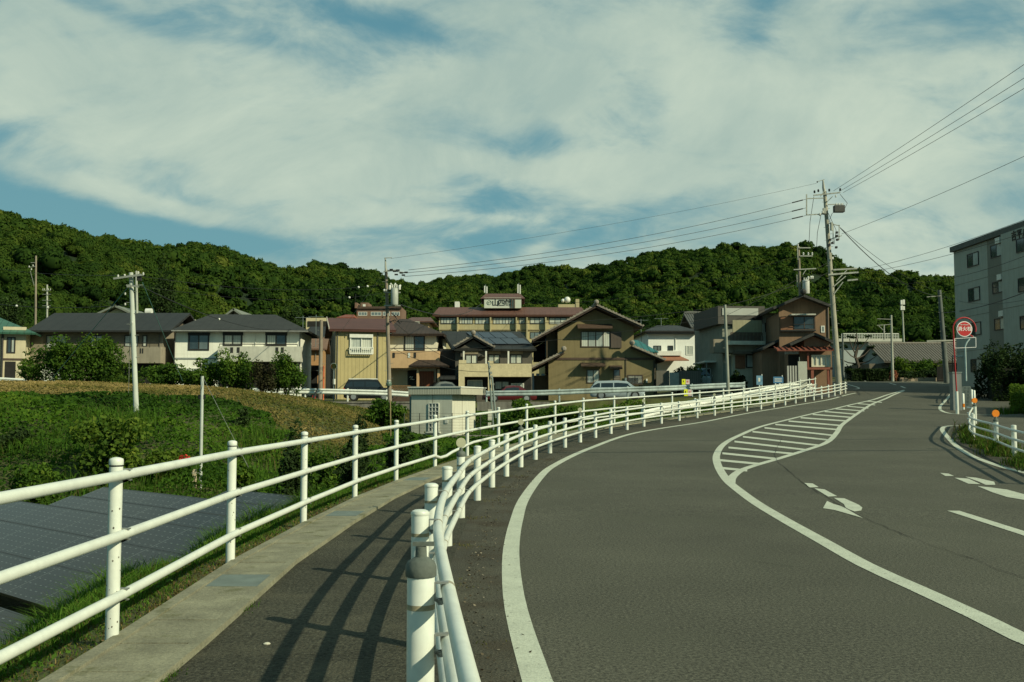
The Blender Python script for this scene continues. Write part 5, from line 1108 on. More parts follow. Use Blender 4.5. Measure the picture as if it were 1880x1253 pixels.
xa, za = h.l(1206, 661, -2.2); xb, _ = h.l(1265, 660, -2.2); zc = h.l(1208, 652, 0)[1]; MB().slab([(xa, -2.2, za), (xb, -2.2, za), (xb-.6, 0, zc), (xa, 0, zc)], .1).build('awning', mat('terracotta_sheet', (.30, .13, .07), .8, .15, 3), h.o)
h = House('shed', 'small shed with a teal corrugated roof between the ochre and white houses', 'shed', 1164, 88, 0)
h.wall(1166, 645, 1206, None, M_TAUPE_D, 0, 4); a = h.l(1160, 624, 3.5); b = h.l(1209, 646, -.6); MB().slab([(h.l(1150, 646, -.6)[0], -.6, b[1]), (b[0], -.6, b[1]), (h.l(1172, 625, 4)[0], 4.2, a[1]), (h.l(1150, 625, 4)[0], 4.2, a[1])], .1).build('roof', ROOF_TEAL, h.o)
# grey tile roof house behind
h = House('house', 'grey ribbed-tile roofed house peeking over the white house and dark ivy tree', 'house', 1272, 98, 0, G2)
h.wall(1276, 604, 1330, None, M_TAUPE_D, 0, 7); x0, ze = h.l(1270, 601.5, -.7); x1, _ = h.l(1332, 601.5, -.7); _, zt = h.l(1280, 576, 3.5)
r_ = MB().slab([(x0, -.7, ze), (x1, -.7, ze), (x1, 3.6, zt), (x0, 3.6, zt)], .15).slab([(x1, 8, ze), (x0, 8, ze), (x0, 3.6, zt), (x1, 3.6, zt)], .15); ribs(r_, (x0, -.7, ze), (x1, -.7, ze), (x1, 3.6, zt), (x0, 3.6, zt), 14, .07); r_.tube([(x0, 3.6, zt+.1), (x1, 3.6, zt+.1)], .14, 6); r_.build('roof', mat('grey_clay_tiles', (.115, .115, .10), .75, .25, 5), h.o)
# cream house with the enclosed balcony
h = House('house', 'cream and grey house with an enclosed upper balcony, behind the thin grey pole', 'house', 1345, 77, 5, G2)
h.wall(1326, 590, 1425, None, mat('grey_green_wall', (.22, .23, .18), .85, .1, 2, streak=.2), .4, 8, 'wall'); h.box('parapet', 1318, 562, 1404, 595, mat('dark_fascia', (.075, .07, .058), .8, .1, 2), .0, 7)
h.box('parapet_panel', 1326, 566, 1392, 579, mat('pale_grey_sheet', (.36, .37, .32), .7, .05, 2), -.06, .06)
h.box('balcony_screen', 1345, 588, 1399, 616, linemat('beige_sheeting', (.27, .25, .15), .25, .85, .1, 0), -1.0, .08); h.box('balcony_slab', 1340, 626, 1405, 633, mat('cream_slab', (.55, .52, .40), .8), -1.4, 1.8)
xa, za = h.l(1342, 611, -1.4); xb, zb_ = h.l(1400, 626, -1.4); rl = MB().bar((xa, -1.35, za), (xb, -1.35, za), .06)
for k in range(24): xx = xa+(xb-xa)*k/23; rl.bar((xx, -1.35, zb_), (xx, -1.35, za), .06, .04)
rl.build('railing', BROWN_TRIM, h.o); h.box('ground_floor_wall', 1345, 634, 1405, None, mat('cream_lower_wall', (.46, .42, .31), .85, .1, 2, streak=.2), -.1, .5, )
h.win(1369, 651, 1402, 676, -.1, 'lace', split=1, bar=.08); h.box('shutter', 1350, 653, 1368, 677, mat('orange_shutter', (.22, .10, .05), .7, .15, 3), -.2, .08); h.box('eave', 1348, 645, 1405, 650, M_TAUPE_D, -.9, .8)
h.box('gable_wall', 1399.5, 575, 1430, 632, mat('white_gable', (.56, .55, .45), .85, .06, 2, streak=.15), .0, .39); h.win(1404, 593, 1419, 610, 0, 'dark'); h.box('small_railing', 1409, 612, 1424, 614, M_DKFRAME, -.4, .05); h.box('side_block', 1310, 623, 1345, 648, M_TAUPE, -.5, 1)
a = h.l(1384, 583, -.4); b = h.l(1424, 562, -.4); MB().slab([(a[0], -.5, a[1]), (b[0], -.5, b[1]), (b[0], 6, b[1]), (a[0], 6, a[1])], .15).build('gable_roof', ROOF_BR, h.o)
# tan house at the corner
TAN = mat('tan_mortar', (.215, .135, .08), .9, .1, 1.5, streak=.25); RUST = mat('rust_red_paint', (.20, .06, .035), .7, .2, 4)
h = House('house', 'tan corner house with orange shutters and a red lean-to roof, beside the tallest pole', 'house', 1430, 72, -4, G2)
h.wall(1430, 575, 1522, None, TAN, 0, 8); o_, a, b, c = h.gable_front((1419, 564), (1474.5, 540), (1526, 559.5), -.8, 8.6, ROOF_BK2)
x0, z0 = h.l(1430, 575); x1, _ = h.l(1522, 575); MB().prism([(x0, -.002, z0), (x1, -.002, z0), (x1, -.002, c[1]+.0), (b[0], -.002, b[1]-.2), (x0, -.002, a[1]+.1)], (0, .2, 0)).build('gable', TAN, h.o)
MB().ball((b[0], -.9, b[1]+.15), .22, 8).build('ridge_end_tile', ROOF_BK2, o_)
h.box('awning', 1453, 576.5, 1498, 579, M_LGREY, -.8, .8); h.win(1456, 581, 1497, 606, -.02, 'dark', frame=M_BRFRAME, bar=.07, split=1); h.box('shutter', 1433, 582, 1455.5, 606, mat('orange_shutter', (.22, .10, .05), .7, .15, 3), -.12, .1)
h.box('window_sill', 1433, 606.5, 1498, 608.5, M_DKFRAME, -.35, .34); xa, za = h.l(1456, 596, -.3); xb, _ = h.l(1496, 596, -.3); MB().bar((xa, -.32, za), (xb, -.32, za), .04).build('guard_bar', M_DKFRAME, h.o)
h.win(1507, 598.5, 1514, 611, 0, 'pale', frame=M_WHFRAME, split=0); h.pipe(1519.5, 560, 640, -.06)
o2, a, b, c = h.gable_front((1450, 631), (1495.5, 610.5), (1531, 626), -2.2, 0, ROOF_BK2, name='porch_gable_roof'); MB().prism([(a[0]+1.1, -1.7, a[1]-.2), (c[0]-.2, -1.7, a[1]-.2), (c[0]-.2, -1.7, c[1]-.1), (b[0], -1.7, b[1]-.25), (a[0]+1.1, -1.7, a[1]+.25)], (0, 1.69, 0)).build('porch_gable', TAN, h.o)
xa, za = h.l(1427, 641, -2.9); xb, _ = h.l(1530, 647, -2.9); zc = h.l(1430, 636, -1.5)[1]; r_ = MB().slab([(xa, -2.9, za-.1), (xb, -2.9, za-.1), (xb, -1.72, zc-.1), (xa, -1.72, zc-.1)], .06)
for k in range(11): xx = xa+(xb-xa)*k/10; r_.bar((xx, -2.9, za-.05), (xx, -1.72, zc-.05), .05, .08)
r_.build('lean_to_roof', RUST, h.o); h.wall(1448, 645, 1527, None, TAN, -1.7, 1.7, 'ground_floor_wall')
h.win(1489, 652, 1525, 674, -2.4, 'curt', frame=mat('cream_window_frame', (.55, .50, .36), .6), split=3, bar=.1, proud=.1); h.box('window_bay', 1489, 652, 1525, 674, TAN, -2.39, .68)
h.box('red_frame', 1481, 675, 1529, 679, RUST, -2.7, .3)
for a_ in (1489, 1519): h.box('red_post', a_, 679, a_+5, None, RUST, -2.65, .18)
h.box('red_post', 1482, 648, 1485, 676, RUST, -2.6, .15); h.box('entrance', 1447, 652, 1468, None, M_SHADE, -1.74, .05); h.box('gate', 1444, 672, 1464, None, linemat('grille_gate', (.42, .42, .36), .18, .12, .5, 0), -2.6, .05)  # entrance is a flat dark sheet, its shade put into the colour
h.box('awning', 1444, 645, 1466, 650, mat('pale_awning', (.35, .38, .35), .7), -2.3, .6); h.wall(1398, 640, 1430, None, TAN, 1, 6, 'side_wall'); 
a = h.l(1396, 641, .2); b = h.l(1432, 622, .2); MB().slab([(a[0], .2, a[1]), (b[0], .2, b[1]), (b[0], 7, b[1]), (a[0], 7, a[1])], .15).build('side_roof', ROOF_BK2, h.o)
# grey-tiled bungalow beyond the bend
h = House('house', 'long low house with a ribbed grey tile roof beyond the bend, behind garden bushes', 'house', 1592, 106, 0, G2)
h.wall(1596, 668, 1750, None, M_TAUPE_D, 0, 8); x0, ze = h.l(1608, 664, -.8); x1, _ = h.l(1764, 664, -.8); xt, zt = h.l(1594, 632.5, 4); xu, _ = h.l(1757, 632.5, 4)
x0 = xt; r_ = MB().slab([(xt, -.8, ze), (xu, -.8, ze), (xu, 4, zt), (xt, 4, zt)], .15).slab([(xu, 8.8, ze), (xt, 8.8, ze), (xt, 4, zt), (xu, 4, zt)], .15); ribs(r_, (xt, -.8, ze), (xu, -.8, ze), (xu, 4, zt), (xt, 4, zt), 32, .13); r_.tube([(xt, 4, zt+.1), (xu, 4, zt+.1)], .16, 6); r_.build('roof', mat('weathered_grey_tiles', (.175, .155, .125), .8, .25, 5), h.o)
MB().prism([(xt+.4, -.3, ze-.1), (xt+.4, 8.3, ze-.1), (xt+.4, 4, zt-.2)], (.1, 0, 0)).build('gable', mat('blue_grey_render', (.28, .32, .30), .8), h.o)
# raised car deck with railings, behind
h = House('parking_deck', 'raised deck with white railings on grey walls, behind the trained pine', 'building', 1548, 124, 0)
h.wall(1545, 627, 1600, None, mat('pale_blue_grey_wall', (.30, .33, .31), .85, .1, 1), 0, 8); h.box('deck', 1540, 622, 1656, 627.5, M_LGREY, -1, 12); xa, za = h.l(1545, 613, -.9); xb, zb_ = h.l(1650, 622, -.9)
rl = MB().bar((xa, -.9, za), (xb, -.9, za), .09).bar((xa, -.9, (za+zb_)/2), (xb, -.9, (za+zb_)/2), .05)
for k in range(36): xx = xa+(xb-xa)*k/35; rl.bar((xx, -.9, zb_), (xx, -.9, za), .05)
rl.build('railing', M_WHFRAME, h.o)
for a_ in (1612, 1640): h.box('column', a_, 627.5, a_+4, None, M_LGREY, .5, .5)
# pieces of roofs and walls behind the front row
def small(name, label, px0, row0, px1, row1, Y, wallm, roofm=None, rrow=None, kind='gable', cat='house', zb=None):
    h = House(name, label, cat, px0, Y, 0, 'buildings behind the front row', zb)
    h.wall(px0, row1 if roofm else row0, px1, None, wallm, 0, 7)
    if roofm:
        ov = .7; x0, ze = h.l(px0, row1, -ov); x1, _ = h.l(px1, row1, -ov); _, zt = h.l(px0, row0, 3.5 if kind != 'front' else 0)
        if kind == 'front':
            o_, a, b, c = h.gable_front((px0-3, row1+1), ((px0+px1)/2, row0), (px1+3, row1+1), -.7, 7, roofm); MB().prism([(x0+.4, -.003, ze-.2), (x1-.4, -.003, ze-.2), (b[0], -.003, b[1]-.3)], (0, .2, 0)).build('gable', wallm, h.o)
        else:
            MB().slab([(x0-ov, -ov, ze), (x1+ov, -ov, ze), (x1, 3.5, zt), (x0, 3.5, zt)], .15).slab([(x1+ov, 7.7, ze), (x0-ov, 7.7, ze), (x0, 3.5, zt), (x1, 3.5, zt)], .15).slab([(x1+ov, -ov, ze), (x1+ov, 7.7, ze), (x1, 3.5, zt)], .15).slab([(x0-ov, 7.7, ze), (x0-ov, -ov, ze), (x0, 3.5, zt)], .15).build('roof', roofm, h.o)
    return h
GG = mat('grey_green_roof', (.16, .175, .14), .7, .15, 4)
h = small('house', 'house whose grey-green gable with cream wall tops the taupe roof', 180, 560, 240, 574, 104, CREAM, GG, kind='front')
h = small('house', 'white flat-topped annex between the taupe and white houses', 316, 583, 343, 600, 98, M_LGREY); h.win(328, 586, 341, 592, 0, 'dark')
h = small('house', 'house whose small grey gable peeks over the white house roof', 411, 566, 446, 580, 102, M_TAUPE, GG, kind='front')
h = small('house', 'pale low building far behind the gap beside the yellow house', 562, 584, 612, 590, 150, CREAM); h.box('dark_storey', 565, 590, 610, 600, M_SHADE, -.1, .1)
h = small('house', 'small orange-roofed block above the yellow house roof', 626, 578, 642, 583, 152, mat('orange_wall', (.36, .20, .085), .85, .12, 2, streak=.2), RUST)
BRB = mat('brown_concrete', (.17, .105, .07), .9, .12, 1)
h = small('building', 'brown block with a strip of windows and roof turrets, behind the maroon roof', 655, 564, 737, None, 156, BRB, cat='building'); h.box('turret', 651.5, 556, 655.5, 566, BRB, -.5, 3); h.box('turret', 662, 556, 676, 564, BRB, .5, 4); h.box('turret_window', 666, 559, 671, 563, M_WHFRAME, .4, .1)
for a_, b_ in ((658, 674), (681, 700), (703, 716), (719, 734)): h.win(a_, 573, b_, 580, 0, 'pale', frame=M_WHFRAME, split=2)
h.box('parapet', 655, 563, 737, 567, BROWN_TRIM, -.3, .3); h.box('aerial_mast', 652.6, 540, 653.2, 556, M_DKFRAME, 0, .1)
h = small('house', 'house with a reddish-brown roof behind the utility pole wires and the peach house', 750, 583, 786, 590, 130, PEACH, ROOF_HOT)
h.box('rooftop_unit', 760, 590.5, 770, 597, M_LGREY, -1.2, .5)
h = small('house', 'dark house filling the gap beyond the small orange house', 556, 600, 600, 622, 112, M_SHADE, ROOF_BK)
# hotel
HB = mat('hotel_beige', (.40, .345, .19), .9, .1, .6, streak=.2)
h = House('hotel', 'long beige hotel with a brown roof and a lettered roof tower, below the hill', 'hotel', 806, 150, 0)
h.wall(806, 578, 1066, None, HB, 0, 16); x0, ze = h.l(794, 578, -.65); x1, _ = h.l(1078, 578, -.65); xt, zt = h.l(806, 564.5, 3.5); xu, _ = h.l(1068, 564.5, 3.5)
MB().slab([(x0, -.65, ze), (x1, -.65, ze), (xu, 3.5, zt), (xt, 3.5, zt)], .3).slab([(x1, 17, ze), (x0, 17, ze), (xt, 3.5, zt), (xu, 3.5, zt)], .3).slab([(x0, 17, ze), (x0, -.65, ze), (xt, 3.5, zt)], .3).slab([(x1, -.65, ze), (x1, 17, ze), (xu, 3.5, zt)], .3).build('roof', ROOF_HOT, h.o)
h.box('painted_eave_shadow', 806, 579, 1066, 583.5, BROWN_TRIM, -.15, .15)  # dark strip paints the eave's shadow along the wall top
for a_, b_, n_ in ((809, 837, 4), (843, 868, 4), (872, 898, 3), (905, 945, 6), (953, 964, 2), (973, 999, 2), (1008, 1040, 2)): h.win(a_, 583.5, b_, 595.5, 0, 'pale', split=n_, bar=.09, frame=M_DKFRAME, halves=['curt', 'lace'])
for a_ in (839, 899.5, 947, 966.5, 1001): h.box('column', a_, 583, a_+2.4, None, HB, -.7, .7)
h.box('floor_band', 806, 605.5, 1066, 607.5, mat('dark_beige', (.16, .13, .07), .9), -.12, .12)
for a_, b_ in ((953, 964), (973, 999), (1008, 1040)): h.win(a_, 610, b_, 622, 0, 'pale', split=2, bar=.09)
t_ = h.wall(889, 547, 957, 566, mat('tower_white', (.50, .52, .43), .85, .05, 1), 1.0, 6, 'sign_tower'); xa, za = h.l(882, 548, .85); xb, _ = h.l(964, 548, .85); xc, zc = h.l(892, 539.5, 4); xd, _ = h.l(955, 539.5, 4)
MB().slab([(xa, .85, za), (xb, .85, za), (xd, 4, zc), (xc, 4, zc)], .07).slab([(xb, .85, za), (xb, 8, za), (xd, 4, zc)], .07).slab([(xa, 8, za), (xa, .85, za), (xc, 4, zc)], .07).slab([(xb, 8, za), (xa, 8, za), (xc, 4, zc), (xd, 4, zc)], .2).build('tower_roof', ROOF_HOT, t_)
h.box('tower_column', 938.5, 549, 940, 565, BROWN_TRIM, .8, .2, t_); h.box('tower_column', 943, 549, 945.5, 565, BROWN_TRIM, .8, .2, t_)
h.box('chimney', 835, 554, 843, 565, M_WHFRAME, 5, 2); h.box('plant_room', 1025, 559, 1063, 566, HB, 5, 3); h.box('chimney', 1057, 549.5, 1063.5, 566, HB, 4.9, 1.5)
def text(body, size, m, parent, loc, rot, name='lettering', depth=.02, width=None):
    cu = bpy.data.curves.new(name, 'FONT'); cu.body = body; cu.size = size; cu.extrude = depth; cu.offset = size*.012; cu.align_x = 'CENTER'; cu.align_y = 'CENTER'
    ob = bpy.data.objects.new(name, cu); col.objects.link(ob); dg = bpy.context.evaluated_depsgraph_get(); me = bpy.data.meshes.new_from_object(ob.evaluated_get(dg)); bpy.data.objects.remove(ob)
    me.materials.clear(); me.materials.append(m); me.name = name
    o = bpy.data.objects.new(name, me); col.objects.link(o); o.parent = parent; o.location = loc; o.rotation_euler = rot
    if width: o.scale = (width, 1, 1)
    return o
M_INK = mat('dark_lettering', (.015, .018, .014), .6)
for ch, px in (('山', 909.5), ('四', 921), ('館', 933.3)):
    x_, z_ = h.l(px, 557, .95); text(ch, 1.08, M_INK, t_, (x_, .96, z_), (math.pi/2, 0, 0), 'lettering')
x_, z_ = h.l(898.3, 556, .95); rg__ = MB()
for k in range(24):
    a0, a1 = k/24*2*math.pi, (k+1)/24*2*math.pi; rg__.tube([(x_+.32*math.cos(a0), .95, z_+.32*math.sin(a0)), (x_+.32*math.cos(a1), .95, z_+.32*math.sin(a1))], .03, 4)
rg__.tube([(x_-.15, .95, z_+.1), (x_-.02, .95, z_-.08), (x_+.15, .95, z_+.12)], .03, 4); rg__.build('emblem', mat('emblem_green', (.10, .16, .11), .7), t_)
for i, (px, r_, lb) in enumerate(((1041.5, .50, 'larger white rooftop radome on the hotel'), (1033.5, .3, 'smaller white rooftop radome on the hotel'))):
    x_, z_ = h.l(px, 551 if i == 0 else 552.5, 6); MB().ball((x_, 6, z_), r_, 12).build('water_tank', M_WHFRAME, h.o, True)
for px, row0, row1, p2 in ((891.5, 523, 539, 0), (952.5, 520, 540, 1)):
    x_, z1 = h.l(px, row0, 4); z0 = h.l(px, row1, 4)[1]; an = MB().tube([(x_, 4, z0-.4), (x_, 4, z1)], .05, 6).build('antenna_mast', M_GALV, h.o)
    MB().box(x_-.22, 3.9, z0+.1, x_-.05, 4.1, z1-.2).build('antenna_panel', M_WHFRAME, an); MB().box(x_+.12, 3.9, z0, x_+.3, 4.1, z1-.3).build('antenna_panel', M_WHFRAME, an)
# apartment block on the right: its long face runs away from the viewer, in shade
ab = empty('apartment_block', (38.0, 85, float(zr(85))), 0, 'grey four-storey apartment block in shade with its name in black letters', 'apartment building')
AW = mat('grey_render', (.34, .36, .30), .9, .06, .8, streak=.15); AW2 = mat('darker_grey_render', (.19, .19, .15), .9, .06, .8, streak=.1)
def apx(px, row, x=0):
    d = Vector(ray(px, row)); k = (38.0+x)/d.x; q = Vector((0, 0, CAMZ))+d*k; return q.y-85, q.z-ab.location.z
ztop = apx(1756, 452)[1]
MB().box(0, -22, -1.5, 11, 0, ztop).build('wall', AW, ab)
MB().box(-.25, -22.2, ztop-.45, 11.2, .2, ztop).build('parapet', mat('parapet_dark', (.10, .105, .09), .85), ab)
cuts_ = [(1757, 1817, 0), (1817, 1850, .5), (1850, 1900, .2)]
y_a, _ = apx(1817, 600); y_b, _ = apx(1850, 600); MB().box(-.02, y_b, -1.5, .02, y_a, ztop-.46).build('darker_bay', AW2, ab)  # flat strip in a darker grey, not set back
MB().box(-.32, -22, -1.5, -.0, y_b, ztop-.46).build('projecting_bay', AW, ab)
storey = 2.86
def awin(pa, pb, row0, row1, x, kind=(M_CURT2, M_GLASS)):
    y1, z1 = apx(pa, row0, x); y0, _ = apx(pb, row0, x); z0 = apx(pa, row1, x)[1]
    f = MB(); b = .07; f.box(x-.06, y0, z0, x, y0+b, z1).box(x-.06, y1-b, z0, x, y1, z1).box(x-.06, y0+b, z1-b, x, y1-b, z1).box(x-.06, y0+b, z0, x, y1-b, z0+b).box(x-.05, (y0+y1)/2-.03, z0+b, x, (y0+y1)/2+.03, z1-b)
    w_ = f.build('window', M_DKFRAME, ab)
    for (q0, q1, mm) in ((y0+.04, (y0+y1)/2-.02, kind[0]), ((y0+y1)/2+.02, y1-.04, kind[1])): MB().box(x-.03, q0, z0+.05, x-.01, q1, z1-.05).build('pane', mm, w_)
for k, (r0, r1) in enumerate(((468, 493), (531, 556), (594, 618), (660, 684))):
    awin(1776+k*2.2, 1797+k*2.2, r0, r1, 0, (M_CURT2, M_GLASS))
for k, (r0, r1) in enumerate(((452, 476), (519, 541), (586, 608))):
    awin(1819+k*3.5, 1841+k*3.5, r0, r1, 0, (M_CURT2, M_GLASS) if k != 2 else (M_CURT, M_GLASS)); y_, z_ = apx(1834+k*3.2, 442+k*67, -.15)
    MB().box(-.30, y_-.35, z_-.22, 0, y_+.35, z_+.22).build('vent_hood', M_WHFRAME, ab)
for k, (r0, r1) in enumerate(((440, 466), (512, 538), (581, 606))): awin(1866+k*3.5, 1896+k*3.5, r0, r1, -.32)
for k in range(4):
    for j in range(1):
        y_ = -16-j*6; f = MB().box(-.38, y_-1.7, .9+k*storey, -.32, y_, 2.2+k*storey).build('window', M_DKFRAME, ab)
for k in range(1, 4):
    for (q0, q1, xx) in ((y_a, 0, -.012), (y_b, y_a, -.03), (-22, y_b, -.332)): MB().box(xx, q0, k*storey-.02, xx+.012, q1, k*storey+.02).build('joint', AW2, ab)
zt_ = apx(1866, 433, -.34)[1]
for i, ch in enumerate('吉平ハイツ'):
    y_ = apx(1861.5, 433, -.34)[0]-i*.80; text(ch, .78, M_INK, ab, (-.35, y_, zt_), (math.pi/2, 0, -math.pi/2), 'lettering')
# ------------------------------------------------------------------ beams, walls, hut
M_BEAM = mat('beam_white', (.66, .68, .60), .55, .12, 1.2, streak=.2)
M_BEAM2 = mat('beam_galvanised', (.36, .42, .39), .5, .25, 1.0, metal=.2, streak=.3)
def wbeam(label, pts, m, every=2.0, hp=.75, group='corrugated guard rails'):
    """pts = (px, row of the beam's top, distance)"""
    W_ = smooth_path([at(a, b, c) for a, b, c in pts], 1.0); o = empty('beam_guardrail', W_[0], 0, label, 'guard rail', group); O = Vector(W_[0]); m_ = MB()
    sec = [(0, 0), (-.05, -.06), (-.05, -.10), (0, -.155), (0, -.195), (-.05, -.25), (-.05, -.29), (0, -.35)]
    vs = []; n = len(sec)
    for i, p in enumerate(W_):
        d = (W_[min(i+1, len(W_)-1)]-W_[max(i-1, 0)]); d.z = 0; d.normalize(); nn = Vector((d.y, -d.x, 0))
        for (u, v) in sec: vs.append(p-O+nn*(-u)+Vector((0, 0, v)))
        for (u, v) in reversed(sec): vs.append(p-O+nn*(-u-.012)+Vector((0, 0, v)))
    k = 2*n; m_.add(vs, [(i*k+j, i*k+(j+1) % k, (i+1)*k+(j+1) % k, (i+1)*k+j) for i in range(len(W_)-1) for j in range(k)]+[tuple(range(k-1, -1, -1)), tuple((len(W_)-1)*k+j for j in range(k))])
    m_.build('beam', m, o); acc_ = 0; last = None
    for i, p in enumerate(W_):
        if last is None or (p-last).length >= every:
            last = p; q = p-O; MB().tube([q+Vector((0, .10, -hp-.7)), q+Vector((0, .10, .06))], .06, 8).build('post', m, o, True)
    return o
wbeam('white corrugated guard rail along the upper street, from the green-roofed house to the hut', [(-160, 688, 63), (6, 693.5, 64), (118, 701, 64), (194, 702.5, 64), (274, 706.5, 64), (386, 711, 64), (446, 713.2, 64), (560, 713.5, 64), (638, 715, 64), (710, 717, 64), (750, 719.5, 64)], M_BEAM)
wbeam('grey-white corrugated guard rail before the ochre house, from the hut to the thin grey pole', [(893, 719, 64), (907, 717.7, 64), (995, 716.6, 64), (1092, 713, 64.2), (1179, 710, 64.5), (1240, 708, 65), (1302, 704.7, 65.5), (1367, 702.2, 66)], M_BEAM2, 3.6)
wbeam('bright white sloping guard beam close behind the far end of the pipe fence', [(1180, 754, 42.3), (1236, 742, 45), (1289, 731.5, 49), (1333, 725, 53), (1388, 715.5, 57.5), (1432, 706, 62.5), (1459, 704.5, 66), (1500, 706, 70)], M_BEAM, 3.0)
p0, p1 = at(545, 737.5, 63.6), at(760, 737.5, 63.6)
o = MB().box(-15.2, 63.45, -1.0, p1.x+.4, 63.8, p0.z).box(-15.2, 63.40, p0.z-.10, p1.x+.4, 63.44, p0.z-.04).build('retaining_wall', M_CONC2); tag(o, 'old concrete retaining wall under the upper street beside the dry bank', 'wall')
o = MB().box(at(875, 740, 62).x, 62.6, -1, at(1010, 740, 62).x, 63.2, at(900, 738, 62.6).z).build('retaining_wall', M_CONC2); tag(o, 'stained concrete wall between the hut and the bushes', 'wall')
# hut
hu = empty('pump_hut', (at(830, 800, 53.5).x, 53.5, at(830, 800, 53.5).z), R(-20), 'small white block hut with a ribbed flat roof edge and glass-block window', 'hut')
M_HUT = mat('hut_panel', (.56, .55, .44), .85, .05, 1, streak=.15); hz = (800-725)/1828*53.5; hw, hd = 2.42, 3.3
MB().box(-hw, 0, -1.2, 0, hd, hz).build('wall', M_HUT, hu)
MB().box(-hw-.12, -.14, hz+.001, .55, hd+.15, hz+.36).build('roof_edge', linemat('ribbed_fascia', (.50, .48, .37), .10, .55, .3, 0, .8, .05, .8), hu); MB().box(-hw-.16, -.18, hz+.362, .59, hd+.2, hz+.43).build('roof_cap', M_WHFRAME, hu)
gw = MB(); x0, x1, z0, z1 = -1.36, -.78, .22, 1.72
for k in range(4): xx = x0+(x1-x0)*k/3; gw.box(xx-.02, -.05, z0, xx+.02, .01, z1)
for k in range(8): zz_ = z0+(z1-z0)*k/7; gw.box(x0, -.049, zz_-.02, x1, .01, zz_+.02)
w_ = gw.build('window_frame', M_WHFRAME, hu); MB().box(x0, -.02, z0, x1, -.004, z1).build('pane', mat('glass_block', (.16, .19, .18), .15, .2, 3, spec=.7), w_)
MB().box(x0-.1, -.12, z0-.10, x1+.1, -.001, z0-.03).build('sill', M_WHFRAME, hu)
for x_ in (-1.15,): MB().box(x_-.012, -.008, 1.76, x_+.012, -.001, hz).build('panel_joint', M_TAUPE, hu)
MB().box(.001, 1.4, -.5, .008, 1.42, hz).build('panel_joint', M_TAUPE, hu); MB().box(-.42, -.03, .65, -.24, -.002, 1.05).build('sign_plate', M_WHFRAME, hu); MB().box(-hw-.16, .1, .2, -hw-.002, .5, hz-.1).build('side_strip', M_GALV, hu)  # last box: darker strip along the hut's left edge
fo = empty('mesh_fence', at(830, 800, 51.3), 0, 'dark wire mesh fence round the small white hut', 'fence'); F0 = Vector(fo.location); M_FDK = mat('dark_fence', (.05, .055, .045), .6, .2, 5, metal=.3)
for px in (742, 770, 803, 830, 855, 882, 914): q = at(px, 800, 51.3)-F0; MB().tube([q-Vector((0, 0, .5)), q+Vector((0, 0, 1.15))], .025, 6).build('post', M_FDK, fo)
fw = MB()
for k in range(8): a = at(742, 800, 51.3)-F0+Vector((0, 0, .08+k*.15)); b = at(914, 800, 51.3)-F0+Vector((0, 0, .08+k*.15)); fw.bar(a, b, .009)
fw.build('wire_mesh', M_FDK, fo); MB().box(at(738, 800, 51.3).x-F0.x, -.1, -1.5, at(918, 800, 51.3).x-F0.x, .1, .02).build('base', M_CONC2, fo)
# fences by the houses
fo = empty('wooden_fence', at(1245, 704, 79), 0, 'weathered grey board fence with a pale gate beside the ochre house', 'fence'); F0 = Vector(fo.location); n = 34
for k in range(2):
    a, b = ((1205, 1229), (1247, 1287))[k]; x0, x1 = at(a, 700, 79).x-F0.x, at(b, 700, 79).x-F0.x
    MB().box(x0, 0, -.4, x1, .06, 1.0).build('board_panel', linemat('grey_boards', (.12, .11, .085), .16, .5, .15, 0), fo)
MB().box(at(1229, 700, 79).x-F0.x+.02, -.02, -.3, at(1247, 700, 79).x-F0.x-.02, .05, .85).build('gate', mat('pale_gate', (.30, .31, .27), .7), fo)
fo = empty('lattice_fence', at(735, 721, 75.5), 0, 'brown lattice fence below the porch of the peach house', 'fence'); F0 = Vector(fo.location); x0, x1 = at(718, 720, 75.5).x-F0.x, at(754, 720, 75.5).x-F0.x; lt = MB()
for k in range(-3, 9):
    for sgn in (1, -1):
        a = x0+k*.19; b = a+.5; 
        if sgn < 0: a, b = b, a
        lt.bar((min(max(a, x0), x1), sgn*.01, 0), (min(max(b, x0), x1), sgn*.01, .5), .03)
lt.bar((x0, 0, .5), (x1, 0, .5), .06).bar((x0, 0, 0), (x1, 0, 0), .06); lt.build('lattice', mat('lattice_wood', (.22, .12, .05), .8), fo); MB().box(x0, .1, -1, x1, .2, -.05).build('base', BROWN_TRIM, fo)
# garden kerb beyond the bend
a, b = at(1652, 697, 100), at(1726, 697, 100); o = MB().box(a.x, 99.8, a.z-.6, b.x, 100.2, a.z+.18).build('garden_wall', mat('sandstone_kerb', (.30, .24, .17), .9, .2, 2)); tag(o, 'low stone garden edging along the outside of the bend', 'wall')
a, b = at(1722, 690, 98.5), at(1753, 690, 98.5); fo = empty('iron_gate', (a.x, 98.5, float(zr(98.5))), 0, 'black iron gate beside the base of the leaning grey pole', 'gate'); g_ = MB()
for k in range(14): g_.bar(((b.x-a.x)*k/13, 0, -.1), ((b.x-a.x)*k/13, 0, 1.75), .03)
g_.bar((0, 0, 1.7), (b.x-a.x, 0, 1.7), .05).bar((0, 0, .2), (b.x-a.x, 0, .2), .05).build('bars', M_DKFRAME, fo); MB().box(0, .2, -.3, b.x-a.x, .3, 1.5).build('back_panel', M_SHADE, fo)

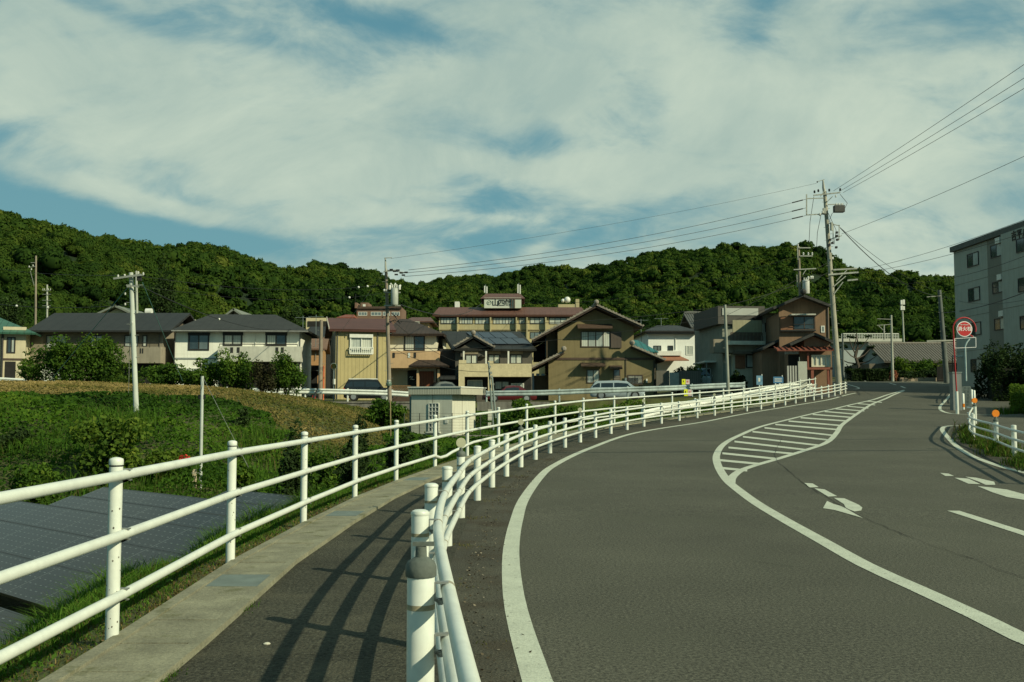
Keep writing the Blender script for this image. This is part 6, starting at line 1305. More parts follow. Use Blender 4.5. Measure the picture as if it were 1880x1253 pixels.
# ------------------------------------------------------------------ poles and wires
M_POLE = mat('concrete_pole', (.36, .37, .30), .9, .18, 1.5, streak=.25, fine=.1, fscale=30); M_POLE_D = mat('dark_pole', (.11, .125, .11), .85, .2, 1.5, streak=.2); M_POLE_B = mat('brown_grey_pole', (.24, .20, .145), .9, .2, 1.5, streak=.3)
M_INS = mat('porcelain', (.55, .55, .48), .3, .1, 5); M_BLACK = mat('black_cable', (.012, .013, .012), .6); M_ARM = mat('arm_steel', (.30, .31, .26), .6, .2, 5, metal=.3, streak=.2)
class Pole:
    def __init__(s, name, label, top, bot, Y, r0, r1, m=M_POLE, group='utility poles', cat='utility pole', steps=True, sink=.6):
        s.Y = Y; b = at(bot[0], bot[1], Y); t = at(top[0], top[1], Y); s.o = empty(name, b, 0, label, cat, group); s.b = b; d = (t-b).normalized()
        s.pole = MB().tube([-d*sink, t-b], [r0, r1], 14).build('pole', m, s.o, True)
        if steps:
            L = (t-b).length; k = 2.0; i = 0
            while k < L-.4: q = d*k; sx = 1 if i % 2 else -1; rr_ = r0+(r1-r0)*k/L; MB().tube([q+Vector((sx*rr_*.8, -rr_*.5, 0)), q+Vector((sx*(rr_+.14), -rr_*.6, .01))], .012, 4).build('step_bolt', M_ARM, s.pole); k += .45; i += 1
    def p(s, px, row, dy=-.15): return at(px, row, s.Y)-s.b+Vector((0, dy, 0))
    def arm(s, a, b, w_=.09, dy=-.18, dyb=None, m=M_ARM, name='crossarm'):
        return MB().bar(s.p(*a, dy), s.p(*b, dy if dyb is None else dyb), w_).build(name, m, s.o)
    def ins(s, pts, m=M_INS, r=.07, h=.22, dy=-.18):
        for q in pts: c = s.p(*q, dy); MB().lathe(c, [(r*.5, 0), (r, h*.2), (r*.6, h*.4), (r, h*.6), (r*.4, h)], 8).build('insulator', m, s.o, True)
    def can(s, px, row0, row1, r, m, name='transformer', dy=-.5, caps=0):
        a, b = s.p(px, row1, dy), s.p(px, row0, dy); o = MB().lathe(a, [(r*.9, 0), (r, .05), (r, (b-a).length-.06), (r*.8, (b-a).length)], 14).build(name, m, s.o, True)
        for k in range(caps): MB().lathe(b+Vector((-r*.6+k*r*.6, 0, 0)), [(.03, 0), (.06, .05), (.035, .1), (.06, .15), (.02, .22)], 8).build('bushing', M_INS, o, True)
        return o
    def box(s, name, px0, row0, px1, row1, m, dy=-.35, depth=.25):
        a, b = s.p(px0, row1, dy), s.p(px1, row0, dy); return MB().box(a.x, a.y, a.z, b.x, a.y+depth, b.z).build(name, m, s.o)
WG = 'overhead wires'
def wire(label, a, b, sag=.5, r=.016, m=None, n=20, group=WG, balls=()):
    a, b = Vector(a), Vector(b); c = a.copy(); o = empty('overhead_wire', c, 0, label, 'cable', group) if balls else None
    P = [a.lerp(b, k/n)-Vector((0, 0, 4*sag*(k/n)*(1-k/n)))-c for k in range(n+1)]; t = MB().tube(P, r, 5).build('cable' if balls else 'overhead_wire', m or M_BLACK, o, True)
    if not balls: t.location = c; tag(t, label, 'cable', group)
    for u in balls: MB().ball(P[int(u*n)], .065, 8).build('marker_ball', M_WHFRAME, o, True)
    return o or t
def WP(px, row, Y): return at(px, row, Y)
def far(a, b, k): a, b = Vector(a), Vector(b); return a+(b-a)*k
# main pole
P1 = Pole('utility_pole', 'tallest concrete utility pole at the road corner by the tan house, loaded with switchgear', (1514, 352), (1540, 707), 69, .22, .12, mat('main_pole_concrete', (.34, .32, .24), .9, .2, 1.2, streak=.3))
MB().tube([P1.p(1514, 354, 0), P1.p(1512, 345, 0), P1.p(1511, 331, 0)], [.12, .10, .05], 8).build('pole_top', M_ARM, P1.o); P1.arm((1499, 335), (1512, 331), .04); P1.ins([(1499, 337)], M_BLACK, .05, .12)
P1.arm((1492, 360), (1541, 355), .08); P1.arm((1505, 362), (1512, 352), .05); P1.ins([(1494, 356), (1501, 354), (1521, 353), (1541, 352)], M_BLACK, .08, .2)
P1.arm((1480, 366), (1512, 365), .06); P1.arm((1479.5, 358), (1479.5, 396), .07); P1.arm((1479, 396), (1514, 394), .07); P1.arm((1517, 372), (1527, 362), .05); P1.arm((1519, 377), (1547, 376), .06)
P1.box('switchgear', 1528, 380, 1546, 392, mat('switch_case', (.05, .05, .042), .6, .2, 4), -.6, .45); P1.ins([(1532, 380), (1537, 380), (1542, 380), (1531, 365)], M_INS, .06, .18, -.4)
P1.ins([(1503, 398), (1508, 394)], M_INS, .09, .2, -.3); P1.box('cutout_box', 1509, 384, 1514, 394, M_ARM, -.35, .2); P1.arm((1520, 411), (1540, 416), .05); P1.arm((1539, 414), (1539, 442), .05); P1.arm((1528, 412), (1528, 445), .05); P1.arm((1520, 441), (1544, 434), .05)
for i, (a, b) in enumerate(((1520, 440), (1524, 446), (1532, 427), (1532, 433), (1533, 440), (1531, 454), (1518, 450))): P1.box('cable_box', a, b, a+3.4, b+3.6, M_BLACK, -.4, .2)
P1.arm((1519, 505.5), (1574, 501), .11); P1.arm((1528, 496.5), (1572, 494), .10); P1.arm((1554, 516), (1573, 514), .10)
P1.arm((1529, 527), (1551, 508), .06); P1.arm((1530, 540), (1546, 519), .06); P1.arm((1534, 517), (1553, 497), .05); P1.can(1524, 410, 425, .09, M_POLE, 'cable_sleeve', -.3)
P1.box('label_plate', 1525.5, 473, 1528, 477, M_WHFRAME, -.3, .02)
for i, (a, b) in enumerate((((1493, 362), (1484, 450)), ((1506, 396), (1498, 455)), ((1527, 392), (1522, 410)), ((1541, 358), (1549, 385)), ((1519, 392), (1530, 450)))):
    q0, q1 = P1.p(*a), P1.p(*b); MB().tube([q0, (q0+q1)/2+Vector((-.1 if i < 3 else .35, 0, -.1)), q1], .018, 5).build('drop_cable', M_BLACK, P1.o)
# second pole behind the tan house
P2 = Pole('utility_pole', 'weathered utility pole with a white transformer, standing behind the tan house roof', (1466, 453), (1474, 700), 92, .17, .11, M_POLE_B, steps=False)
P2.arm((1463, 456), (1487, 456)); P2.arm((1463, 454), (1464, 478), .07); P2.arm((1468, 471), (1491, 471)); P2.arm((1456, 496), (1497, 494)); P2.arm((1473, 505), (1480, 494), .06); P2.ins([(1474, 470), (1483, 470), (1490, 470), (1464, 455)], M_INS, .09, .3); P2.can(1476.5, 516, 541, .32, M_INS, 'transformer', -.6, 3); P2.arm((1462, 505), (1463, 528), .06); P2.ins([(1481, 515), (1486, 514), (1489, 514)], M_INS, .13, .3, -.5)
# pole with the lamp in front of the yellow house
P3 = Pole('utility_pole', 'brown-grey utility pole with lamp and transformer, between the yellow and peach houses', (709, 500), (716.5, 770), 60, .14, .09, M_POLE_B)
MB().tube([P3.p(709, 502, 0), P3.p(708, 490, 0), P3.p(707.5, 475, 0)], [.09, .06, .04], 8).build('pole_top', M_ARM, P3.o); P3.arm((706, 475), (720, 474.5), .04); P3.arm((705, 500), (728, 497), .06)
for a, b in ((717, 496), (723, 499), (729, 497), (735, 502), (744, 501), (726, 505), (739, 506)): P3.box('cutout', a, b, a+6, b+2.4, M_BLACK, -.5, .15)
P3.arm((712, 498), (748, 503), .05, -.4); P3.can(726, 531, 562, .22, mat('transformer_grey', (.32, .34, .29), .5, .1, 4), 'transformer', -.5, 3); P3.arm((706, 538), (736, 538), .07); P3.arm((706, 562), (736, 562), .07); P3.ins([(707, 537), (711, 537), (719, 526), (727, 526), (736, 529)], M_INS, .07, .15, -.4); P3.can(717.5, 526, 534, .08, M_INS, 'surge_arrester', -.5); P3.can(735, 526, 534, .08, M_INS, 'surge_arrester', -.5)
P3.arm((697, 569), (738, 566), .05, m=M_BLACK)
for i in range(10): a = 700+random.uniform(0, 38); b = random.uniform(572, 592); P3.box('cable_box', a, b, a+2.4, b+2, M_BLACK, -.3, .15)
MB().tube([P3.p(719, 575), P3.p(727, 583), P3.p(735, 595), P3.p(726, 588), P3.p(716, 592)], .03, 5).build('cable_coil', M_BLACK, P3.o); P3.can(715, 702, 709, .17, mat('lamp_lens', (.10, .15, .11), .2, .1, 4), 'street_lamp', -.3); P3.can(715, 698, 702, .15, M_ARM, 'lamp_hood', -.3)
Pole('guy_guard', 'thin rod with a yellow lower half standing before the lamp pole', (716.5, 735), (717.5, 812), 47, .03, .03, mat('yellow_sleeve', (.22, .17, .08), .7), None, 'rod', False, .2)
# pale pole on the bank with its thinner twin
pb4 = GH(250.5, 764, 20)
P4 = Pole('utility_pole', 'pale concrete utility pole standing in the kudzu bank, dead ahead of the taupe house', (240.5, 501), (250.5, 766), pb4.y, .115, .085, mat('pale_pole_concrete', (.47, .50, .43), .85, .12, 1.2, streak=.25), sink=1.5)
P4.arm((212, 513), (262, 506), .08); P4.arm((236, 511), (268, 507), .05, -.3); P4.arm((235, 525), (258, 528), .05); P4.ins([(220, 511), (232, 510), (266, 507), (257, 505)], M_INS, .045, .12); P4.box('cable_box', 236, 524, 243, 529, M_ARM, -.2, .1); P4.box('cable_box', 255, 509, 263, 517, M_DKFRAME, -.25, .12)
for k, row in enumerate((543, 562, 596)): P4.ins([(233 if k < 2 else 246, row)], M_INS, .04, .1)
P5 = Pole('utility_pole', 'thinner pole close behind the pale one, ending above the taupe roof', (250, 498), (252, 600), 86, .12, .10, M_POLE, steps=False, sink=4); P5.arm((240, 525), (264, 524), .05)
P6 = Pole('utility_pole', 'slim brownish pole against the wooded hill, above the green roof', (66, 470), (65.5, 562), 112, .13, .10, M_POLE_B, steps=False, sink=6); P6.arm((58, 483), (66, 483), .06); P6.arm((53, 492), (67, 490), .06); P6.ins([(55, 492), (59, 497), (62, 490)], M_INS, .09, .2); P6.arm((57, 498), (64, 525), .04)
P7 = Pole('utility_pole', 'short far pole with three pairs of insulators, left of the taupe roof ridge', (86.5, 523), (86.5, 575), 118, .12, .10, M_POLE, steps=False, sink=6)
for row in (534, 541, 552, 562): P7.arm((79, row), (94.5, row), .05)
P7.ins([(80, 533), (83, 533), (90, 533), (94, 533)], M_INS, .06, .16)
P8 = Pole('utility_pole', 'bare wooden-looking pole at the carport beside the yellow house', (590, 588), (587.5, 736), 66.5, .15, .11, M_POLE_B, sink=.4)
Pole('guy_guard', 'thin orange marker rod beside the bare pole near the yellow house', (594.5, 672), (593.5, 733), 66, .045, .045, mat('orange_rod', (.55, .13, .05), .6), None, 'rod', False, .2)
P9 = Pole('utility_pole', 'thin plain grey pole rising in front of the cream house', (1331, 560), (1337, 723), 63.5, .115, .085, mat('slim_grey_pole', (.26, .27, .22), .85, .15, 1.5, streak=.2), sink=.8)
P10 = Pole('utility_pole', 'slim short pole standing right beside the trained pine', (1547, 612), (1548, 690), 96, .10, .08, M_POLE_D, steps=False, sink=.5)
P11 = Pole('utility_pole', 'pale pole with sloping arms, standing in the pink flowering shrub beyond the bend', (1636, 579), (1639, 697), 99, .14, .10, M_POLE, sink=.4); P11.arm((1609, 586), (1636, 587), .05); P11.arm((1609, 598), (1636, 596), .05); P11.arm((1612, 599), (1624, 610), .05); P11.arm((1622, 597), (1622, 625), .10)
P12 = Pole('antenna_pole', 'thin pole topped by white antenna canisters above the grey tiled roof', (1656, 551), (1660, 640), 130, .11, .10, M_POLE, cat='antenna pole', steps=False, sink=6)
for q in ((1652, 552, 1655, 560), (1656, 551, 1659, 560), (1652, 562, 1655, 570), (1656, 563, 1659, 570)): P12.box('antenna_canister', *q, M_WHFRAME, -.4, .25)
P13 = Pole('utility_pole', 'dark leaning pole in front of the grey tiled roof, by the iron gate', (1724.5, 533), (1738, 700), 94, .27, .17, M_POLE_D, sink=.5); P13.arm((1700, 546), (1726, 544), .06); P13.arm((1700, 627), (1770, 625), .14)
gy = GH(368, 897, 12)
P14 = Pole('guy_pole', 'thin light steel pole standing behind the solar panels beside red flowers', (371.5, 691), (368, 897), gy.y, .052, .05, mat('steel_tube', (.42, .45, .40), .5, .12, 4, streak=.15), None, 'pole', False, .6); P14.box('clamp', 364, 725, 377, 733, M_BLACK, -.02, .04)
for row in (840, 868): P14.arm((355, row), (370, row), .02)
o = MB().box(at(354, 897, gy.y).x, gy.y-.05, gy.z-.4, at(360, 897, gy.y).x, gy.y+.05, at(357, 862, gy.y).z).build('marker_post', mat('cream_post', (.5, .42, .28), .8)); tag(o, 'short cream post beside the thin steel pole', 'post')
P15 = Pole('steel_mast', 'pair of thin leaning metal masts with small boxes beyond the hut', (897, 665), (904, 765), 56, .06, .05, M_GALV, None, 'mast', False, .8); MB().tube([P15.p(903, 690, .1), P15.p(910, 768, .1)], .06, 6).build('second_mast', M_GALV, P15.o)
for a, b in ((898, 672), (900, 683), (901, 690), (904, 704)): P15.box('cable_box', a, b, a+3.5, b+4, M_ARM, -.2, .12)
P15.box('meter_box', 896, 752, 903, 772, M_LGREY, -.25, .2); P15.box('meter_box', 896, 776, 902, 786, M_LGREY, -.25, .2)
# wires
def w3(lab, a, mid, Ym, k=2.1, Ya=69, sag=.25, r=.012): A = WP(*a, Ya); M = WP(*mid, Ym); wire(lab, A, far(A, M, k), sag, r)
w3('uppermost of three parallel wires climbing from the tallest pole out over the road', (1530, 351), (1880, 108), 41); w3('middle of three parallel wires climbing from the tallest pole out over the road', (1541, 352), (1880, 133), 41); w3('lowest of three parallel wires climbing from the tallest pole out over the road', (1548, 354), (1880, 152), 41)
w3('single wire climbing from halfway up the tallest pole across open sky', (1545, 430), (1880, 268), 46, sag=.5)
w3('upper one of the wires passing from the pole arms to above the apartment roof', (1574, 497), (1880, 388), 50, 1.5, sag=.5); w3('wire passing from the pole arms just along the apartment roof edge', (1574, 503), (1880, 412), 50, 1.5, sag=.5); w3('wire from the low pole bracket crossing the apartment wall top', (1573, 515), (1880, 440), 50, 1.3, sag=1.2)
wire('thick drop cable from the tallest pole down to the dark leaning pole', WP(1543, 419, 69), WP(1725, 545, 94), 1.0, .03); wire('second drop cable beside the thick one, reaching the dark leaning pole', WP(1540, 416, 69), WP(1726, 537, 94), .6, .016)
wire('cable sagging across the apartment wall at third-floor level', WP(1727, 575, 94), WP(1895, 532, 60), .3, .03); wire('thin wire across the apartment wall above the sagging cable', WP(1726, 541, 94), WP(1895, 548, 60), .6, .014)
for i, (a, b, t) in enumerate((((1480, 366), (750, 496), 'upper'), ((1480, 382), (738, 502), 'middle'), ((1480, 396), (742, 508), 'lower'))):
    A, B = WP(*a, 69), WP(*b, 60); wire('%s of the three wires strung from the tallest pole to the lamp pole' % t, A, B, .55, .014)
    iv = MB().tube([A.lerp(B, .01)-Vector((0, 0, .02)), A.lerp(B, .04)-Vector((0, 0, .08))], .045, 6).build('wire_insulator', M_BLACK, None); tag(iv, '%s dark insulator sleeve on the wires at the tallest pole' % t, 'insulator')
wire('faint topmost wire between the tips of the tallest pole and the lamp pole', WP(1499, 337, 69), WP(718, 475, 60), .3, .008)
wire('lower cable passing before the ochre gable towards the thin grey pole', WP(725, 590, 60), WP(1331, 562, 63.5), .55, .016); wire('cable from the thin grey pole up to the tallest pole', WP(1331, 562, 63.5), WP(1524, 500, 69), .15, .016)
wire('cable crossing the ochre house window to the thin grey pole', WP(722, 650, 60), WP(1332, 580, 63.5), .3, .012); wire('service cable from the thin grey pole to the tan house', WP(1332, 580, 63.5), WP(1524, 480, 69), .1, .012)
wire('wire dotted with white balls running across the bank to the pale pole', WP(-60, 549, 62), WP(238, 560, pb4.y), .3, .012, balls=(.6, .4)); wire('faint wire over the taupe roof to the pale pole top', WP(-60, 480, 100), WP(240, 506, pb4.y), .4, .010)
wire('cable sagging from the pale pole over the white house roof', WP(258, 526, pb4.y), WP(560, 600, 88), .9, .022, balls=(.3,)); wire('long wire with white balls from the pale pole to the lamp pole', WP(262, 508, pb4.y), WP(706, 522, 60), .45, .010, balls=(.85, .9)); wire('thin wire with one white ball just below the long one', WP(262, 526, pb4.y), WP(706, 538, 60), .5, .008, balls=(.8,))
M_TEAL = mat('teal_sleeve', (.10, .24, .22), .6)
wire('teal-sleeved guy wire slanting down from the pale pole to the bush', WP(236, 527, pb4.y), WP(92, 700, pb4.y+8), .0, .016, M_TEAL, group='guy wires'); wire('second guy wire of the pale pole, slanting the other way to the bushes', WP(262, 520, pb4.y), WP(335, 700, pb4.y+9), .0, .014, M_TEAL, group='guy wires'); wire('short guy wire close beside the shaft of the pale pole', WP(240, 560, pb4.y-.5), WP(236, 722, pb4.y+1), 0, .012, M_ARM, group='guy wires')
wire('guy wire of the thin steel pole running down behind the fence', WP(373, 694, gy.y), WP(470, 886, gy.y-3), 0, .006, M_ARM, group='guy wires'); wire('guy wire of the lamp pole down to the yellow house', WP(705, 500, 60), WP(624, 612, 70), 0, .010, M_ARM, group='guy wires')
wire('service cables from the lamp pole to the dark grey house balcony', WP(722, 590, 60), WP(838, 664, 76), .3, .014); wire('cable from the lamp pole to the twin masts', WP(722, 640, 60), WP(899, 683, 56), .4, .014); wire('wire from the lamp pole past the hotel to the hillside', WP(736, 560, 60), WP(885, 556, 148), 1.2, .03); wire('wire rising from the hotel across the dark hillside', WP(963, 556, 150), WP(1466, 470, 92), 1.5, .022)
wire('wire high over the near road whose shadow crosses the asphalt', (-14, 11.6, 12), (42, 15.5, 12.5), .5, .055); wire('second wire high over the near road, casting a parallel shadow', (-14, 14.6, 12.5), (42, 19.5, 13), .5, .035)

# ------------------------------------------------------------------ vehicles
M_TYRE = mat('tyre', (.015, .015, .014), .85); M_RIM = mat('wheel_rim', (.35, .36, .34), .35, .1, 5, metal=.6); M_CGLASS = mat('car_glass', (.015, .02, .02), .05, .2, 2, spec=.9); M_LAMP = mat('lamp_clear', (.5, .5, .46), .1, .1, 5); M_TAIL = mat('tail_lamp', (.35, .02, .015), .2)
def car(name, label, loc, rz, L, W, Hh, kind, m, cat='car', group='parked vehicles', rc=None):
    o = empty(name, loc, rz, label, cat, group)
    PR = {'suv': ([(0, .55, .62), (.03, .62, 1.0), (.06, .62, 1.0)], None)}
    # stations along the length, 0 = front: belt height, roof height, as fractions of Hh
    belt = {'suv': [(0, .50), (.04, .56), (.22, .60), (.32, .62), (1, .62)], 'van': [(0, .45), (.05, .52), (.16, .60), (.3, .62), (1, .62)], 'sedan': [(0, .42), (.04, .50), (.28, .60), (.78, .64), (.96, .62), (1, .50)], 'truck': [(0, .5), (.02, .55), (.3, .56), (1, .56)]}[kind]
    roof = {'suv': [(.20, .60), (.32, .97), (.5, 1), (.9, .98), (.985, .66), (1, .62)], 'van': [(.14, .59), (.32, .95), (.5, 1), (.9, .97), (.985, .66), (1, .62)], 'sedan': [(.27, .60), (.42, .95), (.55, 1), (.68, .96), (.86, .63), (1, .5)], 'truck': [(.0, .55), (.10, .97), (.3, 1), (.9, 1), (.99, .97), (1, .56)]}[kind]
    def f(tab, t): return float(np.interp(t, [a for a, _ in tab], [b for _, b in tab]))
    ts = sorted(set([0, .015, .04, .08, .14, .2, .27, .32, .38, .45, .55, .68, .8, .86, .9, .96, .985, 1]+[a for a, _ in roof])); vs = []; n = 14
    for t in ts:
        wd = W/2*(1-.16*max(0, (.08-t)/.08)**1.5-.10*max(0, (t-.94)/.06)**1.5); zb = f(belt, t)*Hh; zt_ = max(f(roof, t)*Hh if t >= roof[0][0] else 0, zb+.02); z0 = .20+.10*max(0, (.04-t)/.04)+.08*max(0, (t-.96)/.04)
        tw = wd-(zt_-zb)*.22; y = (t-.5)*L; sec = [(0, z0), (wd*.9, z0), (wd, z0+.12), (wd*1.0, zb*.7), (wd*.97, zb), (tw, zt_-.05*(zt_-zb > .1)), (tw*.8, zt_), (0, zt_+.015)]
        row = [Vector((y, a, b)) for a, b in sec]+[Vector((y, -a, b)) for a, b in reversed(sec[1:-1])]; vs += row
    k = 14; fs = [(i*k+j, i*k+(j+1) % k, (i+1)*k+(j+1) % k, (i+1)*k+j) for i in range(len(ts)-1) for j in range(k)]+[tuple(range(k-1, -1, -1)), tuple((len(ts)-1)*k+j for j in range(k))]
    MB().add(vs, fs).build('body', m, o, True)
    if rc: MB().box((roof[1][0]-.5)*L, -W*.36, Hh-.04, (.9-.5)*L, W*.36, Hh+.03).build('roof_panel', rc, o)
    a0, a1 = roof[1][0], roof[-3][0]+ (.05 if kind != 'sedan' else .0)
    def sidep(t, q):
        zb = f(belt, t)*Hh; zt_ = f(roof, t)*Hh; wd = W/2; z = zb+.03+(zt_-zb-.12)*q; return ((t-.5)*L, (wd*.97-(z-zb)*.225+.012), z)
    for sgn in (1, -1):
        cutsg = [(a0-.07, a0+.24), (a0+.26, min(a1, a0+.48))]+([(a0+.50, a1)] if a1-a0 > .55 else [])
        for (c0, c1) in cutsg:
            P = [sidep(c0, 0 if c0 > a0 else 0), sidep(c1, 0), sidep(c1, 1), sidep(max(c0, a0+.015), 1)]; P = [Vector((x_, sgn*y_, z_)) for x_, y_, z_ in P]; MB().prism(P, (0, -sgn*.01, 0)).build('side_window', M_CGLASS, o)
    def cross(t, q0, q1, nm):
        pass
    ra, rb = roof[0], roof[1]; P = []
    for (t, zf, ww) in ((ra[0]+.015, .0, .84), (rb[0]-.01, 1., .68)):
        z = (f(roof, t))*Hh; P.append(((t-.5)*L, W/2*ww, z))
    x0_, y0_, z0_ = P[0]; x1_, y1_, z1_ = P[1]; nrm_ = Vector((-(z1_-z0_), 0, x1_-x0_)).normalized()*.02
    MB().prism([Vector((x0_, -y0_, z0_))+nrm_, Vector((x0_, y0_, z0_))+nrm_, Vector((x1_, y1_, z1_))+nrm_, Vector((x1_, -y1_, z1_))+nrm_], -nrm_*.6).build('windscreen', M_CGLASS, o)
    (ta, za), (tb, zb_) = roof[-3], roof[-2]; x0_, z0_, x1_, z1_ = (ta-.5)*L, za*Hh, (tb-.5)*L, zb_*Hh; nrm_ = Vector((-(z1_-z0_), 0, x1_-x0_)).normalized()*.02
    MB().prism([Vector((x0_, -W*.33, z0_))+nrm_, Vector((x0_, W*.33, z0_))+nrm_, Vector((x1_, W*.4, z1_))+nrm_, Vector((x1_, -W*.4, z1_))+nrm_], -nrm_*.6).build('rear_window', M_CGLASS, o)
    for t in (.18, .80):
        for sgn in (1, -1):
            x_ = (t-.5)*L; wh = MB().tube([(x_, sgn*(W/2-.2), .31), (x_, sgn*(W/2+.01), .31)], .31, 18).build('wheel', M_TYRE, o); MB().tube([(x_, sgn*(W/2+.0), .31), (x_, sgn*(W/2+.02), .31)], .19, 14).build('rim', M_RIM, wh)
    for sgn in (1, -1):
        MB().box(-L/2-.01, sgn*W*.40-.12, .58*Hh*.75, -L/2+.12, sgn*W*.40+.12, .58*Hh*.75+.14).build('headlight', M_LAMP, o); MB().box(L/2-.08, sgn*W*.42-.08, .40*Hh, L/2+.012, sgn*W*.42+.08, .58*Hh).build('tail_light', M_TAIL, o)
        MB().ball(((a0-.07-.5)*L, sgn*(W/2+.09), .63*Hh), .09, 8).build('mirror', m, o)
    MB().box(-L/2-.02, -W*.38, .22, -L/2+.1, W*.38, .34).build('bumper', M_DKFRAME, o)
    return o
def cpaint(n, c): return mat(n, c, .25, .03, 2, spec=.6, metal=.1)
g0 = lambda px, Y: (at(px, 720, Y).x, Y, float(H(at(px, 720, Y).x, Y))+.06)
car('parked_car', 'black boxy off-roader with a white roof parked before the yellow house', g0(677, 73), math.pi+R(6), 3.55, 1.6, 1.62, 'suv', cpaint('black_paint', (.012, .014, .014)), rc=M_WHFRAME)
car('parked_car', 'silver-blue hatchback parked in front of the ochre house', g0(1133, 70.5), math.pi+R(-4), 3.8, 1.66, 1.36, 'van', cpaint('silver_blue_paint', (.34, .40, .40)))
car('parked_car', 'dark green car behind the hut, before the peach house porch', g0(818, 77), math.pi+R(20), 3.9, 1.65, 1.55, 'sedan', cpaint('dark_green_paint', (.035, .05, .045)))
car('parked_car', 'low dark red car half hidden by the guard rail at the dark grey house', g0(935, 74), R(8), 3.9, 1.65, 1.28, 'sedan', cpaint('dark_red_paint', (.09, .012, .015)))
car('parked_car', 'white kei van under the carport between the ivy tree and the cream house', g0(1303, 82), R(60), 3.4, 1.48, 1.75, 'truck', cpaint('white_paint_car', (.55, .58, .55)))
cp = empty('carport', g0(1311, 81), 0, 'carport with a thin white roof over the white van', 'carport'); C0 = Vector(cp.location); a, b = at(1291, 665, 79.5), at(1332, 665, 79.5)
MB().box(a.x-C0.x, -2, a.z-C0.z-.05, b.x-C0.x, 3, a.z-C0.z+.08).build('roof', M_WHFRAME, cp)
for x_ in (a.x+.2, b.x-.2): MB().bar((x_-C0.x, -1.8, -.3), (x_-C0.x, -1.8, a.z-C0.z-.05), .08).build('post', M_GALV, cp)

# ------------------------------------------------------------------ signs and small things
M_RED = mat('sign_red', (.45, .02, .02), .45, .05, 5); M_SIGNW = mat('sign_white', (.75, .72, .68), .5, .04, 5); M_REDP = mat('red_pole_paint', (.38, .03, .03), .45, .1, 4)
Yh = 47.0; hb = at(1757.5, 757, Yh); hs_ = empty('hydrant_sign', (hb.x, Yh, float(zr(Yh))), 0, 'round red fire hydrant sign with white characters on a red hooped pole', 'sign'); H0 = Vector(hs_.location)
def hp(px, row, dy=0): return at(px, row, Yh)-H0+Vector((0, dy, 0))
cc = hp(1770.6, 604.5); rad = 21/FPX*Yh; P = [hp(1756.2, 720), hp(1751.5, 640), hp(1750, 606)]+[cc+Vector((-rad*math.cos(t), 0, rad*math.sin(t))) for t in np.linspace(.1, 2.5+.9, 16)]
MB().tube(P, .035, 8).build('hoop_pole', M_REDP, hs_, True); MB().tube([hp(1757.8, 762), hp(1756.0, 719)], .075, 12).build('pole_base', M_WHITE, hs_, True)
r_ = 14.3/FPX*Yh; dsc = MB().tube([cc+Vector((0, -.02, 0)), cc+Vector((0, .01, 0))], r_*.9, 32).build('disc', M_RED, hs_); MB().tube([cc+Vector((0, -.012, 0)), cc+Vector((0, .02, 0))], r_, 32).build('rim', M_SIGNW, dsc)
MB().bar(cc+Vector((r_*.72, .03, -r_*.72)), cc+Vector((rad*.75, .03, -rad*.68)), .05).build('bracket', M_REDP, hs_)
text('消火栓', .23, M_SIGNW, dsc, cc+Vector((0, -.026, -.005)), (math.pi/2, 0, 0), 'lettering', .004); text('FIRE HYDRANT', .062, M_SIGNW, dsc, cc+Vector((0, -.026, .20)), (math.pi/2, 0, 0), 'lettering', .003)
fr2 = MB(); q = [hp(1752.5, 622), hp(1791.5, 620), hp(1791.8, 638), hp(1752.8, 639.5)]
for a, b in zip(q, q[1:]+q[:1]): fr2.bar(a, b, .022)
fr2.build('plate_frame', M_SIGNW, hs_)
mp = empty('street_pole', at(1774, 690, 58), 0, 'thin pale bent pole standing just behind the hydrant sign', 'pole'); q0 = Vector(mp.location); MB().tube([at(1774, 700, 58)-q0, at(1772, 636, 58)-q0, at(1775, 629, 58)-q0, at(1782, 620, 58)-q0], .045, 8).build('pole', mat('pale_green_paint', (.42, .50, .46), .5), mp, True); MB().ball(at(1784, 619, 58)-q0, .14, 8, .6).build('fitting', M_GALV, mp)
fl_ = empty('fluorescent_lamp', at(1758, 655, 84), 0, 'short white tube lamp behind the red sign pole', 'lamp'); MB().tube([(-.4, 0, 0), (.45, 0, .02)], .07, 8).build('tube', M_WHFRAME, fl_); MB().bar((-.4, .1, -1.8), (-.4, .1, .1), .06).build('stem', M_DKFRAME, fl_)
a, b = at(1750.5, 743, 50.5), at(1765, 685, 50.5); cb_ = empty('utility_cabinet', (a.x, 50.5, a.z), 0, 'tall grey metal cabinet behind the red and white sign pole', 'cabinet'); MB().box(0, 0, -.4, b.x-a.x, .4, b.z-a.z).build('casing', mat('cabinet_grey', (.17, .185, .17), .6, .12, 2, streak=.2), cb_); MB().box(-.03, -.03, b.z-a.z+.001, b.x-a.x+.03, .43, b.z-a.z+.05).build('lid', M_GALV, cb_)
a, b = at(1767, 730, 54), at(1781, 690, 54); nb = empty('rubbish_cage', (a.x, 54, float(zr(54))), 0, 'blue-green netted rubbish cage beside the grey cabinet', 'rubbish cage'); cg = MB()
for k in range(7): cg.bar(((b.x-a.x)*k/6, 0, 0), ((b.x-a.x)*k/6, 0, 1.1), .03).bar((0, 0, 1.1*k/6), (b.x-a.x, 0, 1.1*k/6), .03)
cg.build('cage', M_GALV, nb); MB().box(.05, .05, .05, b.x-a.x-.05, 1.4, .95).build('net_cover', mat('blue_net', (.05, .12, .12), .8, .3, 8), nb)
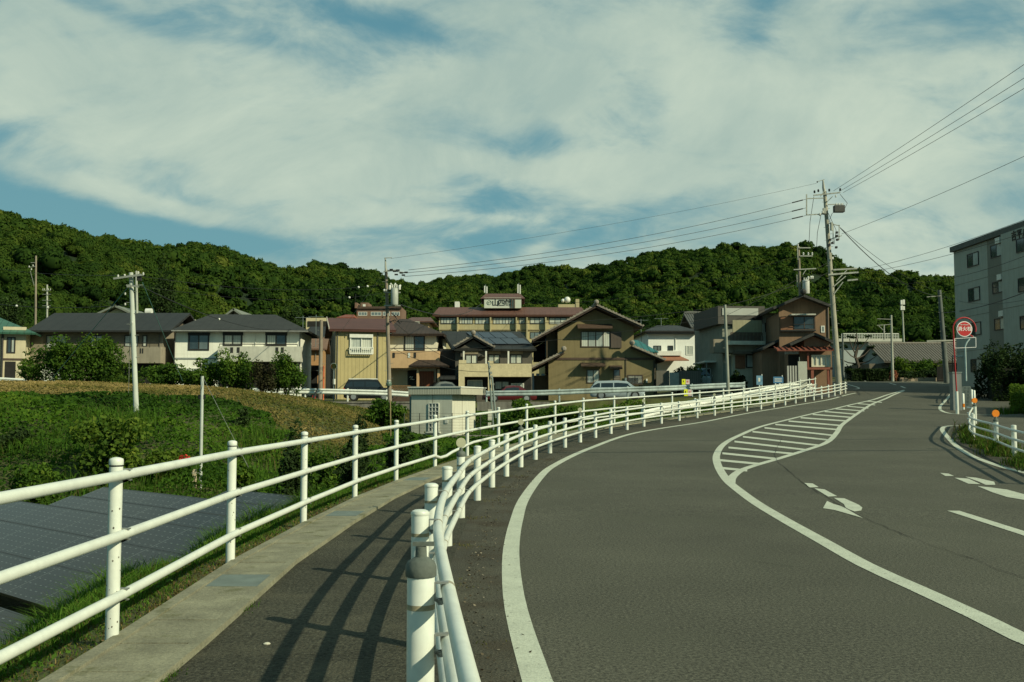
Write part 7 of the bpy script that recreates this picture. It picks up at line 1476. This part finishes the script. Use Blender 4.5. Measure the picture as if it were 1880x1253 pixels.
for i, (px, r0, r1, Y, lb) in enumerate(((1768, 701, 731, 51.5, 'white bollard with an orange foot beside the grey cabinet'), (1783.5, 687, 712, 57, 'cream bollard beyond the rubbish cage'), (1788, 691, 713, 56, 'white bollard standing against the cream one'))):
    bo = empty('bollard', (at(px, r1, Y).x, Y, float(zr(Y))), 0, lb, 'bollard', 'bollards by the side path'); MB().lathe((0, 0, 0), [(.07, -.2), (.07, .80), (.04, .83), (.003, .835)], 12).build('post', M_WHITE, bo, True); MB().lathe((0, 0, 0), [(.072, .12), (.072, .3)], 12, cap=False).build('band', M_ORANGE, bo)
bl = empty('board', at(1474, 702, 66.8), 0, 'tall plain pale stone-like board standing before the tan house entrance', 'board'); q0 = Vector(bl.location); a, b = at(1466, 702, 66.8)-q0, at(1481.5, 664, 66.8)-q0; MB().box(a.x, 0, -1.2, b.x, .1, b.z).build('panel', mat('pale_board', (.36, .36, .29), .85, .08, 3), bl); MB().bar((a.x+.1, .05, b.z-.1), (a.x+.1, .05, b.z+.3), .04).build('finial', M_GALV, bl)
def board(label, px0, r0, px1, r1, Y, m, name='sign_board'):
    o = empty(name, at(px0, r1, Y), 0, label, 'sign', 'small signs along the upper street'); q0 = Vector(o.location); b = at(px1, r0, Y)-q0; MB().box(0, 0, 0, b.x, .03, b.z).build('face', m, o); MB().bar((b.x*.92, .05, -1.0), (b.x*.92, .05, b.z+.1), .05).build('post', M_WHFRAME, o); return o, b
M_BLUE = mat('sign_blue', (.06, .16, .27), .5, .1, 5)
o, b = board('upright pale blue sign board with a white post before the cream house', 1389, 690, 1400, 707, 67.5, mat('sign_pale_blue', (.13, .25, .33), .5, .1, 5)); MB().box(b.x*.3, -.012, b.z*.35, b.x*.6, -.002, b.z*.75).build('symbol', M_WHFRAME, o)
o, b = board('wide blue sign board with white lines near the tan house', 1420, 692, 1438, 704, 68.5, M_BLUE)
for k in range(3): MB().box(b.x*.12, -.012, b.z*(.25+.2*k), b.x*.85, -.002, b.z*(.33+.2*k)).build('white_line', M_WHFRAME, o)
for i, (a, r0, r1, lb) in enumerate(((1252, 696.5, 706.5, 'yellow and pink notice hung over the top of the grey guard rail'), (1256, 715, 727.5, 'yellow and pink notice hanging under the grey guard rail'))):
    o = empty('notice', at(a, r1, 64.0), 0, lb, 'notice', 'notices on the grey guard rail'); q0 = Vector(o.location); b = at(a+6.5, r0, 64)-q0; c = at(a+14, r0, 64)-q0
    MB().box(0, 0, 0, b.x, .02, b.z).build('yellow_sheet', mat('notice_yellow', (.68, .70, .02), .6), o); MB().box(b.x+.02, .01, .02, c.x, .03, c.z-.02).build('pink_sheet', mat('notice_pink', (.60, .47, .44), .6), o)
    MB().box(b.x*.3, -.006, b.z*.45, b.x*.55, -.001, b.z*.75).build('arrow', M_INK, o); MB().box(b.x+.08, .003, c.z*.4, c.x-.08, .008, c.z*.7).build('print', mat('print_red', (.5, .15, .12), .7), o)
mi = empty('traffic_mirror', (at(611, 690, 74).x, 74, g0(611, 74)[2]), 0, 'round traffic mirror on the shaded corner of the yellow house', 'mirror'); q0 = Vector(mi.location); c = at(612.5, 673, 74)-q0; MB().tube([(c.x, .1, -.2), (c.x, .1, c.z+.2)], .035, 8).build('pole', M_GALV, mi); dd = Vector((-.15, 1, .1)).normalized(); MB().tube([c-dd*.03, c+dd*.02], .22, 18).build('glass', mat('mirror_glass', (.5, .6, .55), .05, .05, 2, metal=1), mi); MB().tube([c-dd*.012, c+dd*.03], .25, 18).build('rim', M_GALV, mi)
o = MB().box(*(at(573.5, 733, 66)+Vector((0, 0, 0))), at(578, 733, 66).x, 66.3, at(573, 726.5, 66).z).build('red_box', M_RED); tag(o, 'small red box on the ground beside the bare pole', 'box')
o = MB().tube([at(571.5, 742, 62.8), at(577, 728, 63.2), at(583, 714, 63.6)], [.05, .09, .04], 6).build('furled_banner', M_BLACK); tag(o, 'black furled cloth leaning on the white guard rail near the bare pole', 'banner')
# rooftop bits
o = MB().tube([at(268, 573, 96), at(279, 573, 96)], .33, 12).build('water_heater_tank', M_WHFRAME); tag(o, 'white cylindrical tank behind the taupe roof ridge', 'tank')
for i, (px, r0, r1, Y, lb) in enumerate(((1214, 584, 598, 98, 'television aerial above the white hip-roofed house'), (556, 580, 612, 90, 'aerial mast left of the gap between white and yellow houses'), (580, 578, 612, 92, 'thin aerial mast in the gap beside the yellow house'), (1177, 586, 608, 96, 'thin aerial behind the ochre roof'))):
    o = empty('aerial', at(px, r1, Y), 0, lb, 'aerial', 'roof aerials'); h_ = (r1-r0)/FPX*Y; MB().tube([(0, 0, -2.5), (0, 0, h_)], .03, 5).build('mast', M_GALV, o); a_ = MB().bar((-.7, 0, h_*.9), (.7, 0, h_*.9), .03)
    for k in range(6): a_.bar((-.65+k*.26, -.3, h_*.9+.0), (-.65+k*.26, .3, h_*.9), .02)
    a_.build('antenna_grid', M_GALV, o)
dsh = empty('satellite_dish', at(973, 661, 80), 0, 'white satellite dish at the corner of the dark grey house', 'dish'); MB().lathe((0, 0, 0), [(.02, 0), (.16, .02), (.27, .07), (.30, .10)], 16, cap=False).build('bowl', M_WHFRAME, dsh, True).rotation_euler = (R(60), 0, R(-20)); MB().bar((0, .1, -.5), (0, .1, 0), .05).build('bracket', M_GALV, dsh)

# stone chips lying about
o = MB().lathe((float(G(490, 1185).x), float(G(490, 1185).y), .004), [(.018, 0), (.022, .006), (.012, .012), (.002, .013)], 9).build('pebble', mat('pale_pebble', (.5, .47, .36), .8)); tag(o, 'small pale pebble lying alone on the dark footway', 'pebble')
for i, (px, row, n_) in enumerate(((445, 1118, 500), (560, 1012, 400), (300, 1250, 300), (680, 938, 200))):
    q = G(px, row); a_ = RNG.normal(0, .035, n_); b_ = RNG.normal(0, .10, n_); d_ = Vector((xf(q.y+.5)-xf(q.y-.5), 1, 0)).normalized()
    X_ = q.x+a_+b_*d_.x; Y_ = q.y+b_; blades('grass_tuft', X_, Y_, zr(Y_), RNG.uniform(.02, .055, n_), 1.1, RNG.uniform(.2, .8, n_), M_GRASS, .003)
n_ = 2600; Y_ = RNG.uniform(3, 26, n_)**1.0; X_ = xf(Y_)+.02-np.abs(RNG.normal(0, .16, n_)); Z_ = H(X_, Y_)+.012
V, Fq = leaf_quads(np.stack([X_, Y_, Z_], 1), RNG.uniform(.015, .045, n_), np.array([0, 0, 2.5]), .5); raw_mesh('leaf_litter', V, Fq, leafmat('litter', [(.05, .03, .015), (.12, .075, .035), (.22, .15, .08)], .1), RNG.random(n_), kind='stuff')
n_ = 1500; Y_ = RNG.uniform(3, 24, n_); X_ = np.array([xg(v) for v in Y_])+.25+np.abs(RNG.normal(0, .14, n_)); 
V, Fq = leaf_quads(np.stack([X_, Y_, zr(Y_)+.008], 1), RNG.uniform(.008, .028, n_), np.array([0, 0, 3]), .7); raw_mesh('grit', V, Fq, leafmat('grit_mix', [(.03, .022, .012), (.10, .08, .05), (.25, .22, .16)], .0), RNG.random(n_)**1.5, kind='stuff')
